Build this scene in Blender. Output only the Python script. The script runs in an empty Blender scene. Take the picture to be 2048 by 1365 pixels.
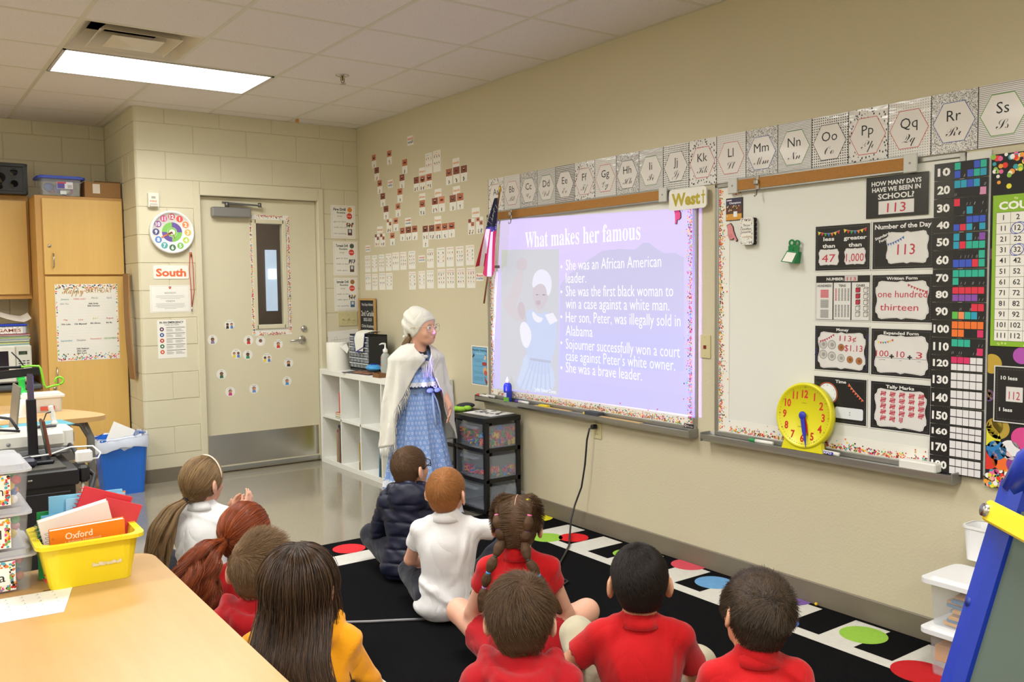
import bpy, bmesh, math, random
import numpy as np
from mathutils import Matrix, Vector
random.seed(7)
sc = bpy.context.scene
COL = sc.collection
PI = math.pi
# ------------------------------------------------------------------ camera
CAM = Vector((-3.29982, -6.79872, 1.41203)); CROT = (1.510593, 0.0114604, -0.6220118); FPX = 1766.512
cd = bpy.data.cameras.new('camera'); cd.sensor_width = 36; cd.lens = FPX*36/2048; cd.clip_start = .05
cam = bpy.data.objects.new('camera', cd); cam.location = CAM; cam.rotation_euler = CROT
COL.objects.link(cam); sc.camera = cam
# ------------------------------------------------------------------ world, exposure
w = bpy.data.worlds.new('world'); sc.world = w; w.use_nodes = True
w.node_tree.nodes['Background'].inputs[0].default_value = (.75, .85, 1, 1)
w.node_tree.nodes['Background'].inputs[1].default_value = .6
sc.view_settings.view_transform = 'Standard'; sc.view_settings.look = 'None'
sc.view_settings.gamma = 1; sc.view_settings.use_curve_mapping = False
sc.view_settings.exposure = 0.0
sc.cycles.max_bounces = 7; sc.cycles.diffuse_bounces = 4; sc.cycles.transparent_max_bounces = 12
LAMP = 29.0          # watts of each fluorescent troffer
PROJ = 700.0          # projector beam
H = 2.7511           # ceiling height
# ------------------------------------------------------------------ measuring: a picture pixel to a point on a real plane
from mathutils import Euler
_R = Euler(CROT).to_matrix()
def on(u, v, ax, val):
    d = _R @ Vector(((u-1024)/FPX, (682.5-v)/FPX, -1))
    return CAM + d*((val-CAM[ax])/d[ax])
def bw(u, v, off=0.0):
    p = on(u, v, 0, -off); return p.y, p.z
def dw(u, v, y=0.0):
    p = on(u, v, 1, y); return p.x, p.z
def fl(u, v, z=0.0):
    p = on(u, v, 2, z); return p.x, p.y
# ------------------------------------------------------------------ materials
def lin(c):
    if isinstance(c, str): c = tuple(int(c[i:i+2], 16) for i in (0, 2, 4))
    return tuple(((x/255)/12.92 if x/255 <= .04045 else ((x/255+.055)/1.055)**2.4) for x in c)
MATS = {}
class NT:
    def __init__(s, m): s.t = m.node_tree; s.n = s.t.nodes
    def new(s, t, **kw):
        n = s.n.new(t)
        for k, v in kw.items():
            if k.startswith('i_'):
                k = k[2:]; n.inputs[int(k) if k.isdigit() else k].default_value = v
            else: setattr(n, k, v)
        return n
    def link(s, a, b): s.t.links.new(a, b)
    def math(s, op, a, b=None, c=None):
        n = s.new('ShaderNodeMath', operation=op)
        for i, x in enumerate((a, b, c)):
            if x is None: continue
            if isinstance(x, (int, float)): n.inputs[i].default_value = x
            else: s.link(x, n.inputs[i])
        return n.outputs[0]
    def mix(s, f, a, b):
        n = s.new('ShaderNodeMix', data_type='RGBA')
        for i, x in ((0, f), (6, a), (7, b)):
            if isinstance(x, (int, float)): n.inputs[i].default_value = x
            elif isinstance(x, tuple): n.inputs[i].default_value = (*x[:3], 1)
            else: s.link(x, n.inputs[i])
        return n.outputs[2]
    def coords(s, kind='Object', scale=(1, 1, 1)):
        c = s.new('ShaderNodeTexCoord'); m = s.new('ShaderNodeMapping'); m.inputs['Scale'].default_value = scale
        s.link(c.outputs[kind], m.inputs[0]); return m.outputs[0]
    def noise(s, vec, scale, detail=3, rough=.5):
        n = s.new('ShaderNodeTexNoise', i_Scale=scale, i_Detail=detail, i_Roughness=rough); s.link(vec, n.inputs['Vector']); return n.outputs[0]
def mat(name, rgb=(200, 200, 200), rough=.55, metal=0, spec=.5, var=.04, vs=9, bump=0, bs=60, alpha=None, trans=0, emit=0, coat=0, sheen=0, stretch=(1, 1, 1), sss=0):
    if name in MATS: return MATS[name]
    m = bpy.data.materials.new(name); m.use_nodes = True; t = NT(m); b = t.n['Principled BSDF']
    c = lin(rgb); I = b.inputs
    I['Base Color'].default_value = (*c, 1); I['Roughness'].default_value = rough; I['Metallic'].default_value = metal
    I['Specular IOR Level'].default_value = spec
    if coat: I['Coat Weight'].default_value = coat; I['Coat Roughness'].default_value = .08
    if sheen: I['Sheen Weight'].default_value = sheen; I['Sheen Roughness'].default_value = .5
    if sss: I['Subsurface Weight'].default_value = sss; I['Subsurface Radius'].default_value = (.012, .005, .003); I['Subsurface Scale'].default_value = .4
    if var or bump: vec = t.coords(scale=stretch)
    if var:
        n = t.noise(vec, vs)
        t.link(t.mix(n, tuple(x*(1-var*2) for x in c), tuple(min(1, x*(1+var*1.6)) for x in c)), I['Base Color'])
    if bump:
        n = t.noise(vec, bs, 2)
        bn = t.new('ShaderNodeBump', i_Strength=bump, i_Distance=.004); t.link(n, bn.inputs['Height']); t.link(bn.outputs[0], I['Normal'])
    if emit: I['Emission Color'].default_value = (*c, 1); I['Emission Strength'].default_value = emit
    if trans: I['Transmission Weight'].default_value = trans
    if alpha is not None: I['Alpha'].default_value = alpha
    MATS[name] = m; return m
def flat(rgb, rough=.5):   # printed ink
    if not isinstance(rgb, str): rgb = '%02x%02x%02x' % tuple(rgb)
    return mat('ink_'+rgb, rgb, rough, var=0)
# ------------------------------------------------------------------ objects
def tag(o, label=None, cat=None, group=None, kind=None):
    for k, v in (('label', label), ('category', cat), ('group', group), ('kind', kind)):
        if v: o[k] = v
    return o
def thing(name, label, cat, loc=(0, 0, 0), rz=0, group=None, M=None, kind=None):
    o = bpy.data.objects.new(name, None); COL.objects.link(o); o.empty_display_size = .05
    if M is not None: o.matrix_world = M
    else: o.location = loc; o.rotation_euler = (0, 0, rz)
    return tag(o, label, cat, group, kind)
_GL = {}
def S(s, base='bold'):     # serif or script letters from the mathematical alphabets of Blender's own fonts
    U, L = {'serif': (0x1D400, 0x1D41A), 'script': (0x1D4D0, 0x1D4EA), 'mono': (0x1D670, 0x1D68A)}[base]
    return ''.join(chr(U+ord(c)-65) if 'A' <= c <= 'Z' else chr(L+ord(c)-97) if 'a' <= c <= 'z' else c for c in s)
def text2d(s, off=0.0, shear=0.0, res=3, space=1.0, line=1.0):
    k = (s, off, shear, res, space, line)
    if k not in _GL:
        c = bpy.data.curves.new('t', 'FONT'); c.body = s; c.size = 1; c.offset = off; c.shear = shear; c.resolution_u = res
        c.space_character = space; c.space_line = line; c.align_x = 'CENTER'
        o = bpy.data.objects.new('t', c); m = bpy.data.meshes.new_from_object(o)
        V = [(v.co.x, v.co.y) for v in m.vertices]; F = [tuple(p.vertices) for p in m.polygons]
        bpy.data.objects.remove(o); bpy.data.curves.remove(c); bpy.data.meshes.remove(m)
        _GL[k] = (V, F)
    return _GL[k]
class MB:
    def __init__(s, m=None): s.V = []; s.F = []; s.I = []; s.ms = []; s.M = Matrix.Identity(4); s.m = m; s.SM = []
    def add(s, V, F, m=None, smooth=False):
        m = m or s.m
        if m not in s.ms: s.ms.append(m)
        i = s.ms.index(m); b = len(s.V); M = s.M
        s.V += [tuple(M @ Vector(v)) for v in V]
        s.F += [tuple(b+j for j in f) for f in F]; s.I += [i]*len(F); s.SM += [smooth]*len(F)
        return s
    def box(s, x0, x1, y0, y1, z0, z1, m=None, bev=0):
        c = ((x0+x1)/2, (y0+y1)/2, (z0+z1)/2); h = (abs(x1-x0)/2, abs(y1-y0)/2, abs(z1-z0)/2)
        if not bev:
            V = [(c[0]+a*h[0], c[1]+b*h[1], c[2]+d*h[2]) for a in (-1, 1) for b in (-1, 1) for d in (-1, 1)]
            return s.add(V, [(0, 1, 3, 2), (4, 6, 7, 5), (0, 4, 5, 1), (2, 3, 7, 6), (0, 2, 6, 4), (1, 5, 7, 3)], m)
        bev = min(bev, min(h)*.95); V = []; ix = {}
        for a in (-1, 1):
            for b in (-1, 1):
                for d in (-1, 1):
                    for k in range(3):
                        e = [h[0]-bev, h[1]-bev, h[2]-bev]; e[k] = h[k]
                        ix[a, b, d, k] = len(V); V.append((c[0]+a*e[0], c[1]+b*e[1], c[2]+d*e[2]))
        F = []
        for k in range(3):
            for sg in (-1, 1):
                q = []
                for p, r in ((-1, -1), (1, -1), (1, 1), (-1, 1)):
                    t = [0, 0, 0]; t[k] = sg; t[(k+1) % 3] = p; t[(k+2) % 3] = r; q.append(ix[(*t, k)])
                F.append(tuple(q if sg > 0 else q[::-1]))
        for k in range(3):
            i, j = (k+1) % 3, (k+2) % 3
            for p in (-1, 1):
                for r in (-1, 1):
                    def cc(e, w):
                        t = [0, 0, 0]; t[k] = e; t[i] = p; t[j] = r; return ix[(*t, w)]
                    q = (cc(-1, i), cc(1, i), cc(1, j), cc(-1, j)); F.append(q if p*r > 0 else q[::-1])
        for a in (-1, 1):
            for b in (-1, 1):
                for d in (-1, 1):
                    q = tuple(ix[a, b, d, k] for k in range(3)); F.append(q if a*b*d > 0 else q[::-1])
        return s.add(V, F, m)
    def bar(s, p, q, w, h=None, m=None, up=(0, 0, 1), bev=0):
        p, q = Vector(p), Vector(q); h = h or w; d = q-p; L = d.length; d.normalize()
        u = Vector(up); x = d.cross(u)
        if x.length < 1e-4: x = d.cross(Vector((1, 0, 0)))
        x.normalize(); y = x.cross(d); o = s.M
        s.M = o @ Matrix(((x.x, d.x, y.x, p.x), (x.y, d.y, y.y, p.y), (x.z, d.z, y.z, p.z), (0, 0, 0, 1)))
        s.box(-w/2, w/2, 0, L, -h/2, h/2, m, bev); s.M = o; return s
    def tube(s, P, r, m=None, n=8, cap=True, smooth=True, flatn=1.0):
        P = [Vector(p) for p in P]; R = r if isinstance(r, (list, tuple)) else [r]*len(P); V = []; F = []
        pu = None
        for i, p in enumerate(P):
            d = (P[min(i+1, len(P)-1)]-P[max(i-1, 0)]).normalized()
            if pu is None:
                u = d.cross(Vector((0, 0, 1)))
                if u.length < .05: u = d.cross(Vector((1, 0, 0)))
            else: u = pu-d*pu.dot(d)
            u.normalize(); pu = u; v = d.cross(u)
            for k in range(n):
                a = 2*PI*k/n; V.append(p+(u*math.cos(a)+v*math.sin(a)*flatn)*R[i])
        for i in range(len(P)-1):
            for k in range(n):
                F.append((i*n+k, i*n+(k+1) % n, (i+1)*n+(k+1) % n, (i+1)*n+k))
        if cap: F.append(tuple(range(n))[::-1]); F.append(tuple((len(P)-1)*n+k for k in range(n)))
        return s.add(V, F, m, smooth)
    def lathe(s, prof, m=None, n=24, smooth=True, sx=1, sy=1, cap=True):
        V = []; F = []; K = len(prof)
        for r, z in prof:
            for k in range(n): a = 2*PI*k/n; V.append((r*math.cos(a)*sx, r*math.sin(a)*sy, z))
        for i in range(K-1):
            for k in range(n): F.append((i*n+k, i*n+(k+1) % n, (i+1)*n+(k+1) % n, (i+1)*n+k))
        if cap:
            if prof[0][0] > 1e-5: F.append(tuple(range(n))[::-1])
            if prof[-1][0] > 1e-5: F.append(tuple((K-1)*n+k for k in range(n)))
        return s.add(V, F, m, smooth)
    def prism(s, poly, z0, z1, m=None, smooth=False):
        n = len(poly); V = [(x, y, z0) for x, y in poly]+[(x, y, z1) for x, y in poly]
        F = [tuple(range(n))[::-1], tuple(range(n, 2*n))]+[(i, (i+1) % n, n+(i+1) % n, n+i) for i in range(n)]
        return s.add(V, F, m, smooth)
    def ell(s, c, r, m=None, nu=12, nv=8, smooth=True):
        V = [(c[0], c[1], c[2]-r[2])]; F = []
        for j in range(1, nv):
            t = -PI/2+PI*j/nv
            for k in range(nu): a = 2*PI*k/nu; V.append((c[0]+r[0]*math.cos(t)*math.cos(a), c[1]+r[1]*math.cos(t)*math.sin(a), c[2]+r[2]*math.sin(t)))
        V.append((c[0], c[1], c[2]+r[2])); L = len(V)-1
        for k in range(nu):
            F.append((0, 1+(k+1) % nu, 1+k)); F.append((L, L-nu+k, L-nu+(k+1) % nu))
            for j in range(nv-2): a = 1+j*nu; F.append((a+k, a+(k+1) % nu, a+nu+(k+1) % nu, a+nu+k))
        return s.add(V, F, m, smooth)
    # ---- flat print in the local XY plane
    def rect(s, x0, y0, x1, y1, m, z=0): return s.add([(x0, y0, z), (x1, y0, z), (x1, y1, z), (x0, y1, z)], [(0, 1, 2, 3)], m)
    def frame(s, x0, y0, x1, y1, t, m, z=0):
        s.rect(x0, y0, x1, y0+t, m, z); s.rect(x0, y1-t, x1, y1, m, z); s.rect(x0, y0+t, x0+t, y1-t, m, z); return s.rect(x1-t, y0+t, x1, y1-t, m, z)
    def shape(s, pts, m, z=0): return s.add([(x, y, z) for x, y in pts], [tuple(range(len(pts)))], m)
    def disc(s, x, y, r, m, z=0, n=16, ry=None): return s.shape([(x+r*math.cos(2*PI*k/n), y+(ry or r)*math.sin(2*PI*k/n)) for k in range(n)], m, z)
    def ring(s, x, y, r0, r1, m, z=0, n=24, a0=0, a1=2*PI):
        V = []; F = []
        for k in range(n+1):
            a = a0+(a1-a0)*k/n
            for r in (r0, r1): V.append((x+r*math.cos(a), y+r*math.sin(a), z))
        for k in range(n): F.append((2*k, 2*k+1, 2*k+3, 2*k+2))
        return s.add(V, F, m)
    def line(s, pts, t, m, z=0):
        for (a, b), (c, d) in zip(pts, pts[1:]):
            L = math.hypot(c-a, d-b) or 1e-6; nx, ny = -(d-b)/L*t/2, (c-a)/L*t/2; ex, ey = (c-a)/L*t*.3, (d-b)/L*t*.3
            s.shape([(a+nx-ex, b+ny-ey), (a-nx-ex, b-ny-ey), (c-nx+ex, d-ny+ey), (c+nx+ex, d+ny+ey)][::-1] if False else [(a-nx-ex, b-ny-ey), (c-nx+ex, d-ny+ey), (c+nx+ex, d+ny+ey), (a+nx-ex, b+ny-ey)], m, z)
        return s
    def text(s, t, x, y, size, m, z=0, off=0.0, shear=0.0, w=None, align='c', rot=0, res=2, space=1.0, line=1.0, sx=1.0):
        V, F = text2d(t, off, shear, res, space, line)
        if not V: return s
        x0 = min(v[0] for v in V); x1 = max(v[0] for v in V); cx = {'c': (x0+x1)/2, 'l': x0, 'r': x1}[align]
        kx = size*sx
        if w: kx = w/(x1-x0)
        ca, sa = math.cos(rot), math.sin(rot); P = []
        for a, b in V:
            a = (a-cx)*kx; b *= size; P.append((x+a*ca-b*sa, y+a*sa+b*ca, z))
        return s.add(P, F, m)
    def mesh(s, name):
        me = bpy.data.meshes.new(name); me.from_pydata(s.V, [], s.F)
        for m in s.ms: me.materials.append(m)
        me.polygons.foreach_set('material_index', s.I); me.polygons.foreach_set('use_smooth', s.SM); me.update(); return me
    def build(s, name, parent=None, M=None, loc=None, rz=0, **kw):
        o = bpy.data.objects.new(name, s.mesh(name)); COL.objects.link(o)
        if parent: o.parent = parent
        if M is not None: o.matrix_local = M
        elif loc is not None: o.location = loc; o.rotation_euler = (0, 0, rz)
        return tag(o, **kw) if kw else o
def inst(me, name, parent=None, loc=(0, 0, 0), rz=0, M=None):
    o = bpy.data.objects.new(name, me); COL.objects.link(o); o.parent = parent
    if M is not None: o.matrix_local = M
    else: o.location = loc; o.rotation_euler = (0, 0, rz)
    return o
def dup(root, M=None, loc=None, rz=None, label=None, group=None):
    r = root.copy(); COL.objects.link(r)
    if M is not None: r.matrix_world = M
    if loc is not None: r.location = loc
    if rz is not None: r.rotation_euler = (0, 0, rz)
    if label: r['label'] = label
    if group: r['group'] = group
    for ch in list(root.children):
        c = ch.copy(); COL.objects.link(c); c.parent = r
        for g in list(ch.children): d = g.copy(); COL.objects.link(d); d.parent = c
    return r
def FB(y, z, off=0.0, tilt=0):      # frame on the whiteboard wall: u runs right (-Y), v up, w out of the wall
    return Matrix(((0, 0, -1, -off), (-1, 0, 0, y), (0, 1, 0, z), (0, 0, 0, 1))) @ Matrix.Rotation(tilt, 4, 'Z')
def FD(x, z, y=0.0, tilt=0):        # frame on a wall that faces -Y
    return Matrix(((1, 0, 0, x), (0, 0, -1, y), (0, 1, 0, z), (0, 0, 0, 1))) @ Matrix.Rotation(tilt, 4, 'Z')
def rectB(u0, v0, u1, v1, off=0.0):   # two picture corners to a frame (lower left) with width and height
    (ya, za), (yb, zb) = bw(u0, v0, off), bw(u1, v1, off); return FB(ya, zb, off), ya-yb, za-zb
def rectD(u0, v0, u1, v1, y=0.0):
    (xa, za), (xb, zb) = dw(u0, v0, y), dw(u1, v1, y); return FD(xa, zb, y), xb-xa, za-zb
def rrect(x0, y0, x1, y1, r, n=4):
    P = []
    for cx, cy, a in ((x1-r, y0+r, -PI/2), (x1-r, y1-r, 0), (x0+r, y1-r, PI/2), (x0+r, y0+r, PI)):
        for k in range(n+1): t = a+PI/2*k/n; P.append((cx+r*math.cos(t), cy+r*math.sin(t)))
    return P
def sheet(name, label, cat, M, w, h, m, draw=None, group=None, th=.0012, r=0, part='print'):   # paper, card or board fixed flat, print as a child
    b = MB(m)
    if r: b.prism(rrect(0, 0, w, h, r), 0, th)
    else: b.box(0, w, 0, h, 0, th)
    o = b.build(name, M=M, label=label, cat=cat, group=group)
    if draw:
        p = MB(); p.M = Matrix.Translation((0, 0, th+.0004)); draw(p, w, h)
        if p.V: p.build(part, o)
    return o
CONF = ['e8372c', 'f07c3a', 'f5c531', '1d1d1f', '6fb04a', '4aa7c0', 'd9488f', 'b3271f', 'c9a24a']
def confetti(p, x0, y0, x1, y1, n, r=(.0022, .0045), dens=None, z=0, cols=CONF, nn=7):
    k = 0
    while k < n:
        x, y = random.uniform(x0, x1), random.uniform(y0, y1)
        if dens and random.random() > dens(x, y): continue
        p.disc(x, y, random.uniform(*r), flat(random.choice(cols)), z+.00002*(k % 9), n=nn); k += 1
# ================================================================== the room
def wood(name, c1, c2, rough=.4, scale=3, stretch=(14, 14, .8), bump=.05):
    if name in MATS: return MATS[name]
    m = mat(name, c1, rough, var=0); t = NT(m); b = t.n['Principled BSDF']
    vec = t.coords(scale=stretch); n = t.noise(vec, scale, 5, .6); n2 = t.noise(t.coords(), 2.3, 2)
    c = t.mix(n, lin(c1), lin(c2)); c = t.mix(t.math('MULTIPLY', n2, .5), c, lin(c2)); t.link(c, b.inputs['Base Color'])
    return m
WALL = mat('painted_wall', (204, 195, 167), .6, var=.015, vs=1.2, bump=.22, bs=95, spec=.35)
BLOCK = mat('painted_block', (212, 205, 178), .5, var=.02, vs=3, bump=.12, bs=160, spec=.4)
MORTAR = mat('painted_joint', (202, 195, 168), .6, var=.02)
BASEM = mat('vinyl_base', (118, 109, 93), .45, var=.03)
TILE = mat('ceiling_tile', (226, 219, 215), .9, var=.02, vs=2, bump=.5, bs=150, spec=.1)
def _tile():
    t = NT(TILE); b = t.n['Principled BSDF']; vec = t.coords()
    v = t.new('ShaderNodeTexVoronoi', i_Scale=95.0); t.link(vec, v.inputs['Vector'])
    s = t.noise(vec, 60, 2); k = t.math('LESS_THAN', t.math('ADD', v.outputs['Distance'], t.math('MULTIPLY', s, .35)), .34)
    t.link(t.mix(t.math('MULTIPLY', k, .4), lin((226, 219, 215)), lin((130, 122, 118))), b.inputs['Base Color'])
_tile()
TEE = mat('ceiling_tee', (208, 203, 186), .45, var=.02)
FLOOR = mat('polished_concrete', (158, 150, 134), .17, var=0, spec=.55, coat=.5)
def _floor():
    t = NT(FLOOR); b = t.n['Principled BSDF']; vec = t.coords()
    n = t.noise(vec, 160, 3, .7); n2 = t.noise(vec, 1.3, 3); n3 = t.noise(vec, 420, 1)
    c = t.mix(n, lin((84, 78, 64)), lin((182, 175, 156))); c = t.mix(t.math('MULTIPLY', n2, .45), c, lin((138, 128, 108)))
    c = t.mix(t.math('MULTIPLY', t.math('GREATER_THAN', n3, .64), .35), c, lin((225, 220, 210)))
    t.link(c, b.inputs['Base Color'])
    r = t.math('MULTIPLY_ADD', n2, .14, .06); t.link(r, b.inputs['Roughness'])
_floor()
PAINTM = mat('door_paint', (212, 205, 178), .38, var=.01, spec=.45)
STEEL = mat('brushed_steel', (205, 202, 194), .26, metal=1, var=.05, vs=4, stretch=(60, 60, 1))
CHROME = mat('satin_chrome', (190, 188, 184), .25, metal=1, var=.02)
ALU = mat('aluminium', (178, 178, 174), .35, metal=.9, var=.03)
XR, XL, YB, YF, PX = 0.0, -7.2, 0.0, -9.2, -1.7551
RY = 1.0             # back of the cabinet recess
def structure(mb, name, **kw): return mb.build(name, kind='structure', **kw)
structure(MB(FLOOR).box(XL-.2, 1.9, YF-.2, 3.4, -.12, 0), 'floor')
structure(MB(WALL).box(0, .2, YF, .15, 0, 3.0), 'wall_right')
structure(MB(WALL).box(XL-.2, XL, YF, RY+.2, 0, 3.0), 'wall_left')
structure(MB(WALL).box(XL-.2, .2, YF-.2, YF, 0, 3.0), 'wall_front')
# --- block walls: each block a piece with its own edges over a recessed joint
BH, BL, G = .2032, .4064, .0045
DX0, DX1, DZ1 = -1.3515, -.3155, 2.2352      # door frame outer edges
back = MB(MORTAR)
for x0, x1, z0, z1 in ((PX+.012, DX0, 0, 3), (DX1, 0, 0, 3), (DX0, DX1, DZ1, 3)): back.box(x0, x1, .004, .15, z0, z1)
back.box(PX+.004, PX+.15, .012, RY, 0, 3)
wall_back = structure(back, 'wall_back')
_blk = {}
def block(parent, x0, x1, z0, z1, M, t=.03):
    k = (round(x1-x0, 3), round(z1-z0, 3))
    if k not in _blk: _blk[k] = MB(BLOCK).box(0, k[0], 0, k[1], -t, 0, bev=.0035).mesh('brick')
    inst(_blk[k], 'brick', parent, M=M @ Matrix.Translation((x0, z0, 0)))
def course(parent, x0, x1, row, M, first, holes=()):
    z0, z1 = row*BH+G/2, min((row+1)*BH-G/2, 2.80)
    xs = [x0]; j = first
    while j < x0+.02: j += BL
    while j < x1-.02: xs.append(j); j += BL
    xs.append(x1)
    for a, b in zip(xs, xs[1:]):
        a2, b2 = a+(G/2 if a > x0 else 0), b-(G/2 if b < x1 else 0)
        segs = [(a2, b2)]
        for hx0, hx1, hz in holes:
            if z0 < hz-.02:
                segs = [q for (p, r) in segs for q in ((p, min(r, hx0)), (max(p, hx1), r)) if q[1]-q[0] > .015]
        for p, r in segs: block(parent, p, r, z0, z1, M)
RB = .028
_crn = {}
for row in range(14):
    j0 = -.1221 if row % 2 == 0 else -.3253
    f = j0-BL*8; xs = f
    while xs < PX+.1: xs += BL
    # corner block with a bullnose edge
    z0, z1 = row*BH+G/2, min((row+1)*BH-G/2, 2.80); k = row % 2, row == 13
    if k not in _crn:
        a = [(RB-RB*math.sin(PI/2*i/5), RB-RB*math.cos(PI/2*i/5)) for i in range(6)]
        L = xs-PX-G/2; D = (.1955 if row % 2 else .3987)
        _crn[k] = MB(BLOCK).prism([(L, .03), (.03, .03), (.03, D), (0, D)]+[(x, y) for x, y in a[::-1]]+[(L, 0)], 0, z1-z0).mesh('brick')
    inst(_crn[k], 'brick', wall_back, (PX, 0, z0))
    course(wall_back, xs+G/2, 0, row, FD(0, 0, 0), f, ((DX0, DX1, DZ1),))
    D = (.1955 if row % 2 else .3987)
    MS = Matrix(((0, 0, -1, PX), (-1, 0, 0, 0), (0, 1, 0, 0), (0, 0, 0, 1)))
    course(wall_back, -RY, -D-G, row, MS, -RY-.2, ())
rec = structure(MB(MORTAR).box(XL, PX+.1, RY+.004, RY+.2, 0, 3), 'wall_recess')
for row in list(range(4, 7))+list(range(10, 14)):
    course(rec, -3.5, PX, row, FD(0, 0, RY), -4.1+(.2032 if row % 2 else 0))
# --- baseboards
structure(MB(BASEM).box(-.012, 0, YF, -.02, 0, .1016, bev=.003), 'baseboard_right')
bb = MB(BASEM); arc = [(RB-(RB+.011)*math.sin(PI/2*i/6), RB-(RB+.011)*math.cos(PI/2*i/6)) for i in range(7)]
bb.M = Matrix.Translation((PX, 0, 0))
bb.prism([(DX0-PX, 0), (RB, 0)]+[(0, RB), (0, RY), (-.011, RY)]+arc[::-1]+[(DX0-PX, -.011)], 0, .1016)
bb.M = Matrix.Identity(4); bb.box(DX1, -.012, -.011, 0, 0, .1016)
structure(bb, 'baseboard_back')
# --- ceiling: tiles, tees, troffers, diffuser
ceil = structure(MB(mat('plenum', (120, 115, 108), .9)).box(XL-.2, .2, YF-.2, 3.4, H+.25, H+.35), 'ceiling')
GX, GY, P = -.6023, -.7874, .6096
tm = MB(TILE).box(0, P-.012, 0, P-.012, 0, .016, bev=.004).mesh('ceiling_tile')
skip = set()
TROF = [(-3, 0)]+[(i, j) for i in (-3, -7, -11) for j in (-12, -8, -4, 0) if (i, j) != (-3, 0)]   # tile index of each troffer's left tile
for i, j in TROF: skip |= {(i, j), (i+1, j)}
skip.add((-3, -1))
def tx(i): return GX+P*i
def ty(j): return GY+P*(j-1)
for i in range(-12, 1):
    for j in range(-14, 4):
        x0, y0 = tx(i), ty(j)
        if (i, j) in skip or (j >= 3 and x0 > PX-.02) or y0 > RY: continue
        a, b = x0+.006, y0+.006; c, d = x0+P-.006, y0+P-.006
        c = min(c, -.001); d = min(d, RY if x0 < PX-.02 else 0); b = max(b, YF); a = max(a, XL)
        if c-a < .02 or d-b < .02: continue
        if c-a > P-.02 and d-b > P-.02: inst(tm, 'ceiling_tile', ceil, (a, b, H-.002))
        else: MB(TILE).box(a, c, b, d, H-.002, H+.014, bev=.003).build('ceiling_tile', ceil)
for i in range(-11, 2):
    if tx(i) > -.01: continue
    y1 = RY if tx(i) < PX else 0
    cuts = sorted((ty(j), ty(j)+P) for a, j in TROF if a+1 == i); y0 = YF
    for c0, c1 in cuts+[(y1, y1)]:
        if c0-y0 > .05: MB(TEE).box(tx(i)-.012, tx(i)+.012, y0, c0, H-.004, H+.03, bev=.001).build('tee_bar', ceil)
        y0 = c1
for j in range(-13, 4):
    if ty(j) > RY: continue
    MB(TEE).box(XL, 0 if ty(j) < 0 else PX, ty(j)-.012, ty(j)+.012, H-.0035, H+.03, bev=.001).build('tee_bar', ceil)
ang = MB(TEE).box(-.022, 0, YF, 0, H-.004, H-.001).box(PX, 0, -.022, 0, H-.004, H-.001).box(PX-.022, PX, 0, RY, H-.004, H-.001).box(XL, PX, RY-.022, RY, H-.004, H-.001)
ang.build('wall_angle', ceil)
DIFF = mat('lamp_diffuser', (252, 253, 246), .5, var=0, emit=6)
LF = mat('lamp_frame', (196, 190, 186), .4, var=.02)
lab0 = 'lit white fluorescent troffer in the ceiling beside the air diffuser'
for k, (i, j) in enumerate(TROF):
    x0, y0 = tx(i), ty(j); x1, y1 = x0+2*P, y0+P
    t = thing('ceiling_light', lab0 if k == 0 else 'fluorescent troffer overhead in the ceiling grid outside the picture', 'ceiling light', (x0, y0, H), group='ceiling troffers')
    f = MB(LF); W, D = 2*P, P; e = .014
    f.box(e, W-e, e, e+.016, -.008, .06).box(e, W-e, D-e-.016, D-e, -.008, .06).box(e, e+.016, e, D-e, -.008, .06).box(W-e-.016, W-e, e, D-e, -.008, .06)
    f.box(e, W-e, e, D-e, .06, .075); f.build('lamp_frame', t)
    MB(DIFF).box(e+.016, W-e-.016, e+.016, D-e-.016, .004, .007).build('diffuser', t)
    al = bpy.data.lights.new('troffer_light', 'AREA'); al.shape = 'RECTANGLE'; al.size = W-.08; al.size_y = D-.08; al.energy = LAMP; al.color = (1, 1, .982); al.spread = math.radians(152)
    ao = bpy.data.objects.new('troffer_light', al); COL.objects.link(ao); ao.parent = t; ao.location = (W/2, D/2, .002)
# square cone diffuser
VW = mat('vent_white', (214, 205, 186), .4, var=.02); VD = mat('duct_dark', (46, 42, 40), .6)
x0, y0 = tx(-3), ty(-1); t = thing('air_diffuser', 'square louvred air diffuser set in the ceiling beside the light', 'air vent', (x0+P/2, y0+P/2, H))
def sqcone(name, r0, z0, r1, z1, m, th=.002):
    b = MB(m); V = []
    for r, z in ((r0, z0), (r1, z1), (r1-th*2, z1), (r0-th*2, z0)):
        V += [(-r, -r, z), (r, -r, z), (r, r, z), (-r, r, z)]
    F = [(4*a+k, 4*a+(k+1) % 4, 4*((a+1) % 4)+(k+1) % 4, 4*((a+1) % 4)+k) for a in range(4) for k in range(4)]
    return b.add(V, F).build(name, t)
sqcone('outer_louvre', .292, -.003, .20, .09, VW); sqcone('middle_louvre', .205, -.008, .135, .06, VW)
b = MB(VW); r = .13; b.add([(-r, -r, -.012), (r, -r, -.012), (r, r, -.012), (-r, r, -.012), (0, 0, -.03)], [(0, 4, 1), (1, 4, 2), (2, 4, 3), (3, 4, 0), (0, 1, 2, 3)]); b.build('centre_plate', t)
b = MB(VD); b.box(-.3, .3, -.3, .3, .14, .15).build('duct', t)
sp = thing('sprinkler', 'small metal fire sprinkler hanging below a ceiling tile', 'sprinkler', (-.883, -1.638, H))
MB(CHROME).lathe([(.0, -.001), (.04, -.001), (.042, -.004), (.03, -.009), (.0, -.011)], n=20).build('escutcheon', sp)
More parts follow.
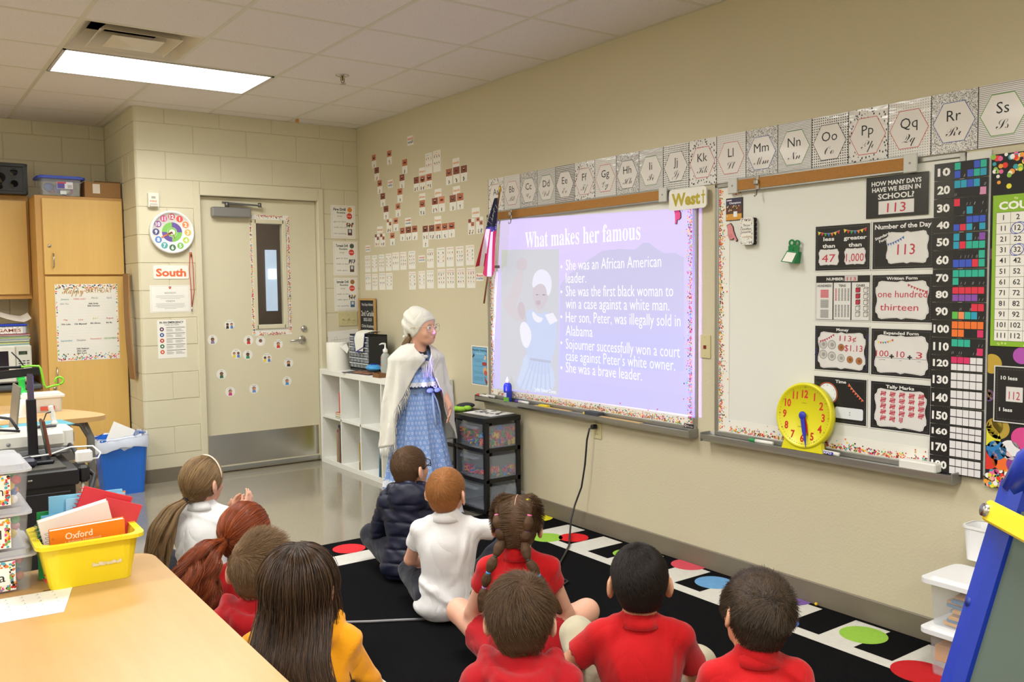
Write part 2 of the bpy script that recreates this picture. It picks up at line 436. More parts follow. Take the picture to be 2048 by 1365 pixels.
MB(mat('brass', (150, 120, 70), .3, metal=1)).tube([(0, 0, -.008), (0, 0, -.035)], .006).tube([(-.013, 0, -.018), (-.011, 0, -.04), (0, 0, -.052)], .0025).tube([(.013, 0, -.018), (.011, 0, -.04), (0, 0, -.052)], .0025).build('sprinkler_body', sp)
MB(CHROME).lathe([(0, -.05), (.02, -.052), (.022, -.055), (0, -.056)], n=14).build('deflector', sp)
MB(mat('clip_amber', (214, 150, 70), .4)).box(-.012, .012, -.012, .012, -.022, 0, bev=.003).tube([(0, 0, -.02), (.01, 0, -.03), (.016, 0, -.024)], .002).build('ceiling_hook', loc=(-.575, -.14, H-.004), label='small amber plastic hook clipped under the ceiling grid', cat='hook')
# --- door in its frame
FRM = structure(MB(PAINTM).box(DX0, DX0+.05, -.012, .14, 0, DZ1, bev=.004).box(DX1-.05, DX1, -.012, .14, 0, DZ1, bev=.004).box(DX0+.04, DX1-.04, -.012, .14, DZ1-.1016, DZ1, bev=.004)
    .box(DX0+.05, DX0+.066, .085, .14, 0, DZ1-.1).box(DX1-.066, DX1-.05, .085, .14, 0, DZ1-.1).box(DX0+.05, DX1-.05, .085, .14, DZ1-.117, DZ1-.1), 'trim_1')
ox0, ox1, oz1 = DX0+.053, DX1-.053, DZ1-.105
SY = .04             # face of the door
gx0, gx1, gz0, gz1 = dw(511, 447, SY)[0]-.012, dw(563, 449, SY)[0]+.012, 1.142-.012, 1.94+.012
dr = MB(PAINTM)
for a, b, c, d in ((ox0, gx0, .012, oz1), (gx1, ox1, .012, oz1), (gx0, gx1, .012, gz0), (gx0, gx1, gz1, oz1)): dr.box(a, b, SY, SY+.044, c, d)
door = structure(dr, 'door_1')
b = MB(PAINTM); e = .02
for a, c, d, f in ((gx0-e, gx0+.012, gz0-e, gz1+e), (gx1-.012, gx1+e, gz0-e, gz1+e), (gx0, gx1, gz0-e, gz0+.012), (gx0, gx1, gz1-.012, gz1+e)): b.box(a, c, SY-.012, SY+.05, d, f, bev=.003)
b.build('window_frame', door)
GLASS = mat('window_glass', (235, 240, 240), .02, var=0, trans=1, spec=.5); GLASS.node_tree.nodes['Principled BSDF'].inputs['IOR'].default_value = 1.05
MB(GLASS).box(gx0, gx1, SY+.018, SY+.024, gz0, gz1).build('pane', door)
b = MB(STEEL).box(ox0+.015, ox1-.015, SY-.002, SY, .06, .30); b.build('kick_plate', door)
MB(ALU).box(ox0+.01, ox1-.01, SY-.01, SY, .018, .05, bev=.003).build('door_sweep', door)
hx, hz = dw(604, 680, SY); 
b = MB(CHROME); b.M = FD(hx, hz, SY); b.lathe([(.0, .012), (.03, .012), (.034, .004), (.034, 0)], n=24); b.tube([(0, 0, .01), (0, 0, .05)], .011); b.tube([(0, 0, .048), (-.03, -.001, .052), (-.075, -.003, .05), (-.118, -.004, .045)], [.011, .011, .009, .008], n=10, flatn=.7); b.build('door_handle', door)
kx, kz = dw(608, 658, SY); b = MB(CHROME); b.M = FD(kx, kz, SY); b.lathe([(0, .014), (.018, .014), (.026, .006), (.027, 0)], n=20).box(-.002, .002, -.007, .007, .014, .0155, flat('303030')); b.build('door_lock', door)
x0, z1 = dw(425, 413, -.02); x1, z0 = dw(503, 436, -.02)
cl = MB(mat('closer_grey', (150, 150, 148), .4, metal=.6, var=.03)).box(x0, x1, SY-.06, SY, z0, z1, bev=.008).build('door_closer', door)
b = MB(mat('closer_arm', (110, 110, 108), .4, metal=.8)); zt = z1+.03; mx = (x0+x1)/2
b.tube([(mx-.03, SY-.03, z1), (mx-.03, SY-.03, zt+.01)], .016, n=12); b.bar((mx-.04, SY-.03, zt), (mx+.22, SY-.05, zt-.01), .022, .008); b.bar((mx+.22, SY-.05, zt-.006), (mx-.06, SY-.005, zt+.012), .02, .007); b.tube([(mx+.22, SY-.05, zt-.02), (mx+.22, SY-.05, zt+.012)], .014, n=10); b.build('closer_arm', door)
# --- corridor seen through the pane
CW = mat('corridor_wall', (150, 138, 124), .7); CF = mat('corridor_floor', (120, 112, 100), .4)
structure(MB(CW).box(-3.2, 1.9, 2.2, 2.3, 0, 2.75), 'wall_corridor')
COR = MB(mat('corridor_fill', (255, 250, 240), .5, var=0, emit=16)).box(-1.3, -.3, .9, 1.2, 2.58, 2.599).build('corridor_fill_panel', label='corridor ceiling light beyond the classroom door', cat='ceiling light')  # unseen glowing panel, added to brighten the corridor behind the door pane
structure(MB(CW).box(-1.6, 1.8, .152, 2.2, 2.6, 2.65), 'ceiling_corridor')
structure(MB(CW).box(-1.604, -1.6, .152, 2.2, 0, 2.65).box(1.75, 1.8, .152, 2.2, 0, 2.65).box(.2, 1.8, .12, .15, 0, 2.65), 'wall_corridor_end')
cdr = structure(MB(mat('corridor_door', (150, 132, 118), .5)).box(dw(530, 500, 2.14)[0]-.28, dw(556, 500, 2.14)[0]+.28, 2.15, 2.2, 0, 2.12), 'door_2')
DAY = mat('daylit_pane', (205, 220, 240), .3, var=.1, vs=6, emit=.75)
gxa, gza = dw(530, 500, 2.14); gxb, gzb = dw(556, 622, 2.14)
MB(DAY).box(gxa, gxb, 2.14, 2.149, gzb, gza).build('pane', cdr)
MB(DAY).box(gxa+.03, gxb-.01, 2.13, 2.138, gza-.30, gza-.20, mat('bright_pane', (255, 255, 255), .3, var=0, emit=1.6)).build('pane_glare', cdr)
# ================================================================== things fixed on the walls
PAPER = mat('paper_white', (232, 230, 222), .6, var=.01)
LAM = mat('laminated_paper', (226, 224, 220), .22, var=.01, bump=.3, bs=14, coat=.35)
BLK = '1b1b1d'; INK = '2a2a2c'
def blob(p, x, y, r, cols, n=3):     # small drawn picture: a little figure of a few coloured shapes
    for k in range(n): p.disc(x+random.uniform(-.5, .5)*r, y+(.5-k)*r*.7, r*random.uniform(.45, .75), flat(random.choice(cols)), .00003*k, n=7)
PICS = ['8b5a3c', '3b3b3f', '4d7d4a', 'b3382c', '5a7a9c', 'd9a441', '6b4a3a', '2f2f2f', '7a7a78']
SKINS = ['a5694a', '8a4f3a', 'c08060', 'b87252', '7d4a38', 'c98a6a']
def mouth(p, x, y, w, h, z=0):
    sk = random.choice(SKINS); p.rect(x-w/2, y-h/2, x+w/2, y+h/2, flat(sk), z)
    op = random.choice((.14, .2, .3, .08)); lw = random.uniform(.26, .36)
    p.disc(x, y-.02*h, w*lw, flat(random.choice(('9c3028', 'b04034', '7e2a28'))), z+.00005, 14, h*(op+.12))
    p.disc(x, y-.02*h, w*lw*.74, flat('2c1210'), z+.0001, 12, h*op)
    if op > .1: p.rect(x-w*lw*.45, y+h*op*.2, x+w*lw*.45, y+h*op*.62, flat('e8dccb'), z+.00015)
def mouth_card(kind):
    def d(p, w, h):
        if kind == 'two':
            mouth(p, w*.27, h*.86, w*.46, h*.24); mouth(p, w*.7, h*.64, w*.46, h*.26)
        else: mouth(p, w*.5, h*.755, w*.96, h*.45)
        for k in range(2 if kind != 'one' else 1):
            xx = w*(.5 if kind == 'one' else .3+.4*k)
            p.text(random.choice('abcefgiou'), xx, h*.40, h*.09, flat(INK)); blob(p, xx, h*.2, h*.1, PICS)
    return d
A, Fc = (700, 260), 4.0147
def rc(t): return rectB(A[0]+t[0]/Fc, A[1]+t[1]/Fc, A[0]+t[2]/Fc, A[1]+t[3]/Fc)
MC = [((175, 200, 212, 302), 'one', 'topmost of the left slanting row'), ((197, 303, 236, 403), 'one', 'second from the top of the left slanting row'),
 ((220, 405, 260, 508), 'one', 'third from the top of the left slanting row'), ((245, 510, 285, 612), 'one', 'fourth from the top of the left slanting row'),
 ((270, 612, 312, 715), 'one', 'fifth from the top of the left slanting row'), ((294, 717, 337, 822), 'two', 'with two mouths at the left of the V bottom'),
 ((322, 826, 362, 925), 'one', 'lowest of the V between the two small groups'), ((349, 707, 390, 810), 'one', 'at the right of the V bottom'),
 ((366, 592, 408, 694), 'one', 'fourth from the top of the right slanting row'), ((381, 472, 424, 578), 'one', 'third from the top of the right slanting row'),
 ((398, 360, 440, 464), 'one', 'second from the top of the right slanting row'), ((419, 238, 463, 348), 'one', 'topmost of the right slanting row'),
 ((296, 167, 338, 272), 'one', 'alone between the tops of the two slanting rows'),
 ((199, 838, 238, 935), 'two', 'left of the low pair at the wall corner'), ((242, 835, 283, 935), 'two', 'right of the low pair at the wall corner'),
 ((402, 786, 443, 890), 'one', 'left of the low row of three'), ((447, 779, 494, 886), 'three', 'middle of the low row of three'), ((498, 769, 544, 882), 'one', 'right of the low row of three'),
 ((512, 380, 556, 490), 'three', 'left of three under the word stops'), ((559, 372, 609, 480), 'three', 'middle of three under the word stops'), ((613, 355, 660, 468), 'three', 'right of three under the word stops'),
 ((770, 315, 823, 436), 'one', 'left of three under the word nasals'), ((829, 300, 883, 420), 'one', 'middle of three under the word nasals'), ((889, 288, 943, 408), 'one', 'right of three under the word nasals'),
 ((658, 548, 709, 660), 'three', 'left of two under the word glides'), ((712, 535, 764, 655), 'one', 'right of two under the word glides'),
 ((800, 525, 854, 644), 'one', 'left of two under the word liquids'), ((859, 510, 914, 634), 'one', 'right of two under the word liquids'),
 ((558, 568, 606, 682), 'three', 'alone under the small affricates card'),
 ((583, 770, 630, 880), 'three', 'first of the row of five'), ((634, 765, 682, 876), 'three', 'second of the row of five'), ((685, 757, 735, 875), 'three', 'third of the row of five'),
 ((738, 750, 788, 870), 'one', 'fourth of the row of five'), ((790, 743, 845, 862), 'one', 'last of the row of five'),
 ((948, 715, 1003, 838), 'two', 'left of two under the word combo'), ((1013, 702, 1073, 830), 'two', 'right of two under the word combo')]
for t, k, lb in MC:
    M, w_, h_ = rc(t); sheet('mouth_card', 'small mouth photo card '+lb, 'card', M, w_, h_, PAPER, mouth_card(k), 'mouth picture cards on the wall')
M, w_, h_ = rc((585, 884, 632, 940)); sheet('mouth_card', 'half-size white card hanging under the row of five mouth cards', 'card', M, w_, h_, PAPER, lambda p, w, h: (p.text('h', w*.5, h*.75, h*.2, flat(INK)), blob(p, w*.5, h*.4, h*.2, PICS)), 'mouth picture cards on the wall')
WC = [((460, 55, 510, 117), ('sound', 'wall')), ((824, 233, 880, 290), ('nasals',)), ((555, 308, 606, 357), ('stops',)), ((681, 478, 736, 531), ('glides',)), ((827, 457, 885, 511), ('liquids',)),
 ((303, 406, 346, 462), ('vowel', 'valley')), ((555, 515, 607, 562), ('affricates',)), ((678, 697, 735, 753), ('fricatives',)), ((442, 710, 492, 768), ('r-controlled', 'vowels')), ((218, 778, 265, 825), ('diphthongs',)),
 ((978, 630, 1043, 697), ('combo',)), ((125, 930, 163, 978), ('vowel', 'sounds')), ((551, 1010, 603, 1062), ('consonant', 'sounds')), ((1013, 1153, 1074, 1213), ('floss', 'rule'))]
LC = ['d24a2c', 'e08a3a', '4f8a52', '3a6f9a', 'c23a3a']
for t, ws in WC:
    M, w_, h_ = rc(t)
    def d(p, w, h, ws=ws):
        for k, s in enumerate(ws): p.text(s, w/2, h*(.36 if len(ws) == 1 else .58-.36*k), h*.42, flat(LC[1 if len(ws) == 1 else (0 if k == 0 else 3)]), w=w*.86, off=.02)
    sheet('word_card', 'small white word card reading '+' '.join(ws)+' on the beige wall', 'card', M, w_, h_, PAPER, d, 'word cards on the sound wall')
def picposter(title, rows=3, cols=3, start=.72):
    def d(p, w, h):
        for k, s in enumerate(title.split('\n')): p.text(s, w/2, h*(.88-.1*k), h*.085, flat(random.choice(LC)), w=min(w*.82, w*.14*len(s)))
        for r in range(rows):
            for c in range(cols): blob(p, w*(.2+.6*c/max(1, cols-1)), h*(start-.6*r/max(1, rows)), w*.075, PICS, 2)
            p.rect(w*.14, h*(start-.6*r/max(1, rows)-.09), w*.86, h*(start-.6*r/max(1, rows)-.082), flat('c88a80'))
    return d
PP = [((605, 193, 663, 345), 'ear 1\near 2', 2, 3), ((668, 172, 730, 330), 'set 1\nset 2', 2, 3)]
for n, (t, s, r, c) in enumerate(PP):
    M, w_, h_ = rc(t); sheet('picture_poster', 'white picture chart above the stops cards, %s one' % ('left', 'right')[n], 'chart', M, w_, h_, PAPER, picposter(s, r, c), 'sound picture charts')
R1 = [((120, 1012, 166, 1143), 'short\nvowels'), ((175, 1010, 222, 1140), 'long a'), ((230, 1003, 278, 1135), 'long e'), ((286, 996, 336, 1132), 'long i'), ((340, 987, 397, 1127), 'long o'), ((403, 982, 456, 1122), 'long u'), ((470, 975, 527, 1116), 'schwa'),
 ((618, 958, 675, 1107), 'short\nvowels'), ((698, 948, 764, 1102), 'l blends'), ((774, 942, 836, 1097), 'r blends'), ((850, 938, 915, 1094), 'l blends'), ((930, 928, 1000, 1085), 's blends')]
R2 = [((123, 1157, 170, 1288), 'sounds\nof oo'), ((178, 1157, 225, 1288), 'the vowel'), ((234, 1152, 286, 1285), 'the vowel'), ((290, 1150, 343, 1283), 'r controlled\nvowels'), ((474, 1140, 530, 1284), 'sounds\nof y'), ((551, 1135, 606, 1278), 'two rules'), ((617, 1128, 675, 1273), 'the rules'),
 ((704, 1120, 768, 1272), 'ending\nblends'), ((776, 1115, 842, 1270), 'ending\nblends'), ((860, 1112, 924, 1267), 'sounds\nof ed'), ((938, 1107, 1008, 1270), 'plural\nsounds')]
ORD = ['first', 'second', 'third', 'fourth', 'fifth', 'sixth', 'seventh', 'eighth', 'ninth', 'tenth', 'eleventh', 'twelfth']
for rn, L in (('upper', R1), ('lower', R2)):
    for k, (t, s) in enumerate(L):
        M, w_, h_ = rc(t); sheet('picture_poster', 'tall white picture chart, %s from the corner in the %s row' % (ORD[k], rn), 'chart', M, w_, h_, PAPER, picposter(s, random.choice((2, 3, 3)), random.choice((2, 3, 3))), 'sound picture charts')
# ------------------------------------------------------------------ alphabet strip
def patmat(name, kind, fg=(40, 40, 42), bg=(224, 222, 220), s=90.0, th=.3):
    m = mat(name, bg, .2, var=0, coat=.45); t = NT(m); b = t.n['Principled BSDF']; vec = t.coords()
    sx = t.new('ShaderNodeSeparateXYZ'); t.link(vec, sx.inputs[0]); x, y = sx.outputs[0], sx.outputs[1]
    if kind == 'lines': f = t.math('LESS_THAN', t.math('FRACT', t.math('MULTIPLY', y, s)), th)
    elif kind == 'dots':
        a = t.math('SUBTRACT', t.math('FRACT', t.math('MULTIPLY', x, s)), .5); c = t.math('SUBTRACT', t.math('FRACT', t.math('MULTIPLY', y, s)), .5)
        f = t.math('LESS_THAN', t.math('ADD', t.math('MULTIPLY', a, a), t.math('MULTIPLY', c, c)), th*th)
    elif kind == 'dash':
        v = t.new('ShaderNodeTexVoronoi', i_Scale=s); t.link(t.coords(scale=(1, .62, 1)), v.inputs['Vector']); f = t.math('LESS_THAN', v.outputs['Distance'], th)
    else: f = t.math('GREATER_THAN', t.noise(vec, s*3, 1), .54)
    t.link(t.mix(f, lin(bg), lin(fg)), b.inputs['Base Color'])
    n = t.noise(t.coords(scale=(1, 3, 1)), 9, 2); bn = t.new('ShaderNodeBump', i_Strength=.45, i_Distance=.008); t.link(n, bn.inputs['Height']); t.link(bn.outputs[0], b.inputs['Normal']); t.link(bn.outputs[0], b.inputs['Coat Normal'])
    return m
PAT = {'D': patmat('dash_print', 'dash', s=100, th=.3), 'L': patmat('line_print', 'lines', s=150, th=.3, fg=(120, 120, 122)), 'B': patmat('band_print', 'lines', s=105, th=.38), 'O': patmat('dot_print', 'dots', s=95, th=.26), 'o': patmat('pale_dot_print', 'dots', s=100, th=.18, fg=(120, 120, 120)), 'S': patmat('speckle_print', 'spec', s=110, fg=(110, 110, 114)), 'P': patmat('fine_line_print', 'lines', s=120, th=.14, fg=(150, 150, 150))}
HEXF = mat('hexagon_paper', (226, 222, 219), .2, var=0, coat=.45, bump=.4, bs=12)
CW_, AZ0, AZ1 = .1771, 1.9, 2.124
for k, ch in enumerate('ABCDEFGHIJKLMNOPQRSTU'):
    pat = 'DPSLBDoSLODoSLODoSLOD'[k]; hc = ['b04a48', 'b04a48', '3a4a4a', '5a8a4a', '303030', 'b04a48', 'c0504a', '2a3a5a', '5a8a4a', '303a3a', 'c03a3a', 'c05a5a', '3a5a9a', '5a8a4a', '222222', 'c0504a', 'c05048', '3a5a9a', '5a9a3a', '303030', 'c0504a'][k]
    M = FB(-1.949-CW_*k, AZ0, .004)
    def d(p, w, h, ch=ch, hc=hc):
        hx = [(w*.5+w*.46*math.cos(PI/3*i), h*.5+w*.46*math.sin(PI/3*i)*1.06) for i in range(6)]
        p.shape(hx, flat(hc), 0); p.shape([(w*.5+(x-w*.5)*.965, h*.5+(y-h*.5)*.965) for x, y in hx], HEXF, .0002)
        p.text(ch+ch.lower(), w*.5, h*.52, h*.26, flat(BLK), .0004); p.text(S(ch+ch.lower(), 'script'), w*.5, h*.27, h*.24, flat(BLK), .0004, off=-.012)
        p.rect(0, 0, .003, h, flat('3a3a3a'), .0001)
    sheet('alphabet_card', 'glossy alphabet card showing %s%s in print and cursive' % (ch, ch.lower()), 'card', M, CW_-.001, AZ1-AZ0, PAT[pat], d, 'alphabet cards above the whiteboards', part='lettering')
# ------------------------------------------------------------------ door wall
M, w_, h_ = rectD(306, 531, 377, 558)
sheet('direction_sign', 'white plaque reading South in orange below the round clock', 'sign', M, w_, h_, PAPER, lambda p, w, h: p.text('South', w/2, h*.2, h*.78, flat('e0683a'), w=w*.86, off=.035), r=.012, th=.004, part='lettering')
M, w_, h_ = rectD(299, 571, 381, 624)
def mission(p, w, h):
    p.frame(w*.03, h*.03, w*.97, h*.97, .0012, flat('b8b4a8')); p.shape([(w*.47, h*.95), (w*.53, h*.95), (w*.53, h*.89), (w*.5, h*.85), (w*.47, h*.89)], flat('b8432e')); p.disc(w*.5, h*.91, w*.012, flat('e0a040'), .0001)
    p.text(S('MISSION', 'serif'), w*.5, h*.68, h*.095, flat('8a8a88'), off=.0); p.text(S('VISION', 'serif'), w*.5, h*.38, h*.095, flat('8a8a88'), off=.0)
    for y, l in ((.60, .7), (.55, .72), (.50, .5), (.31, .72), (.265, .7), (.22, .74), (.175, .66), (.13, .3)): p.rect(w*(.5-l/2), h*y, w*(.5+l/2), h*(y+.015), flat('b4b4b2'))
sheet('mission_poster', 'white framed print headed MISSION and VISION under the South plaque', 'poster', M, w_, h_, PAPER, mission)
M, w_, h_ = rectD(314, 641, 374, 715)
def emer(p, w, h):
    p.text('IN AN EMERGENCY', w/2, h*.91, h*.075, flat(BLK), w=w*.84, off=.03); p.text('TAKE ACTION', w/2, h*.85, h*.06, flat('4a4a4a'), w=w*.5)
    for k, c in enumerate(('5a3a5c', '34569a', 'c0392b', '2f6a4a', 'd2502e')):
        y = h*(.76-.148*k); p.disc(w*.15, y, w*.075, flat(c)); p.disc(w*.15, y, w*.03, flat('f0e8e0'), .0001); p.rect(w*.3, y+h*.035, w*.96, y+h*.048, flat('4a4a4a'))
        for q in range(4): p.rect(w*.3, y-h*.06+q*h*.02, w*random.uniform(.48, .56), y-h*.052+q*h*.02, flat('9a9a98')); p.rect(w*.62, y-h*.06+q*h*.02, w*random.uniform(.8, .94), y-h*.052+q*h*.02, flat('9a9a98'))
sheet('emergency_poster', 'white sheet headed IN AN EMERGENCY with five round coloured icons', 'poster', M, w_, h_, PAPER, emer)
M, w_, h_ = rectD(294, 386, 316, 416)
fa = sheet('fire_alarm', 'small white fire strobe box with red FIRE letters above the clock', 'alarm', M, w_, h_, mat('alarm_white', (226, 222, 208), .4), lambda p, w, h: (p.text('FIRE', w/2, h*.36, h*.17, flat('e0886a'), w=w*.66, off=.03), p.rect(w*.3, h*.6, w*.7, h*.76, flat('a8a49c')), p.rect(w*.15, h*.2, w*.85, h*.24, flat('8a8680'))), th=.03, r=.006)
MB(mat('strobe_lens', (210, 205, 190), .2)).box(w_*.1, w_*.9, h_*.03, h_*.17, .03, .04, bev=.004).build('strobe_lens', fa)
# rainbow wall clock
cx_, cz_ = dw(342.5, 465); cr = .158
ck = thing('wall_clock', 'round white wall clock with rainbow coloured number discs', 'clock', M=FD(cx_, cz_))
MB(mat('clock_white', (236, 236, 232), .35, var=.01)).lathe([(cr-.012, .0), (cr, .0), (cr, .03), (cr-.006, .038), (cr-.016, .036), (cr-.02, .022), (0, .022)], n=56).build('clock_case', ck)
p = MB(); hc = ['e03a2e', 'e8823a', 'f0b040', 'b8d04a', '6fb83c', '2e6a3a', '3fa0a0', '4a80c8', '3a3a78', '8a3a8c', 'c83a78', 'c03448']
for k in range(12):
    a = PI/2-2*PI*(k+1)/12; x, y = .113*math.cos(a), .113*math.sin(a); p.disc(x, y, .024, flat(hc[k]), .0235); p.text(str(k+1), x, y-.0135, .038, flat('ffffff'), .0238, off=.03)
for k in range(4): p.ring(0, 0, .036, .072, flat(('5a3f9a', '7cc04a')[k % 2]), .0232, 8, PI/2*k, PI/2*k+PI/2)
p.ring(0, 0, .022, .034, flat('7cc04a'), .0231, 16); p.build('dial_print', ck)
for nm, a, L, wd, c in (('hour_hand', PI/2-2*PI*8.05/12, .05, .012, 'e07030'), ('minute_hand', PI/2-2*PI*8.0/12-.05, .085, .009, 'e07030'), ('second_hand', PI/2-2*PI*5.3/12, .05, .003, 'c03020')):
    b = MB(mat(nm, c, .4, var=0)); b.bar((0, 0, .027), (L*math.cos(a), L*math.sin(a), .027), wd, .0015); b.build(nm, ck)
MB(mat('clock_glass', (255, 255, 255), .03, var=0, alpha=.05)).lathe([(0, .033), (cr-.016, .033)], n=40, cap=False).build('clock_glass', ck)
# lanyard on a hook
x, z = dw(380.5, 505); ly = thing('lanyard', 'red lanyard hanging from a clear wall hook beside the door frame', 'lanyard', (x, 0, z))
MB(mat('hook_clear', (220, 220, 220), .2)).box(-.008, .008, -.004, 0, -.01, .03, bev=.002).tube([(0, -.004, .0), (0, -.014, -.004), (0, -.016, .006)], .003).build('wall_hook', ly)
x2, z2 = dw(378, 618); dz = z-z2; b = MB(mat('lanyard_red', (190, 52, 40), .7))
for s in (-1, 1): b.tube([(s*.006, -.012, 0), (s*.014, -.012, -dz*.3), (s*.010+.006, -.010, -dz*.7), (-.004, -.01, -dz*.97)], .0045, n=6, flatn=.5)
b.build('strap', ly); MB(CHROME).tube([(-.004, -.01, -dz*.97), (-.004, -.01, -dz-.02)], .005).build('clip', ly); MB(mat('brass', (150, 120, 70), .3, metal=1)).tube([(-.004, -.012, -.004), (.006, -.012, -.03)], .006).build('swivel', ly)
# confetti border round the door pane
def strip(name, label, M, w, h, n, edge, group):
    e = {'b': lambda x, y: max(.04, 1-y/h*1.6)**1.5, 't': lambda x, y: max(.04, 1-(h-y)/h*1.6)**1.5, 'l': lambda x, y: max(.04, 1-x/w*1.6)**1.5, 'r': lambda x, y: max(.04, 1-(w-x)/w*1.6)**1.5}[edge]
    return sheet(name, label, 'border', M, w, h, PAPER, lambda p, W, H_: confetti(p, .003, .003, W-.003, H_-.003, n, dens=e), group, th=.0012, part='dot_print')
bx0, bz1 = dw(498, 429, SY); bx1, bz0 = dw(584, 669, SY); t_ = .052
g = 'confetti border strips round the door pane'
for nm, M, w_, h_, n, ed in (('left side of', FD(bx0, bz0, SY-.0005), t_, bz1-bz0, 420, 'l'), ('right side of', FD(bx1-t_, bz0, SY-.0005), t_, bz1-bz0, 420, 'r'), ('top of', FD(bx0+t_, bz1-t_, SY-.0005), bx1-bx0-2*t_, t_, 110, 't'), ('bottom of', FD(bx0+t_, bz0, SY-.0005), bx1-bx0-2*t_, t_, 110, 'b')):
    strip('confetti_border', 'confetti dotted paper border strip on the %s the door pane' % nm, M, w_, h_, n, ed, g)
# round breathing stickers on the door
ST = [(459, 650, 'Cool Down', '2e2a28', 2), (425, 680, 'Rest', '8a7a9a', 1), (497, 681, 'Smile', 'd2392f', 1), (521, 683, 'Be Kind', 'f0eee8', 1), (556.5, 689, 'Count Back', 'd2392f', 1), (472.5, 708, 'Share', 'e8d23a', 2), (495.5, 710, 'Walk', '2f8a5a', 1), (534, 716.5, 'Take Turns', 'e8d23a', 2), (577, 726, 'Don\'t Panic', '3a3434', 1), (443, 749, 'Wait', '2f6a4a', 1), (460.5, 784, 'Listen', 'c2387a', 1), (508, 778, 'Breathe', '6a90c8', 1), (574, 763, 'Calm', '4a90d0', 1)]
for u, v, s, c, nf in ST:
    x, z = dw(u, v, SY); r = .0385
    def d(p, c=c, nf=nf, s=s):
        p.text(s, 0, r*.62, r*.26, flat(INK))
        for k in range(nf):
            ox = (0 if nf == 1 else (-.42+.84*k)*r); q = 1 if nf == 1 else .75
            p.shape([(ox-.38*r*q, -.78*r), (ox+.38*r*q, -.78*r), (ox+.3*r*q, -.2*r), (ox-.3*r*q, -.2*r)], flat(c if k == 0 else '4a80c8')); p.disc(ox, .1*r, .36*r*q, flat('2a211e'), .0001, 12); p.disc(ox+.03*r, .03*r, .29*r*q, flat(('6b4230', 'c98a6a', '8a5a3e')[(int(u)+k) % 3]), .0002, 12)
    b = MB(PAPER).lathe([(r, 0), (r, .0012), (0, .0012)], n=28, smooth=False); o = b.build('door_sticker', M=FD(x, z, SY), label='round white door sticker reading %s with a drawn child' % s, cat='sticker', group='round stickers on the door')
    p = MB(); p.M = Matrix.Translation((0, 0, .0016)); d(p); p.build('print', o)
# drill posters right of the door
DP = [((661, 410, 711, 478), 'Fire Drill', ('stop', 'get in line', 'walk out of', 'the building'), 'e08a2c'), ((666, 483, 715, 551), 'Tornado Drill', ('stop', 'get in line', 'walk to the', 'safe spot'), '4a5a50'), ((668, 556, 716, 621), 'Intruder Drill', ('stop', 'walk to the', 'safe spot', 'sit quietly'), '9a6a3a')]
for (a, b_, c, d_), tt, ls, ic in DP:
    M, w_, h_ = rectD(a, b_, c, d_)
    def d(p, w, h, tt=tt, ls=ls, ic=ic):
        p.frame(w*.05, h*.04, w*.95, h*.96, .0014, flat('d09a92')); p.text(tt, w*.36, h*.84, h*.11, flat(BLK), w=w*.5, off=.03); p.text('Routine', w*.42, h*.755, h*.08, flat(BLK), w=w*.34, off=.02)
        p.disc(w*.78, h*.87, w*.1, flat(ic), 0, 7)
        p.shape([(w*.76+w*.12*math.cos(PI/8+PI/4*k), h*.68+w*.12*math.sin(PI/8+PI/4*k)) for k in range(8)], flat('d23a2e')); p.text('STOP', w*.76, h*.66, h*.05, flat('ffffff'), .0002, w=w*.17)
        for k, s in enumerate(ls): p.text(s, w*.36, h*(.66-.17*k if k < 3 else .13), h*.055, flat('55555a'), w=min(w*.5, w*.05*len(s)))
        for k in range(3): blob(p, w*(.66+.1*k), h*.44, w*.06, PICS); p.rect(w*(.64+.1*k), h*.33, w*(.66+.1*k), h*.4, flat('3a3a3a'))
        p.rect(w*.68, h*.1, w*.86, h*.29, flat(('7a3a2a', '5a3a30', '4a6a8a')[len(tt) % 3])); p.rect(w*.72, h*.18, w*.82, h*.27, flat('c8d4dc'), .0002)
    sheet('drill_poster', 'laminated %s routine sheet with drawn steps beside the door' % tt.lower(), 'poster', M, w_, h_, PAPER, d, 'drill routine posters')
M, w_, h_ = rectD(676, 625, 714, 651)
sw = sheet('light_switch', 'ivory three gang toggle switch plate under the drill posters', 'switch', M, w_, h_, mat('ivory', (206, 196, 150), .4), lambda p, w, h: [p.disc(w*(.22+.28*k), h*q, .003, flat('8a8468')) for k in range(3) for q in (.2, .8)], th=.006, r=.004, part='screw')
for k in range(3): b = MB(mat('ivory', (206, 196, 150), .4)); b.box(w_*(.22+.28*k)-.006, w_*(.22+.28*k)+.006, h_*.5-.012, h_*.5+.012, .006, .008).bar((w_*(.22+.28*k), h_*.5, .007), (w_*(.22+.28*k), h_*.5+(.008 if k < 2 else -.008), .02), .008); b.build('toggle', sw)
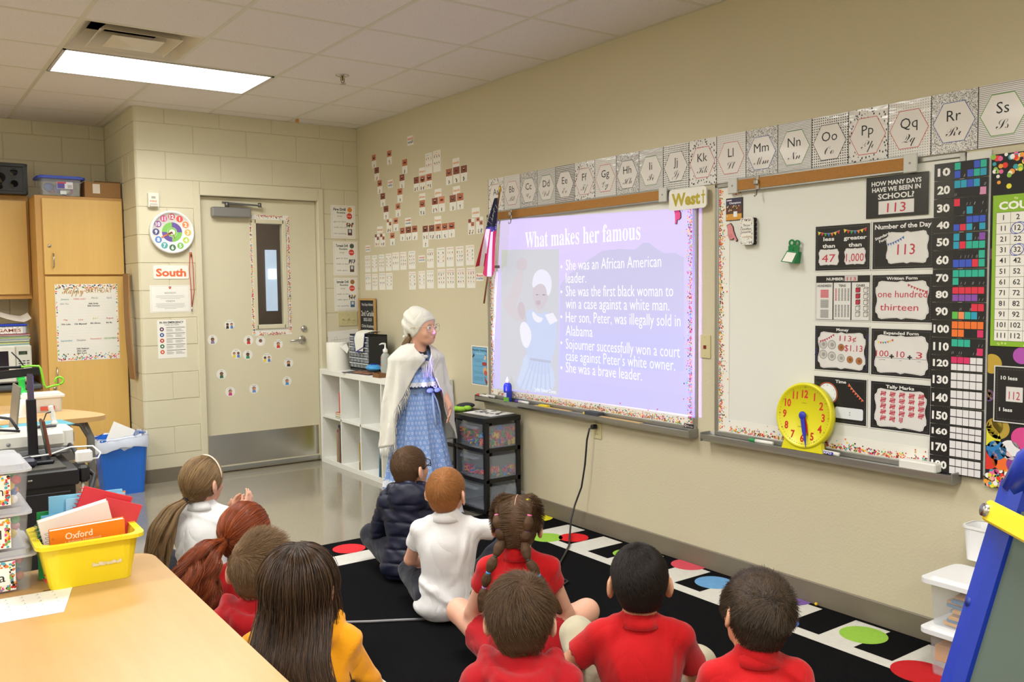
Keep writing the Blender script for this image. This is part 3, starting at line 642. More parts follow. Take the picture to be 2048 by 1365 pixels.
# ================================================================== whiteboards and what hangs on them
WB = mat('whiteboard_enamel', (226, 227, 220), .22, var=.01, vs=2, spec=.5)
CORK = mat('cork', (170, 120, 60), .85, var=.12, vs=150)
def whiteboard(y0, y1, z0, z1, label, hooks, trayy):
    t = thing('whiteboard', label, 'whiteboard', M=FB(y0, z0)); W, h = y0-y1, z1-z0
    MB(WB).box(.015, W-.015, .015, h-.015, 0, .011).build('writing_surface', t)
    b = MB(ALU); b.box(0, W, 0, .022, 0, .018, bev=.003).box(0, .022, .02, h, 0, .018, bev=.003).box(W-.022, W, .02, h, 0, .018, bev=.003).box(0, W, h-.02, h, 0, .018, bev=.003); b.build('frame', t)
    b = MB(ALU); b.box(.1, W-.19, h-.052, h+.012, .018, .034, bev=.002); b.build('map_rail', t)
    MB(CORK).box(.14, W-.23, h-.044, h+.004, .034, .0365, bev=.001).build('cork_strip', t)
    for x in (.1, W-.23):
        b = MB(mat('rail_cap', (202, 202, 196), .4)); b.box(x, x+.055, h-.056, h+.016, .03, .042, bev=.003); b.disc(x+.028, h-.02, .005, flat('8a8a86'), .0425); b.build('rail_end', t)
    for x in hooks:
        b = MB(CHROME); b.box(x-.008, x+.008, h-.05, h+.014, .036, .04, bev=.001).box(x-.012, x+.012, h-.03, h-.006, .04, .055, bev=.004).tube([(x, h-.05, .04), (x, h-.075, .044), (x, h-.082, .056), (x, h-.07, .06)], .003); b.build('map_hook', t)
    ta, tb = trayy; a0, a1 = y0-ta, y0-tb
    b = MB(ALU); prof = [(0, .012), (.004, .012), (.008, .0), (.058, -.006), (.062, .004), (.07, .004), (.07, -.016), (.056, -.03), (.012, -.03), (0, -.012)]
    V = [(x, v, w_) for x in (a0, a1) for w_, v in prof]; n = len(prof)
    b.add(V, [tuple(range(n)), tuple(range(n, 2*n))[::-1]]+[(i, n+i, n+(i+1) % n, (i+1) % n) for i in range(n)]); b.build('marker_tray', t)
    [MB(mat('tray_end', (150, 150, 146), .4, metal=.7)).box(a-.003, a+.003, -.03, .014, 0, .072, bev=.002).build('tray_end', t) for a in (a0-.003, a1+.003)]
    p = MB(); p.rect(W-.075, .012, W-.01, .034, flat('2a2a2e'), .0186); p.disc(W-.064, .023, .007, flat('d8d4cc'), .0188); p.disc(W-.064, .023, .004, flat('b03030'), .0189); p.text(S('Claridge', 'script'), W-.034, .0185, .014, flat('d8d4cc'), .0188, w=.04); p.build('maker_plate', t)
    return t
B1 = whiteboard(-1.94, -3.775, .685, 1.895, 'wide whiteboard carrying the lavender projected slide', (.31,), (-1.855, -3.775))
B2 = whiteboard(-3.897, -5.10, .685, 1.895, 'whiteboard with the yellow teaching clock and black number posters', (.27,), (-3.86, -5.095))
OB = .0118           # face of the writing surface
g = 'confetti border strips on the whiteboards'
def bstrip(lb, y0, y1, z0, z1, n, ed): strip('confetti_border', 'confetti dotted border strip '+lb, FB(y0, z0, OB), y0-y1, z1-z0, n, ed, g)
bstrip('up the left edge of the projection whiteboard', -1.965, -2.035, .71, 1.83, 700, 'l')
bstrip('up the right edge of the projection whiteboard', -3.68, -3.75, .71, 1.83, 700, 'r')
bstrip('along the bottom of the projection whiteboard', -2.035, -3.68, .71, .775, 900, 'b')
bstrip('up the left edge of the whiteboard with the teaching clock', -3.922, -3.985, .71, 1.87, 700, 'l')
bstrip('along the bottom of the whiteboard with the teaching clock', -3.985, -4.975, .71, .77, 560, 'b')
bstrip('short piece at the top left of the clock whiteboard', -3.985, -4.055, 1.81, 1.87, 60, 't')
# ------------------------------------------------------------------ the projected slide: projector light put into glowing sheets on the whiteboard
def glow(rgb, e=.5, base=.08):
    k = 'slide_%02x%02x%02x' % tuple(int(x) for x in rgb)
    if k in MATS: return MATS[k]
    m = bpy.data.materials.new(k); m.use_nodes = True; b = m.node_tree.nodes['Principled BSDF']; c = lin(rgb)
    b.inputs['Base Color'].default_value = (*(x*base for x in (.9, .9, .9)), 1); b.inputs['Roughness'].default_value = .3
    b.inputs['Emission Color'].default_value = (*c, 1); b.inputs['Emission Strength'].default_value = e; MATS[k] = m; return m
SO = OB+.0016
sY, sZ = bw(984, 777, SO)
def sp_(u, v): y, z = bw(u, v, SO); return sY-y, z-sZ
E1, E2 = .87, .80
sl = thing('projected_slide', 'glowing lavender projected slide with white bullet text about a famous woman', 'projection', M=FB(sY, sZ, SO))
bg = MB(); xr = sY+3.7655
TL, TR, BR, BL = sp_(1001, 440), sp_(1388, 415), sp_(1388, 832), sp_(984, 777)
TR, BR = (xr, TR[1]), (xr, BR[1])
# vertical wash of the slide's own background, lavender pink above to lavender blue below
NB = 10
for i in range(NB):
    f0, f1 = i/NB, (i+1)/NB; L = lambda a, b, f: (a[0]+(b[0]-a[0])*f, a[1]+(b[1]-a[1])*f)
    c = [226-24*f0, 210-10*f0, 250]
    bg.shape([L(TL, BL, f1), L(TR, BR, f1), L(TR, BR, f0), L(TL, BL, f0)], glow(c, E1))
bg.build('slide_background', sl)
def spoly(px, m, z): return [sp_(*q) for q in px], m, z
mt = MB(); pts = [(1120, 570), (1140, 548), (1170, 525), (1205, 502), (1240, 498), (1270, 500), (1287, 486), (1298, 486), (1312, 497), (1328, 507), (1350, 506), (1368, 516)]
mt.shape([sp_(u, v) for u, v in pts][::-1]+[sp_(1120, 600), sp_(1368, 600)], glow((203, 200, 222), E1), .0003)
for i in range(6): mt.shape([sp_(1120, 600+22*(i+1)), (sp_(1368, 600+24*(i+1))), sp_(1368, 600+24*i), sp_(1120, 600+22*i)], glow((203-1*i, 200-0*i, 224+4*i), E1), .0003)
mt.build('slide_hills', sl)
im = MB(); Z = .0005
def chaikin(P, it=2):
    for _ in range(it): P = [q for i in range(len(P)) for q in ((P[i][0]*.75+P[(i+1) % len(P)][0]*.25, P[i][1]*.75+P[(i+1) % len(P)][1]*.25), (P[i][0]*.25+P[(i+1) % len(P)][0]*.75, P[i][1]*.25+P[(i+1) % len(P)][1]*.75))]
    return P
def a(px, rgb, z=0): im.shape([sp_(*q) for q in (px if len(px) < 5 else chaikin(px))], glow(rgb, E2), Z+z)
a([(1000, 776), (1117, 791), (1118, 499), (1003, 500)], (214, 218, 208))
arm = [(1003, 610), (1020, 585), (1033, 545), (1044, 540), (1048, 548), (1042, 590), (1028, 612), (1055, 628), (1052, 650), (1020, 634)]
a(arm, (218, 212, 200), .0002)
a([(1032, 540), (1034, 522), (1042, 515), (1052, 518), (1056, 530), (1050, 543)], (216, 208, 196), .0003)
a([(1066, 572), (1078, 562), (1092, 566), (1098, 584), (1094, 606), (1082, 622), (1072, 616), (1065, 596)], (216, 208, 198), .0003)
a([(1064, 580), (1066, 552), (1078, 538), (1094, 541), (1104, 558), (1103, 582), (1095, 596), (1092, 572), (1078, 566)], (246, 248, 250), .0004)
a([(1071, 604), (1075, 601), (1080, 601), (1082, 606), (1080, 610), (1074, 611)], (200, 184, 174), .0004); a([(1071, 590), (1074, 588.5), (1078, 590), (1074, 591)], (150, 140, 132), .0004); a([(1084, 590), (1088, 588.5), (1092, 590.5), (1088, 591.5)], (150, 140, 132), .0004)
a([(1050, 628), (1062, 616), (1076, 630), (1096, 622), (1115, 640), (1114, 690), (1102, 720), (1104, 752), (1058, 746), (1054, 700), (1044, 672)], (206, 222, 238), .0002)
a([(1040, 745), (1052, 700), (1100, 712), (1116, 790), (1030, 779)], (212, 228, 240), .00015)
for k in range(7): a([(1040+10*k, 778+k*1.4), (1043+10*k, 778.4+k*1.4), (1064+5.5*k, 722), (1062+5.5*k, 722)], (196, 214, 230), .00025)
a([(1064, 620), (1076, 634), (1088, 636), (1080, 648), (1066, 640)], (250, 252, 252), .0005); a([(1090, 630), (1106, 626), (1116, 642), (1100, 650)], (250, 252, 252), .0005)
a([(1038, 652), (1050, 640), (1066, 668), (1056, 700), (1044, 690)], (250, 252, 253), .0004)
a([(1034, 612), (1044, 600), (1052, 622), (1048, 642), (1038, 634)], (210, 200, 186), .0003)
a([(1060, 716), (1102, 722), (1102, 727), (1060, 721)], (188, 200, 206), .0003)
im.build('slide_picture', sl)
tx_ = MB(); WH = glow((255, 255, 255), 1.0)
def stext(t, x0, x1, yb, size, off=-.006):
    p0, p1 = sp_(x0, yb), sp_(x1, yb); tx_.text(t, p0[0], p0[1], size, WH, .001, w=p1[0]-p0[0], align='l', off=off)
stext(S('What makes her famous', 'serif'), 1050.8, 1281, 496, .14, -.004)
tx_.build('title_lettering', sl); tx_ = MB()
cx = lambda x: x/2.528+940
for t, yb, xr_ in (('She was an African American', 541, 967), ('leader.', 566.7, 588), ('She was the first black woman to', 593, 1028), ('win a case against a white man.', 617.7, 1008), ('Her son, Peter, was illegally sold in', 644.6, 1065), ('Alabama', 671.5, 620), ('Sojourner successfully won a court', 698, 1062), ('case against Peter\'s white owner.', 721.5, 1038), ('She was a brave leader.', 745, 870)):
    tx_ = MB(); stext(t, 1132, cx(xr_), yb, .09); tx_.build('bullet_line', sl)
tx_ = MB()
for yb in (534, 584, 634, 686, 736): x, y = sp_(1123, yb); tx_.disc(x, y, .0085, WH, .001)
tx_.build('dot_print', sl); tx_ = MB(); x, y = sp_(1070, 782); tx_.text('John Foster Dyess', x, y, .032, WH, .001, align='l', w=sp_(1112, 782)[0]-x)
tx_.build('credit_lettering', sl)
# ------------------------------------------------------------------ things on board 1 and between the boards
M, w_, h_ = rectB(1340, 381, 1415, 415, .03)
sheet('direction_sign', 'white plaque reading West in gold at the top between the whiteboards', 'sign', M, w_, h_, PAPER, lambda p, w, h: (p.text('West', w*.46, h*.22, h*.8, flat('b5a52c'), w=w*.76, off=.04), p.rect(w*.905, h*.2, w*.935, h*.82, flat('b5a52c')), p.rect(w*.87, h*.55, w*.97, h*.63, flat('b5a52c'), .0001)), r=.02, th=.008, part='lettering')
def hand_magnet(label, u, v, rgb, flip, off):
    y, z = bw(u, v, off); M = FB(y, z, off, .25); s = .045
    P = [(-.5, 1), (.2, 1.05), (.45, .6), (.42, .1), (.55, -.5), (.75, -1.05), (.5, -1.15), (.2, -.62), (.1, -.75), (-.1, -.78), (-.2, -.7), (-.35, -.72), (-.5, -.55), (-.62, -.1), (-.45, .45)]
    P = [((-x if flip else x)*s*.75, y_*s*.9) for x, y_ in P]
    if not flip: P = P[::-1]
    t = MB(flat('2a2426')).prism([(x*1.08, y_*1.06) for x, y_ in P][::1], 0, .006).build('hand_magnet', M=M, label=label, cat='magnet')
    p = MB(); p.shape(P, flat(rgb), .0064)
    for k in range(3): p.line([((-.28+.16*k)*s*(-1 if flip else 1), -.12*s), ((-.28+.16*k)*s*(-1 if flip else 1), -.5*s)], .0012, flat('7a3038'), .0066)
    p.build('print', t)
hand_magnet('red pointing hand magnet below the West plaque', 1356, 428, 'c8404e', True, SO+.002)
hand_magnet('pink pointing hand magnet near the confetti eraser', 1464, 466, 'd88a8c', False, OB)
M, w_, h_ = rectB(1401, 670, 1422, 717)
sheet('call_switch', 'ivory wall plate with a small red button between the whiteboards', 'switch', M, w_, h_, mat('ivory', (206, 196, 150), .4), lambda p, w, h: (p.box(w*.38, w*.62, h*.4, h*.55, 0, .002, flat('7a1c18')), p.disc(w*.5, h*.1, .002, flat('8a8468')), p.disc(w*.5, h*.9, .002, flat('8a8468'))), th=.006, r=.004, part='button')
M, w_, h_ = rectB(1187, 845, 1204, 879)
ol = sheet('wall_outlet', 'ivory wall outlet under the marker tray with a black plug in it', 'outlet', M, w_, h_, mat('ivory', (206, 196, 150), .4), lambda p, w, h: [p.rect(w*x, h*y, w*x+.003, h*y+.009, flat('3a3830')) for y in (.22,) for x in (.36, .58)], th=.006, r=.004, part='socket')
# ------------------------------------------------------------------ board 2
M, w_, h_ = rectB(1453, 398, 1486, 440, OB)
def photo(p, w, h):
    p.rect(0, h*.03, w*.95, h*.3, flat('d49a3c')); p.rect(0, h*.3, w*.95, h*.66, flat('5a3a2c'), 0); p.rect(0, h*.66, w*.95, h*.97, flat('3a3850'))
    for k in range(26): p.disc(random.uniform(.05, .9)*w, random.uniform(.2, .66)*h, w*.035, flat(random.choice(('d2c04a', 'b03028', '8a2a20', 'c8b058', 'e0d8c8', '2a2a2a'))), .0001, 6)
    p.text('Champions', w*.55, h*.74, h*.12, flat('e8e6f0'), .0002, w=w*.7, off=.03); p.rect(w*.05, h*.88, w*.35, h*.93, flat('e8e6f0'), .0002); p.rect(w*.46, h*.16, w*.68, h*.4, flat('e8ecf0'), .0003)
sheet('team_photo', 'black framed team photo card at the top left of the whiteboard', 'photo', M, w_, h_, flat('1c1a1e'), photo, th=.003)
y, z = bw(1496, 463, OB+.02); er = thing('confetti_eraser', 'upright black felt eraser with speckled white top and printed words on the whiteboard', 'eraser', M=FB(y, z, OB))
b = MB(mat('felt_black', (30, 30, 32), .95)); ew, eh = .038, .062
for k in range(6): b.box(-ew, ew, -eh+k*.0207, -eh+k*.0207+.0195, 0, .026, bev=.005)
b.build('felt', er); b = MB(PAPER); b.prism(rrect(-ew, -eh, ew, eh, .012), .026, .03); tp = b.build('printed_top', er)
p = MB(); confetti(p, -ew+.004, -eh+.004, ew-.004, eh-.004, 130, (.0012, .002), lambda x, y: .95 if abs(x) > ew*.7 or abs(y) > eh*.75 else .04, .0304, ['2a2a2a', '2a2a2a', '8a2a40', '303a5a'])
for s, yy, c in (('Throw', .022, BLK), ('kindness', .006, BLK), ('around like', -.008, BLK), ('confetti', -.03, 'a8863a')): p.text(s, 0, yy, .016, flat(c), .0306, w=min(.05, .008*len(s)))
p.build('print', tp)
y, z = bw(1590, 512, OB); gc = thing('magnetic_clip', 'green bulldog clip magnet with a small white label on the whiteboard', 'clip', M=FB(y, z, OB, -.14))
GR = mat('clip_green', (8, 122, 62), .4); b = MB(GR); b.add([(-.034, -.03, .004), (.034, -.03, .004), (.034, .02, .004), (-.034, .02, .004), (-.034, -.03, .05), (.034, -.03, .05), (.03, .02, .02), (-.03, .02, .02)], [(3, 2, 1, 0), (4, 5, 6, 7), (0, 1, 5, 4), (1, 2, 6, 5), (2, 3, 7, 6), (3, 0, 4, 7)]); b.build('jaw', gc)
for s in (-1, 1): b = MB(GR); b.ring(s*.014, .055, .008, .016, GR, .016, 18); b.ring(s*.014, .055, .008, .016, GR, .013, 18); b.prism([(s*.014-.012, .012), (s*.014+.012, .012), (s*.014+.014, .042), (s*.014-.014, .042)], .012, .017); b.build('handle', gc)
MB(PAPER).add([(-.026, -.026, .0512), (.026, -.026, .0512), (.024, .014, .0264), (-.024, .014, .0264)], [(0, 1, 2, 3)]).build('label_card', gc)
# black number posters
BP = mat('chalk_black', (34, 34, 36), .3, var=.03, vs=20, coat=.15); CH = 'e6e6e4'; RED = flat('c02a44')
def fancy(p, x0, y0, x1, y1, m=None, z=.0002):
    w, h = x1-x0, y1-y0; P = []
    def arc(cx, cy, r, a0, a1, n=6, ry=None):
        for k in range(n+1): t = a0+(a1-a0)*k/n; P.append((cx+r*math.cos(t), cy+(ry or r)*math.sin(t)))
    P = [(.5, 0), (.42, .035), (.25, .02), (.12, .0), (.06, .03), (.04, .13), (.0, .18), (.0, .3), (.03, .45), (.03, .55), (0, .7), (0, .82), (.04, .87), (.06, .97), (.12, 1.0), (.25, .98), (.42, .965), (.5, 1.0), (.58, .965), (.75, .98), (.88, 1.0), (.94, .97), (.96, .87), (1, .82), (1, .7), (.97, .55), (.97, .45), (1, .3), (1, .18), (.96, .13), (.94, .03), (.88, 0), (.75, .02), (.58, .035)]
    Q = [(x0+a*w, y0+b*h) for a, b in P][::-1]; p.shape(Q, m or mat('card_white', (222, 220, 218), .35, var=.03, vs=14), z)
    c = ((x0+x1)/2, (y0+y1)/2); n = len(Q)
    for i in range(n):
        a, b = Q[i], Q[(i+1) % n]; L = math.hypot(b[0]-a[0], b[1]-a[1]); k = max(1, int(L/.006))
        for j in range(k):
            f, g_ = j/k, (j+.55)/k; q = [(c[0]+(a[0]+(b[0]-a[0])*t-c[0])*.965, c[1]+(a[1]+(b[1]-a[1])*t-c[1])*.955) for t in (f, g_)]; p.line(q, .0009, flat('8a8a8c'), z+.0001)
def dashes(p, w, h, m='6a6a6c'):
    e = .012
    for a, b in (((e, e), (w-e, e)), ((w-e, e), (w-e, h-e)), ((w-e, h-e), (e, h-e)), ((e, h-e), (e, e))):
        L = math.hypot(b[0]-a[0], b[1]-a[1]); n = int(L/.0095)
        for k in range(n): p.line([(a[0]+(b[0]-a[0])*t, a[1]+(b[1]-a[1])*t) for t in (k/n, (k+.55)/n)], .0012, flat(m), .0001)
def bunting(p, P, s, cols, z=.0006):
    for k in range(len(P)-1):
        (ax, ay), (bx, by) = P[k], P[k+1]; mx, my = (ax+bx)/2, (ay+by)/2; nx, ny = (by-ay), -(bx-ax); L = math.hypot(nx, ny)
        p.shape([(ax, ay), (mx+nx/L*s, my+ny/L*s), (bx, by)], flat(cols[k % len(cols)]), z)
    p.line(P, .001, flat('c8c8c4'), z+.0001)
RB5 = ['e8d03c', 'd23c34', '4fa04a', '3a78c0', 'e07a38', 'e8d03c', 'd23c34']
def chalkt(p, s, x, y, size, w=None, rot=0, z=.0003): p.text(s, x, y, size, flat(CH), z, off=.028, w=w, rot=rot)
def hand(p, s, x, y, size, w=None, z=.0008): p.text(s, x, y, size, RED, z, w=w, shear=.04)
def border(p, w, h): p.frame(0, 0, w, h, .004, flat('d8d8d4'), 0); dashes(p, w, h)
def d_howmany(p, w, h):
    chalkt(p, 'HOW MANY DAYS', w*.49, h*.78, h*.15, w*.8); chalkt(p, 'HAVE WE BEEN IN', w*.49, h*.63, h*.15, w*.78); chalkt(p, 'SCHOOL?', w*.49, h*.45, h*.18, w*.58)
    p.rect(w*.21, h*.08, w*.78, h*.40, mat('card_white', (222, 220, 218), .35, var=.03, vs=14), .0002); hand(p, '113', w*.5, h*.12, h*.32, w*.3)
def d_less(p, w, h):
    border(p, w, h)
    for k in range(2):
        x = w*(.26+.47*k); bunting(p, [(x-w*.2+w*.4*i/7, h*(.87-.05*math.sin(PI*i/7)+.02*k)) for i in range(8)], h*.075, RB5)
        chalkt(p, ('less', 'greater')[k], x, h*.66, h*.115, w*(.2, .4)[k]); chalkt(p, 'than', x, h*.51, h*.115, w*.23); fancy(p, x-w*.185, h*.13, x+w*.185, h*.48)
        hand(p, ('47', '1,000')[k], x, h*.2, h*.24, w*(.25, .31)[k])
def d_day(p, w, h):
    border(p, w, h); chalkt(p, 'Number of the Day', w*.5, h*.83, h*.13, w*.9); chalkt(p, 'Standard', w*.18, h*.66, h*.08, w*.25, .35); chalkt(p, 'Form', w*.2, h*.585, h*.08, w*.15, .35)
    fancy(p, w*.24, h*.12, w*.91, h*.76); bunting(p, [(w*(.255+.27*i/7), h*(.53+.14*(i/7)**1.6)) for i in range(8)], h*.06, ['3a68b0']); hand(p, '113', w*.56, h*.3, h*.3, w*.28)
def d_number(p, w, h):
    p.frame(0, 0, w, h, .004, flat('d8d8d4'), 0); chalkt(p, 'NUMBER:', w*.37, h*.88, h*.085, w*.32); p.rect(w*.54, h*.86, w*.77, h*.975, flat('c9c2bc'), .0002); hand(p, '113', w*.66, h*.87, h*.11, w*.16)
    for k, s in enumerate(('HUNDREDS', 'TENS', 'ONES')):
        x0 = w*(.02+.325*k); x1 = x0+w*.305; p.rect(x0, h*.03, x1, h*.83, flat('dddcd8'), .0002); p.text(s, (x0+x1)/2, h*.74, h*.07, flat(BLK), .0004, off=.03, w=(x1-x0)*(.85, .42, .5)[k])
    for k in range(3):
        y = h*(.5-.22*k); p.rect(w*.1, y, w*.25, y+h*.18, RED if k == 0 else flat('8a8a8a'), .0004)
        for i in range(8): p.rect(w*.1, y+h*.0225*i, w*.25, y+h*.0225*i+h*.006, flat('e8c0c4' if k == 0 else 'd0d0cc'), .0005); p.rect(w*(.1+.019*i), y, w*(.1+.019*i)+w*.003, y+h*.18, flat('e8c0c4' if k == 0 else 'c8c8c4'), .0005)
    for r in range(2):
        for k in range(5):
            x = w*(.37+.056*k); y = h*(.43-.35*r); c = 'c02a44' if (r, k) == (0, 0) else '6a6a6a'; p.rect(x, y, x+w*.032, y+h*.27, flat(c), .0004)
            for i in range(9): p.rect(x, y+h*.03*i, x+w*.032, y+h*.03*i+h*.012, flat('dddcd8'), .0005)
    for r in range(5):
        for k in range(2):
            x, y, s = w*(.74+.14*k), h*(.62-.128*r), w*.06; c = 'c02a44' if k == 0 and r < 3 else None
            if c: p.rect(x, y, x+s*1.25, y+s*1.2, flat(c), .0004)
            for q in ([(x, y), (x+s, y), (x+s, y+s), (x, y+s), (x, y)], [(x, y+s), (x+s*.3, y+s*1.3), (x+s*1.3, y+s*1.3), (x+s, y+s)], [(x+s*1.3, y+s*1.3), (x+s*1.3, y+s*.3), (x+s, y)]): p.line(q, .0016, flat('2a2022'), .0006)
def d_written(p, w, h):
    border(p, w, h); chalkt(p, 'Written Form', w*.5, h*.88, h*.085, w*.5); fancy(p, w*.07, h*.07, w*.93, h*.86); bunting(p, [(w*(.6+.31*i/7), h*(.80-.16*(i/7)**.8)) for i in range(8)], h*.055, ['b83a40'])
    hand(p, 'one hundred', w*.51, h*.52, h*.2, w*.8); hand(p, 'thirteen', w*.46, h*.25, h*.2, w*.62)
def d_money(p, w, h):
    border(p, w, h); random.seed(4)
    for k in range(26): x = random.choice((random.uniform(.01, .07), random.uniform(.93, .98))); p.disc(w*x, h*random.uniform(.1, .95), w*.008, flat('3a34a0'), .0003, 6)
    chalkt(p, 'Money', w*.52, h*.88, h*.085, w*.22); fancy(p, w*.07, h*.06, w*.93, h*.86); bunting(p, [(w*(.1+.27*i/7), h*(.66+.16*(i/7)**1.5)) for i in range(8)], h*.055, ['b83a50'])
    for u, v, c, r in ((.17, .58, 'c4c2be', .075), (.33, .58, 'c4c2be', .075), (.5, .53, 'a86a3c', .06), (.17, .36, 'c4c2be', .075), (.33, .33, 'c4c2be', .075), (.5, .3, 'c4c2be', .065), (.66, .28, 'b0703e', .06), (.82, .26, 'b0703e', .06)): p.disc(w*u, h*v, w*r, flat('7a7a78'), .0004, 18); p.disc(w*u, h*v, w*r*.88, flat(c), .0005, 18); p.disc(w*u+w*r*.1, h*v, w*r*.45, flat('9a9894' if c[0] == 'c' else '8a5228'), .0006, 8)
    hand(p, '113¢', w*.62, h*.67, h*.17, w*.3); hand(p, '$1.13', w*.72, h*.46, h*.19, w*.32)
def d_expanded(p, w, h):
    border(p, w, h); chalkt(p, 'Expanded Form', w*.5, h*.87, h*.085, w*.56); fancy(p, w*.07, h*.07, w*.93, h*.86); bunting(p, [(w*(.12+.26*i/7), h*(.72-.02*math.sin(PI*i/7)+.06*(i/7)**2)) for i in range(8)], h*.05, RB5)
    for s, x, ww in (('100', .2, .21), ('10', .5, .13), ('3', .79, .1)): hand(p, s, w*x, h*.41, h*.18, w*ww); p.rect(w*(x-.12), h*.385, w*(x+.12), h*.392, flat('5a5a5a'), .0006); p.text({'100': 'hundreds', '10': 'tens', '3': 'ones'}[s], w*x, h*.335, h*.035, flat('6a6a6a'), .0006)
    for x in (.355, .645): p.rect(w*x-w*.038, h*.405, w*x+w*.038, h*.435, flat('4a4a4a'), .0007); p.rect(w*x-w*.014, h*.375, w*x+w*.014, h*.465, flat('4a4a4a'), .0007)
def d_time(p, w, h):
    border(p, w, h); chalkt(p, 'Time', w*.52, h*.87, h*.09, w*.2); p.disc(w*.27, h*.62, w*.19, flat('d8603a'), .0002, 32); p.disc(w*.27, h*.62, w*.18, flat('201c1c'), .0003, 32); p.disc(w*.27, h*.62, w*.17, flat('e4e8ee'), .0004, 32)
    for k in range(12): q = PI/2-2*PI*(k+1)/12; p.text(str(k+1), w*.27+w*.14*math.cos(q), h*.61+w*.14*math.sin(q), h*.045, flat('5a6070'), .0006)
    bunting(p, [(w*(.67+.27*i/7), h*(.88-.34*(i/7)**.85)) for i in range(8)][::-1][::-1], h*.06, ['e8683a']); p.prism(rrect(w*.42, h*.12, w*.93, h*.36, .008), .0001, .0005, flat('dfe4ea'))
    for y in (.21, .26): p.disc(w*.69, h*y, w*.008, flat('2a2a2a'), .0008)
def d_tally(p, w, h):
    border(p, w, h); chalkt(p, 'Tally Marks', w*.5, h*.86, h*.09, w*.46); fancy(p, w*.08, h*.06, w*.93, h*.85)
    for r, n in enumerate((5, 5, 5, 5, 3)):
        for k in range(n):
            x, y, L = w*(.19+.155*k), h*(.7-.125*r), h*.09; five = not (r == 4 and k == 2)
            for i in range(4 if five else 3): p.line([(x+w*.022*i, y+random.uniform(-.004, .004)), (x+w*.022*i+.002, y+L)], .0034, RED, .0008)
            if five: p.line([(x-w*.01, y+L*.25), (x+w*.085, y+L*.75)], .0034, RED, .0009)
NP = [('black poster asking HOW MANY DAYS HAVE WE BEEN IN SCHOOL with red 113', 1733.3, 357.1, 1857, 428.6, d_howmany), ('black poster with less than 47 and greater than 1,000', 1630.4, 452.4, 1741.4, 541, d_less), ('black poster headed Number of the Day with red 113', 1744.7, 443.3, 1869, 538, d_day),
 ('hundreds tens and ones block chart headed NUMBER 113', 1631.4, 550.9, 1741.4, 644.2, d_number), ('black Written Form poster reading one hundred thirteen', 1743.8, 549, 1866.6, 648, d_written), ('black Money poster with drawn coins and $1.13', 1629.5, 650, 1739, 749, d_money),
 ('black Expanded Form poster reading 100 + 10 + 3', 1741.9, 655.2, 1865.2, 760.9, d_expanded), ('black Time poster half hidden behind the yellow teaching clock', 1627.6, 750, 1734.2, 855.2, d_time), ('black Tally Marks poster filled with red tallies', 1740.9, 760, 1861.8, 872.8, d_tally)]
for lb, a0, b0, a1, b1, d in NP:
    M, w_, h_ = rectB(a0, b0, a1, b1, OB+(.004 if 'HOW' in lb else 0)); sheet('number_poster', lb, 'poster', M, w_, h_, BP, d, 'black number posters')
# ten frame strips
random.seed(11)
TC = {'G': '2ab49a', 'T': '2aa0c0', 'B': '3a58c8', 'R': 'e03048', 'K': '1c1a1c', 'P': 'd890b8', 'V': '8a50b0', 'O': 'f07830', 'o': 'f09060', 'L': '60c050', 'N': 'd83068', '-': None}
TF = ['GKKBG BKBGT', 'TTBTK KKKKP', 'RKKKK KKTKK', 'KKBBB BRTKT', 'TKTKV TRGGG', 'KKKKG BBBRG', 'GGGGG GKKKK', 'RRRRR VVVVK', 'KKKRR LoGTK', 'OOOOO OOKKN', 'GGGKK KKKKN', 'NNN-- -----']+['----- -----']*6
YT = [57, 127, 200, 272, 336, 406, 480, 548, 612, 682, 752, 822, 884, 955, 1027, 1098, 1153, 1224, 1292]
NW = 'ten twenty thirty forty fifty sixty seventy eighty ninety one-hundred one-hundred-ten one-hundred-twenty one-hundred-thirty one-hundred-forty one-hundred-fifty one-hundred-sixty one-hundred-seventy one-hundred-eighty'.split()
TW_ = ['topmost of the column']+[x+' from the top' for x in ('second', 'third', 'fourth', 'fifth', 'sixth', 'seventh', 'eighth', 'ninth', 'tenth', 'eleventh', 'twelfth')]+['%s from the bottom' % x for x in ('sixth', 'fifth', 'fourth', 'third', 'second')]+['lowest of the column']
zs = [bw(1878-9*k/18, 300+y/2.007, .014)[1] for k, y in enumerate(YT)]
ya, yb = -4.985, -5.188
for k in range(18):
    n = (k+1)*10
    def d(p, w, h, k=k, n=n):
        p.text(str(n), w*.185, h*.27, h*.62, flat('ecebe8'), .0004, off=.04, w=w*(.24 if n < 100 else .3)); x0, gw = w*.38, w*.117; p.rect(x0, h*.03, w*.97, h*.97, flat('1c1a1c'), .0001)
        for r, row in enumerate(TF[k].split()):
            for c, q in enumerate(row):
                col = TC[q]; p.rect(x0+gw*c+.001, h*(.52-.47*r)+.0006, x0+gw*(c+1)-.001, h*(.95-.47*r)-.0006, flat(col) if col else flat('e2e0e2'), .0003)
                if col and q == 'K' and random.random() < .55:
                    for _ in range(2): xx = x0+gw*(c+random.random()); p.line([(xx, h*(.55-.47*r)), (xx+.003, h*(.7-.47*r))], .0008, flat('c8c6c8'), .0005)
    yy = (zs[k]-zs[k+1])
    sheet('ten_frame', 'ten frame strip numbered %s %s, %s' % (NW[k], 'with coloured squares' if k < 12 else 'with empty squares', TW_[k]), 'chart strip', FB(ya-.0, zs[k+1]+.0015, .0195, random.uniform(-.006, .006)), ya-yb, yy-.002, BP, d, 'ten frame strips in the tall column')
sheet('backing_board', 'narrow white backing panel behind the column of ten frames', 'panel', FB(-5.102, .70, .0), .09, 1.19, mat('panel_white', (218, 218, 212), .5), th=.012)
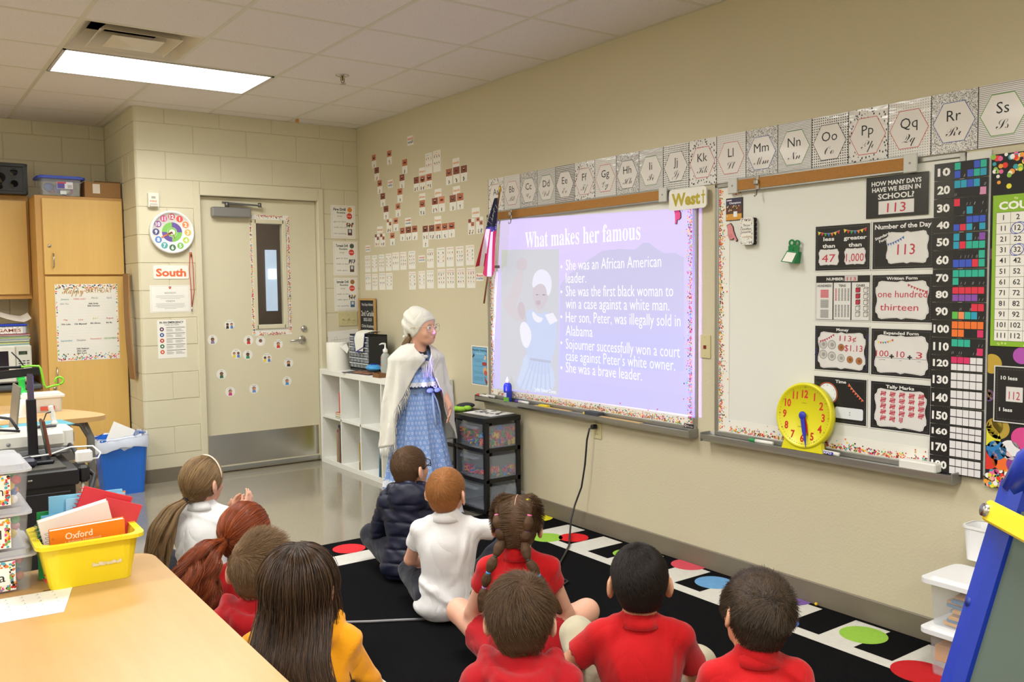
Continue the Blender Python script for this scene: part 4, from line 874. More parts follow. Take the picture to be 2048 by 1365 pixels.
# black bulletin board with dots
def dotboard(p, w, h):
    confetti(p, .003, h-.13, w, h-.003, 420, (.006, .011), lambda x, y: max(.03, 1-(h-y)/.085), cols=['e8372c', 'f0a03a', 'e8e03a', 'f4f0ec', '8cc04a', 'e86aa0', 'f0b0a0', '3aa0b0'], nn=10); confetti(p, .003, .003, w, .12, 620, (.006, .011), lambda x, y: max(.02, 1-y/.09), .0003, cols=['e8372c', 'f0a03a', 'e8e03a', 'f4f0ec', '8cc04a', 'e86aa0', 'f0b0a0', '3aa0b0'], nn=10)
    for u, v, c, r in ((1997, 857, 'b59a3c', .04), (1977, 791, '6a4a8a', .022), (1980, 508, '6a3a5a', .02), (1990, 853, 'b8983c', .03), (1975, 790, '9a7a30', .02), (1981, 873, 'e0d83a', .038), (1993, 901, '2f7fc0', .036), (2020, 901, 'e8e6ea', .036), (2004, 920, 'f0702c', .038), (2046, 878, 'd8488f', .04), (1976, 920, 'e0362c', .035), (1984, 728, 'c0a03a', .036), (2044, 712, 'b050b0', .03), (2030, 930, 'a050b0', .03)):
        y, z = bw(u, v, .016); q = (-5.195-y, z-.665)
        if r < q[0] < w-r: p.disc(q[0], q[1], r, flat(c), .0006, 24)
        else: p.shape([(max(0.002, q[0]+r*math.cos(2*PI*i/24)), q[1]+r*math.sin(2*PI*i/24)) for i in range(24)], flat(c), .0006)
bd = sheet('bulletin_board', 'black bulletin board with confetti edges and big coloured dots', 'board', FB(-5.195, .665, .001), .95, 1.205, mat('paper_black', (22, 22, 23), .6), dotboard, th=.016)
(hy, hz1), (_, hz0) = bw(1987, 392, .02), bw(1985, 692, .02)
def hundred(p, w, h):
    p.rect(0, 0, w, h, flat('8ab82c'), 0); p.text('COUNT TO 120', w*.35, h*.905, h*.07, flat('f4f4f0'), .0004, w=w*.62, off=.04)
    for k in range(40): p.disc(w*random.random(), h*random.choice((random.uniform(.965, .99), random.uniform(.005, .02))), .004, flat('c8dc80'), .0002, 7)
    x0, x1, y0, y1 = w*.025, w*.975, h*.035, h*.885; p.rect(x0, y0, x1, y1, flat('eceae4'), .0003)
    for r in range(13): p.rect(x0, y0+(y1-y0)*r/12-.0007, x1, y0+(y1-y0)*r/12+.0007, flat('6a6a5a'), .0005)
    for c in range(11): p.rect(x0+(x1-x0)*c/10-.0006, y0, x0+(x1-x0)*c/10+.0006, y1, flat('6a6a5a'), .0005)
    for r in range(12):
        for c in range(10): p.text(str(r*10+c+1), x0+(x1-x0)*(c+.5)/10, y0+(y1-y0)*(11-r+.3)/12, .026, flat('2a2a2a'), .0006, off=.015)
    for r, c in ((1, 1), (3, 1)):
        xx, yy = x0+(x1-x0)*(c+.5)/10, y0+(y1-y0)*(11-r+.5)/12
        for q in (.021, .0235): p.add([(xx+(q+e)*math.cos(2*PI*i/24), yy+(q+e)*.9*math.sin(2*PI*i/24+.3*(q > .022)), .0008) for i in range(25) for e in (-.001, .001)], [(2*i, 2*i+1, 2*i+3, 2*i+2) for i in range(24)], flat('3a58b8'))
sheet('hundreds_chart', 'lime green hundreds chart with two numbers circled in blue', 'chart', FB(hy, hz0, .0195), .52, hz1-hz0, PAPER, hundred, th=.002)
(hy, hz1), (_, hz0) = bw(1989, 731, .02), bw(1987, 843, .02)
def d_lessc(p, w, h):
    border(p, w, h); chalkt(p, '10 less', w*.22, h*.76, h*.09, w*.24); chalkt(p, '1 less', w*.18, h*.2, h*.09, w*.19); p.rect(w*.18, h*.38, w*.42, h*.64, flat('dcdad8'), .0003); hand(p, '112', w*.3, h*.42, h*.2, w*.16); p.rect(w*.46, h*.38, w*.7, h*.64, flat('dcdad8'), .0003); hand(p, '113', w*.58, h*.42, h*.2, w*.16)
sheet('number_poster', 'black card with 10 less, 1 less and a red 112', 'poster', FB(hy, hz0, .0195), .24, hz1-hz0, BP, d_lessc, 'black number posters', th=.002)
# blue seating poster by the board
M, w_, h_ = rectB(943, 691, 977, 774)
def d_flex(p, w, h):
    p.rect(w*.05, h*.03, w*.95, h*.97, flat('6fb0d8')); p.text('Flexible Seating', w*.5, h*.87, h*.07, flat('1c1c24'), .0002, w=w*.86, off=.02); p.text('Expectations', w*.52, h*.79, h*.06, flat('c8e0ec'), .0002, w=w*.5); p.frame(w*.05, h*.03, w*.95, h*.97, .003, flat('26343c'), .0001)
    for k, ls in enumerate((('Choose a spot that', 'allows you to do', 'your best work.'), ('Sit with good posture.',), ('Take care of the', 'community supplies.'), ('Our teacher reserves', 'the right to move', 'anyone at any time.'))):
        for q, s in enumerate(ls): p.text(s, w*.16, h*(.66-.14*k-.035*q-(.04 if k else 0)), h*.03, flat('2a3a44'), .0002, align='l', w=min(w*.55, w*.03*len(s)))
    p.prism(rrect(w*.65, h*.51, w*.92, h*.6, .01), .0001, .0004, flat('a83a34')); blob(p, w*.12, h*.77, w*.07, ['2f6a4a', '2a2a2a']); blob(p, w*.85, h*.75, w*.08, ['b83a34', 'e8c0a0']); p.disc(w*.82, h*.39, w*.12, flat('d8b080'), .0002); p.disc(w*.85, h*.33, w*.09, flat('c85a4a'), .0003); blob(p, w*.85, h*.18, w*.1, ['b83a34', 'd8a070', '8a3a2a'])
sheet('seating_poster', 'light blue Flexible Seating poster at the left of the projection whiteboard', 'poster', M, w_, h_, PAPER, d_flex)
# ================================================================== rug
RUG = mat('rug_black', (15, 15, 17), .95, var=.15, vs=60, bump=.5, bs=420, spec=.06)
RUGW = mat('rug_white', (208, 205, 196), .95, var=.05, vs=50, bump=.5, bs=420, spec=.1)
rug = MB(RUG).box(-2.27, -.016, -6.4, -2.29, 0, .010, bev=.004).build('classroom_rug', label='black classroom rug with white ladder border and coloured dots', cat='rug')
def rmat(rgb): return mat('rug_'+rgb, rgb, .95, var=.06, vs=60, bump=.5, bs=420, spec=.1)
p = MB(); Z = .0104
p.rect(-2.07, -6.3, -1.885, -2.53, RUGW, Z); p.rect(-2.07, -2.69, -.30, -2.53, RUGW, Z+.0001); p.rect(-.362, -6.3, -.298, -2.53, RUGW, Z+.0002)
p.build('white_border', rug)
for k in range(11): q = MB(); y = -2.80-.3155*k; q.rect(-.30, y-.155, -.045, y, RUGW, Z+.0003); q.build('white_bar', rug)
for u, v, c, r in ((1147, 1076, 'd8282c', .084), (1094, 1076, '93bf48', .088), (1078, 1036, 'e4dc2c', .085), (995, 1046, 'cc4a5c', .085), (1254, 1108, '93bf48', .075), (1378, 1130, 'd0505e', .09), (1428, 1166, '6a9ccc', .09), (1588, 1196, '7a5ca0', .09), (1568, 1246, '4a6cb8', .06), (1727, 1271, '93bf48', .092), (1840, 1345, 'c0262a', .1), (698, 1098, 'd8343a', .088)):
    x, y = fl(u, v, .01); x = min(x, -.022-r*.2); q = MB()
    pts = [(min(-.018, x+r*math.cos(2*PI*k/28)), y+r*math.sin(2*PI*k/28)) for k in range(28)]
    q.add([(a, b, Z+.0006) for a, b in pts], [tuple(range(28))], rmat(c)); q.build('rug_dot', rug)
random.seed(5)
# ================================================================== storage wall in the recess
MAPLE = wood('maple_veneer', (228, 190, 116), (212, 170, 94), .38)
MAPLE2 = wood('maple_edge', (206, 162, 92), (186, 138, 72), .42)
CF = .40; X0, X1 = -2.353, -1.762
t = thing('tall_cabinet', 'tall maple storage cabinet with two doors in the corner recess', 'cabinet')
MB(MAPLE2).box(X0, X1, CF+.02, RY-.01, .09, 2.122, bev=.002).box(X0+.02, X1-.02, CF+.08, RY-.02, 0, .09).build('carcass', t)
def pull(parent, x, y, z0, z1):
    b = MB(CHROME); b.tube([(x, y, z0), (x, y-.026, z0+.004), (x, y-.03, (z0+z1)/2), (x, y-.026, z1-.004), (x, y, z1)], .0045, n=8); b.build('handle', parent)
def lock(parent, x, y, z): b = MB(CHROME); b.M = FD(x, z, y); b.lathe([(0, .008), (.008, .008), (.012, .004), (.012, 0)], n=16); b.box(-.001, .001, -.005, .005, .008, .0085, flat('303030')); b.build('lock', parent)
d = MB(MAPLE).box(-2.309, X1-.006, CF-.002, CF+.018, 1.547, 2.10, bev=.002).build('door', t); pull(d, -2.25, CF-.002, 1.60, 1.70); lock(d, -2.272, CF-.002, 1.755)
d = MB(MAPLE).box(-2.309, X1-.006, CF-.002, CF+.018, .12, 1.533, bev=.002).build('door', t); pull(d, -2.257, CF-.002, .75, .865); lock(d, -2.275, CF-.002, .713)
t = thing('wall_cabinet', 'maple wall cabinet above the microwave', 'cabinet'); WY = .70
MB(MAPLE2).box(-3.75, X0-.002, WY+.02, RY-.01, 1.37, 2.14, bev=.002).build('carcass', t)
for a, b in ((-2.98, -2.372), (-3.6, -2.99)): d = MB(MAPLE).box(a, b, WY, WY+.018, 1.405, 2.10, bev=.002).build('door', t); pull(d, a+.05, WY, 1.45, 1.55)
t = thing('base_cabinet', 'maple base cabinet carrying the dark counter under the microwave', 'cabinet')
MB(MAPLE2).box(-3.75, X0-.002, .42, RY-.01, .09, .715, bev=.002).box(-3.73, X0-.02, .5, RY-.02, 0, .09).build('carcass', t)
for a, b in ((-2.98, -2.372), (-3.6, -2.99)): d = MB(MAPLE).box(a, b, .40, .418, .12, .56, bev=.002).build('door', t); pull(d, b-.05, .4, .42, .52); d = MB(MAPLE).box(a, b, .40, .418, .57, .705, bev=.002).build('drawer', t); pull(d, (a+b)/2, .4, .62, .66)
MB(mat('counter_grey', (86, 90, 92), .35, var=.05, vs=60)).box(-3.75, X0-.003, .37, RY-.01, .717, .755, bev=.012).build('countertop', label='dark grey laminate worktop under the microwave', cat='worktop')
# microwave
t = thing('microwave', 'white microwave oven with dark door on the counter', 'microwave', (-2.66, .5, .756)); MW = mat('microwave_white', (216, 214, 204), .35, var=.01); W = .25
MB(MW).box(-W, W, -.06, .34, .012, .285, bev=.012).build('body', t)
b = MB(flat('2a2a2a')); [b.box(x-.02, x+.02, y-.02, y+.02, 0, .013) for x in (-.2, .2) for y in (-.02, .28)]; b.build('feet', t)
d = MB(MW).box(-W+.003, W-.105, -.075, -.059, .02, .278, bev=.006).build('door', t); MB(mat('dark_glass', (38, 30, 40), .12, var=.05)).box(-W+.03, W-.15, -.0765, -.074, .05, .245, bev=.001).build('door_window', d)
MB(mat('microwave_panel', (206, 205, 192), .4)).box(W-.102, W-.004, -.07, -.059, .02, .278, bev=.004).build('control_panel', t)
b = MB(); b.M = FD(0, 0, -.0705); b.rect(W-.085, .215, W-.03, .24, flat('22281e')); b.text('12:00', W-.057, .22, .016, flat('5a7a4a'), .0002)
for r in range(3):
    for c in range(3): b.rect(W-.088+.026*c, .165-.017*r, W-.07+.026*c, .173-.017*r, flat('3a3c40'))
for r in range(4):
    for c in range(2): b.rect(W-.085+.04*c, .1-.018*r, W-.072+.04*c, .1025-.018*r, flat('9a9a94'))
b.build('keypad', t)
# folders on the microwave, a labelled box on them, a loose sheet
z = 1.042
for k, (c, n) in enumerate((('2fa6b0', 'teal'), ('d8d83a', 'yellow'), ('2f6a50', 'dark green'), ('d8d4b0', 'cream'), ('5a84b8', 'blue'), ('a8b86a', 'olive'), ('86b83c', 'lime'), ('4a5a6a', 'slate'), ('b83a50', 'crimson'))):
    th = random.uniform(.0075, .0095); o = MB(mat('folder_'+c, c, .5)); x1 = -2.412-random.uniform(0, .01)
    o.box(-.2, 0, -.001, .22, 0, .0015).box(-.2, 0, -.001, .22, th-.0025, th-.001).box(-.2, -.197, -.001, .22, 0, th-.001).box(-.195, -.003, .002, .215, .0015, th-.0025, PAPER)
    o.build('workbook', loc=(x1, .45, z), rz=random.uniform(-.012, .012), label='%s workbook lying in the stack on the microwave' % n, cat='book', group='workbooks stacked on the microwave'); z += th
t = thing('plastic_box', 'shallow box with blue lid and dotted GAMES label on the workbooks', 'box', (-2.56, .58, z)); hb = .058
MB(mat('box_clear', (190, 196, 204), .3, alpha=.85)).box(-.12, .125, -.11, .12, 0, hb, bev=.006).build('tub', t); MB(mat('lid_blue', (38, 70, 190), .35)).box(-.128, .133, -.118, .128, hb, hb+.014, bev=.005).build('lid', t)
p = MB(); p.M = FD(-.118, .004, -.1115); p.rect(0, 0, .22, .05, flat('e8e6e0')); confetti(p, .002, .002, .218, .048, 120, (.001, .002), lambda x, y: 1 if y < .008 or y > .042 or x > .212 else 0, .0002, ['2a2a2a']); p.text('GAMES', .135, .014, .032, flat('8a4a34'), .0004, w=.15, off=.02); p.build('label_card', t)
b = MB(PAPER); n = 8; V = []
for i in range(n+1):
    for j in range(3): f = i/n; V.append((-.1+.2*f, -.06+.1*j, .02+.045*(1-f)**2+.05*max(0, f-.75)**1.2*3+.02*j))
b.add(V, [(i*3+j, i*3+3+j, i*3+4+j, i*3+1+j) for i in range(n) for j in range(2)]); b.build('loose_sheet', loc=(-2.49, .6, z+hb+.004), label='curling loose sheet of paper on the blue lidded box', cat='paper')
# on top of the cabinets
CR = mat('crate_black', (24, 24, 26), .35, var=.05)
t = thing('milk_crate', 'black plastic milk crate on top of the wall cabinet', 'crate', (-2.545, .76, 2.141)); W, D_, Hc = .17, .12, .225
def crate_wall(M, w):
    b = MB(CR); b.M = M; b.box(-w, w, 0, .022, 0, .012, bev=.003).box(-w, w, Hc-.028, Hc, -.004, .014, bev=.004).box(-w, -w+.02, .02, Hc-.02, 0, .012).box(w-.02, w, .02, Hc-.02, 0, .012)
    hol = [(0, .115, .04), (-w*.55, .075, .026), (w*.55, .075, .026), (-w*.55, .16, .026), (w*.55, .16, .026), (0, .05, .02)]
    N = 40
    for x, y, r in hol: b.ring(x, y, r, r+.009, CR, .0125, 16); b.add([(x+q*math.cos(2*PI*k/16), y+q*math.sin(2*PI*k/16), zz) for k in range(16) for q, zz in ((r, .0125), (r, 0))], [(2*k, 2*((k+1) % 16), 2*((k+1) % 16)+1, 2*k+1) for k in range(16)])
    g_ = w*2/26
    for i in range(26):
        for j in range(14):
            x, y = -w+g_*(i+.5), .022+(Hc-.05)*(j+.5)/14
            if all(math.hypot(x-a, y-c) > r+.004 for a, c, r in hol): b.rect(x-g_/2, y-(Hc-.05)/28, x+g_/2, y+(Hc-.05)/28, CR, .006)
    b.build('side', t)
crate_wall(FD(0, 0, -D_), W); crate_wall(FD(0, 0, D_), W)
for s in (-1, 1): crate_wall(Matrix(((0, 0, -1*s*-1, s*W), (s*1, 0, 0, 0), (0, 1, 0, 0), (0, 0, 0, 1))), D_)
MB(CR).box(-W, W, -D_, D_, 0, .012).build('floor_panel', t)
def openbox(b, w, d, h, fl=0, th=.004, m=None, r=.0, n=1):   # tapered open tub, top wider by fl
    for a0, a1, s in ((0, h, 1),):
        P0 = rrect(-w, -d, w, d, max(.002, r), 4); P1 = rrect(-w-fl, -d-fl, w+fl, d+fl, max(.002, r+fl), 4); Q1 = rrect(-w-fl+th, -d-fl+th, w+fl-th, d+fl-th, max(.001, r+fl-th), 4); Q0 = rrect(-w+th, -d+th, w-th, d-th, max(.001, r-th), 4); k = len(P0)
        V = [(x, y, 0) for x, y in P0]+[(x, y, h) for x, y in P1]+[(x, y, h) for x, y in Q1]+[(x, y, th) for x, y in Q0]
        F = [tuple(range(k))[::-1], tuple(range(3*k, 4*k))]
        for q in range(3): F += [(q*k+i, q*k+(i+1) % k, (q+1)*k+(i+1) % k, (q+1)*k+i) for i in range(k)]
        b.add(V, F, m)
    return b
CLEAR = mat('clear_plastic', (222, 228, 236), .12, var=0, alpha=.17, spec=.6); FROST = mat('frosted_plastic', (196, 206, 220), .3, var=.02, alpha=.20)
t = thing('storage_tub', 'clear storage tub with blue lid and purple label on the tall cabinet', 'storage box', (-2.175, .5, 2.1225))
openbox(MB(CLEAR), .125, .09, .125, .012, r=.02).build('tub', t); b = MB(mat('lid_blue', (38, 70, 190), .35)); b.prism(rrect(-.16, -.12, .16, .12, .03), .122, .136); b.prism(rrect(-.14, -.1, .14, .1, .03), .136, .144); b.build('lid', t)
b = MB(); b.M = Matrix.Translation((0, -.1005, 0)) @ Matrix(((1, 0, 0, 0), (0, 0, -1, 0), (0, 1, 0, 0), (0, 0, 0, 1))); b.rect(-.03, .05, .075, .1, flat('e6e2ee')); b.rect(-.028, .052, .02, .088, flat('5a4aa0'), .0003); b.rect(-.028, .088, .03, .099, flat('c83a50'), .0003); b.rect(.04, .055, .07, .08, flat('b8b8b8'), .0003); b.rect(-.01, .01, .03, .035, flat('dde4ea'), .0003); b.build('label_card', t)
for k in range(7): q = MB(mat('tub_fill_%d' % (k % 4), ('c86a70', '5a74c0', 'd8d4d0', '6a5aa8')[k % 4], .6)); q.ell((random.uniform(-.09, .09), random.uniform(-.05, .05), .045+.01*(k % 3)), (.035, .03, .035)); q.build('folded_cloth', loc=(-2.175, .5, 2.1255), label='bundle of cloth seen through the blue lidded tub', cat='cloth', group='cloth bundles inside the lidded tub')
CARD = mat('cardboard', (150, 112, 68), .8, var=.04)
t = thing('cardboard_box', 'low brown cardboard box with a taped label on the tall cabinet', 'box', (-1.893, .52, 2.1225)); MB(CARD).box(-.125, .125, -.1, .1, 0, .115, bev=.002).build('carton', t)
b = MB(mat('carton_edge', (92, 66, 42), .8)); b.box(-.05, .124, -.099, -.02, .115, .122).build('flap', t); b = MB(flat('d8cfc0')); b.box(-.07, -.02, -.1012, -.1, .03, .1).build('label_card', t)
# brown cardboard roll hanging in front of the pillar return
b = MB(CARD); V = []; n = 10
for i in range(n+1):
    f = i/n; z = .765+.785*f; y = .17+.12*max(0, f-.45)**1.5*2; x = -1.775-.02*math.sin(PI*f)
    for dy, dx in ((-.06, 0), (.06, -.012), (.06, -.02), (-.06, -.01)): V.append((x+dx, y+dy, z))
b.add(V, [(4*i+k, 4*i+(k+1) % 4, 4*i+4+(k+1) % 4, 4*i+4+k) for i in range(n) for k in range(4)]+[(0, 1, 2, 3), (4*n+3, 4*n+2, 4*n+1, 4*n)]); b.build('cardboard_strip', label='long curled brown cardboard strip hung beside the tall cabinet', cat='cardboard')
# birthday chart on the lower cabinet door
(xa, za), (xb, zb) = dw(109, 569, CF-.002), dw(240, 717, CF-.002)
def bday(p, w, h):
    e = ['e8372c', 'f07c3a', 'f5c531', '1d1d1f', '6fb04a', '4aa7c0', 'd9488f', '2a3a6a']
    confetti(p, .004, .004, w-.004, h-.004, 330, (.003, .0055), lambda x, y: 1 if y < h*.045 or y > h*.94 else .75 if x < w*.025 or x > w*.975 else (.35 if y > h*.9 or y < .09*h else 0), 0, e)
    p.text(S('Happy', 'script'), w*.28, h*.875, h*.13, flat('b58a2a'), .0006, w=w*.34); p.text('BIRTHDAY', w*.7, h*.885, h*.1, flat('b59034'), .0006, w=w*.42)
    for k in range(22): p.rect(w*.03, h*(.06+.037*k), w*.97, h*(.06+.037*k)+.0008, flat('d4dcd8'), .0001)
    cs = ['2f8a8a', 'd87a7a', '6fa050', '6a7a9a', 'd2502e', 'd85a6a', 'c8c83a', 'b83a6a', '3a9aa8', '6a3a5a', 'd8603a', '5aa04a']
    for k, m in enumerate('January FEBRUARY March April May June JULY August September October November DECEMBER'.split()): p.text(S(m, 'script') if False else m, w*(.15+.235*(k % 4)), h*(.795-.27*(k//4)+(.012 if k % 4 > 1 else 0)), h*.032, flat(cs[k]), .0006, shear=.2 if k % 2 == 0 else 0)
    for s, x, y in (('26th Emily', .6, .735), ('26th Dawson', .6, .705), ('19th Luke', .15, .47), ('15th Maxwell', .38, .47), ('8th Abram', .62, .475), ('4th Bo', .84, .478), ('29th Kathryn', .4, .145), ('29th Leah', .38, .115), ('29th Kord', .38, .085)): p.text(s, w*x, h*y, h*.028, flat(INK), .0006, off=.02)
    p.text('30th Max', w*.14, h*.735, h*.028, flat('8a8a98'), .0006)
sheet('birthday_chart', 'white Happy BIRTHDAY calendar chart on the tall cabinet door', 'chart', FD(xa, zb, CF-.0025), xb-xa, za-zb, PAPER, bday)
# ================================================================== recycling bin
t = thing('recycling_bin', 'blue recycling bin with a white liner beside the pillar', 'bin', (-1.955, -.16, 0)); BLU = mat('bin_blue', (36, 110, 216), .35, var=.04, vs=5)
openbox(MB(BLU), .13, .10, .40, .035, th=.004, r=.025).build('bin', t)
b = MB(mat('bin_liner', (214, 222, 238), .4, var=.05, alpha=.9, bump=.4, bs=25)); k = 40; V = []; F = []
for j, (g_, z) in enumerate(((-.012, .25), (.002, .33), (.006, .405), (-.004, .412), (.012, .39), (.016, .325))):
    for i in range(k):
        a = 2*PI*i/k; w_, d_ = .13+.035*z/.4+g_, .10+.035*z/.4+g_; c_, s_ = math.cos(a), math.sin(a); q = (abs(c_)**4+abs(s_)**4)**-.25
        V.append((w_*c_*q+random.uniform(-.003, .003), d_*s_*q+random.uniform(-.003, .003), z+random.uniform(-.006, .006)+(.015*math.sin(3*a) if j in (0, 5) else 0)+(.012*math.cos(a) if j > 1 else 0)))
for j in range(5): F += [(j*k+i, j*k+(i+1) % k, (j+1)*k+(i+1) % k, (j+1)*k+i) for i in range(k)]
b.add(V, F, smooth=True); b.build('liner', t)
b = MB(PAPER); b.M = Matrix.Translation((-.06, .0, .26)) @ Matrix.Rotation(.5, 4, 'Y') @ Matrix.Rotation(-.35, 4, 'X'); b.box(-.08, .08, -.001, .001, 0, .24); b.build('discarded_paper', loc=(-1.955, -.16, 0), label='crooked white sheet sticking out of the recycling bin', cat='paper')
# ================================================================== white cube shelf
SHW = mat('shelf_white', (232, 232, 226), .42, var=.01)
SX, SYB, ST_ = -.385, -1.475, .768
t = thing('cube_shelf', 'low white eight compartment cube shelf along the board wall', 'shelf')
y1 = -.012; x1 = -.008
b = MB(SHW)
MB(SHW).box(SX, x1, SYB, y1, ST_-.04, ST_, bev=.001).build('top_panel', t); MB(SHW).box(SX, x1, SYB, y1, 0, .04, bev=.001).build('bottom_panel', t)
for a, c in ((y1-.04, y1), (SYB, SYB+.04)): MB(SHW).box(SX, x1, a, c, .04, ST_-.04).build('side_panel', t)
pit = (y1-SYB-.08)/4; ys = [y1-.04-pit*k for k in range(5)]
for k in (1, 2, 3): MB(SHW).box(SX+.003, x1, ys[k]-.008, ys[k]+.008, .04, ST_-.04).build('divider', t)
MB(SHW).box(SX+.003, x1, SYB+.04, y1-.04, .376, .392).build('middle_shelf', t); MB(SHW).box(x1-.004, x1, SYB+.04, y1-.04, .04, ST_-.04).build('back_panel', t)
def book(label, x0, x1_, y0, y1_, z0, z1, rgb, tilt=0, grp='books in the cube shelf'):
    cx, cy = (x0+x1_)/2, y0; o = thing('book', label, 'book', (cx, cy, z0), group=grp); hx, w_, h_ = (x1_-x0)/2, y1_-y0, z1-z0
    o.rotation_euler = (tilt, 0, 0)
    c = mat('cover_'+rgb, rgb, .4, var=.03); MB(c).box(-hx, hx, 0, .0018, 0, h_).box(-hx, hx, w_-.0018, w_, 0, h_).box(-hx, -hx+.002, 0, w_, 0, h_).build('cover', o); MB(PAPER).box(-hx+.003, hx-.003, .002, w_-.002, .003, h_-.004).build('pages', o)
# lower left cube (nearest the door): upright books against the divider; others stand in cubes two and three
y = ys[1]+.010
for w_, h_, c, n in ((.012, .26, '8a5a3a', 'brown'), (.014, .30, '5a3a30', 'dark red'), (.010, .28, 'd8c8a8', 'cream'), (.012, .30, '2a5a7a', 'blue'), (.010, .24, 'e8e0c0', 'pale'), (.012, .26, 'd87a6a', 'coral'), (.009, .22, 'd8d05a', 'yellow')):
    book('thin %s book standing in the lower cube nearest the door' % n, SX+.004, SX+.28, y, y+w_, .0405, .0405+h_, c); y += w_+.001
book('red book standing on a short stack in the upper cube nearest the door', SX+.004, SX+.2, ys[1]+.011, ys[1]+.033, .443, .60, 'e05a50'); 
for k in range(3): o = thing('book', '%s book lying flat in the upper cube nearest the door' % ('lowest green', 'middle cream', 'top orange')[k], 'book', (SX+.105, ys[1]+.056, .3925+.0165*k), group='books in the cube shelf'); MB(mat('cover_flat%d' % k, ('8a9a5a', 'd8c8a0', 'd86a3a')[k], .4)).box(-.1, .1, -.045, .045, 0, .002).box(-.1, .1, -.045, .045, .013, .015).box(-.1, .1, .042, .045, 0, .015).build('cover', o); MB(PAPER).box(-.097, .097, -.043, .042, .002, .013).build('pages', o)
book('yellow book leaning in the lower second cube', SX+.004, SX+.26, ys[2]+.012, ys[2]+.024, .042, .25, 'c8a83a', -.06); book('dark red book beside the leaning yellow one', SX+.004, SX+.2, ys[2]+.026, ys[2]+.036, .042, .1, '5a2a20')
book('mustard book standing in the lower third cube', SX+.004, SX+.27, ys[3]+.010, ys[3]+.024, .0405, .35, 'a88a30'); book('blue book leaning on the mustard one in the third cube', SX+.004, SX+.28, ys[3]+.046, ys[3]+.058, .043, .33, '3a82b0', .07)
for k in range(7): o = thing('book', '%s paperback from the bottom of the leaning pile in the upper fourth cube' % ORD[k], 'book', (SX+.14+.004*k, ys[4]+.16-.010*k, .3925+.0135*k+.0), group='paperbacks piled in the fourth cube'); MB(mat('pb%d' % (k % 4), ('e8e0d8', 'e07a6a', 'd8d8d4', 'c84a3a')[k % 4], .4)).box(-.1, .1, -.07, .07, 0, .0012).box(-.1, .1, -.07, .07, .0105, .0117).box(-.1, -.098, -.07, .07, 0, .0117).build('cover', o); MB(PAPER).box(-.097, .097, -.068, .068, .0013, .0104).build('pages', o)
# ---- things on the shelf
t = thing('paper_towel_roll', 'white paper towel roll standing on the cube shelf by the door', 'paper towel', (-.295, -.175, ST_))
TW = mat('towel_paper', (236, 234, 224), .85, var=.01, bump=.3, bs=120)
MB(TW).lathe([(.022, 0), (.088, 0), (.09, .004), (.09, .216), (.088, .22), (.022, .22)], n=40).build('towel', t); MB(mat('core_card', (140, 110, 76), .8)).lathe([(.0225, .0), (.0225, .2205), (.019, .2205), (.019, .0)], n=20, cap=False).build('core', t)
MB(TW).add([(-.03, -.083, .20), (.04, -.085, .21), (.045, -.115, .17), (.02, -.135, .135)], [(0, 1, 2, 3)]).build('loose_sheet', t)
t = thing('drawer_organizer', 'black small parts organizer with clear drawers on the cube shelf', 'organizer', (-.165, -.455, ST_)); OW, OD, OH = .0, 0, 0
OB_ = mat('organizer_black', (28, 29, 31), .45, var=.04)
# front faces the room (-X)
oy0, oy1, ox, od, oh = -.17, .175, -.075, .16, .29
MB(OB_).box(ox+.004, ox+od, oy0, oy0+.006, 0, oh, bev=.001).box(ox+.004, ox+od, oy1-.006, oy1, 0, oh, bev=.001).box(ox+.004, ox+od, oy0, oy1, oh-.01, oh, bev=.003).box(ox+.004, ox+od, oy0, oy1, 0, .02).box(ox+od-.005, ox+od, oy0, oy1, 0, oh).box(ox+.006, ox+od, oy0, oy1, .026, .03).build('case', t)
FR = mat('drawer_clear', (150, 156, 164), .25, var=.06, alpha=.8); FRT = mat('drawer_lip', (196, 200, 204), .3, var=.02)
for r in range(6):
    z0 = .03+.042*r
    for c in range(5 if r < 3 else 4):
        if r < 3:
            if c < 4: a = oy1-.014-(c)*.06; q = a-.05
            else: a = oy1-.012-.24; q = oy0+.010
        else: a = oy1-.014-c*.084; q = a-.072
        d = MB(FR).box(ox, ox+.004, q, a, z0, z0+.037, bev=.001).box(ox+.004, ox+.1, q+.002, a-.002, z0, z0+.003).build('drawer', t); MB(FRT).box(ox-.010, ox, q+.002, a-.002, z0+.028, z0+.037, bev=.002).build('drawer_pull', d)
b = MB(mat('bib_white', (226, 226, 214), .8, var=.02)); n = 10; V = []
for i in range(n+1):
    f = i/n; s = f*.30; X = -.1+s if s > .03 else -.1+.03; 
    for j in range(5):
        g_ = (j/4-.5)*(.16 if f > .25 else .09+.28*f)
        if f < .4: x, z = ox-.016-.004*j*(1-f), oh+.012-(.4-f)*.36
        else: x, z = ox-.012+(f-.4)*.26, oh+.012+.02*math.sin(PI*(f-.4)/.6)
        V.append((x, -.05+g_, z+.004*math.sin(7*f+j)))
b.add(V, [(i*5+j, i*5+j+1, i*5+6+j, i*5+5+j) for i in range(n) for j in range(4)], smooth=True); cl = b.build('white_cloth', loc=(-.165, -.455, ST_), label='white cloth with blue edging draped over the parts organizer', cat='cloth'); b = MB(mat('edging_blue', (50, 54, 130), .7)); b.tube([V[i*5+4] for i in range(5)][::-1]+[V[j] for j in range(5)], .0035, n=6); b.tube([V[j] for j in range(5)]+[V[5*i] for i in range(1, 5)], .0035, n=6); b.build('edging', cl)
t = thing('chalkboard_sign', 'framed 2nd Grade chalkboard sign leaning on the wall behind the organizer', 'sign', M=FB(-.022, ST_+.24, .012)); W, h_ = .29, .33
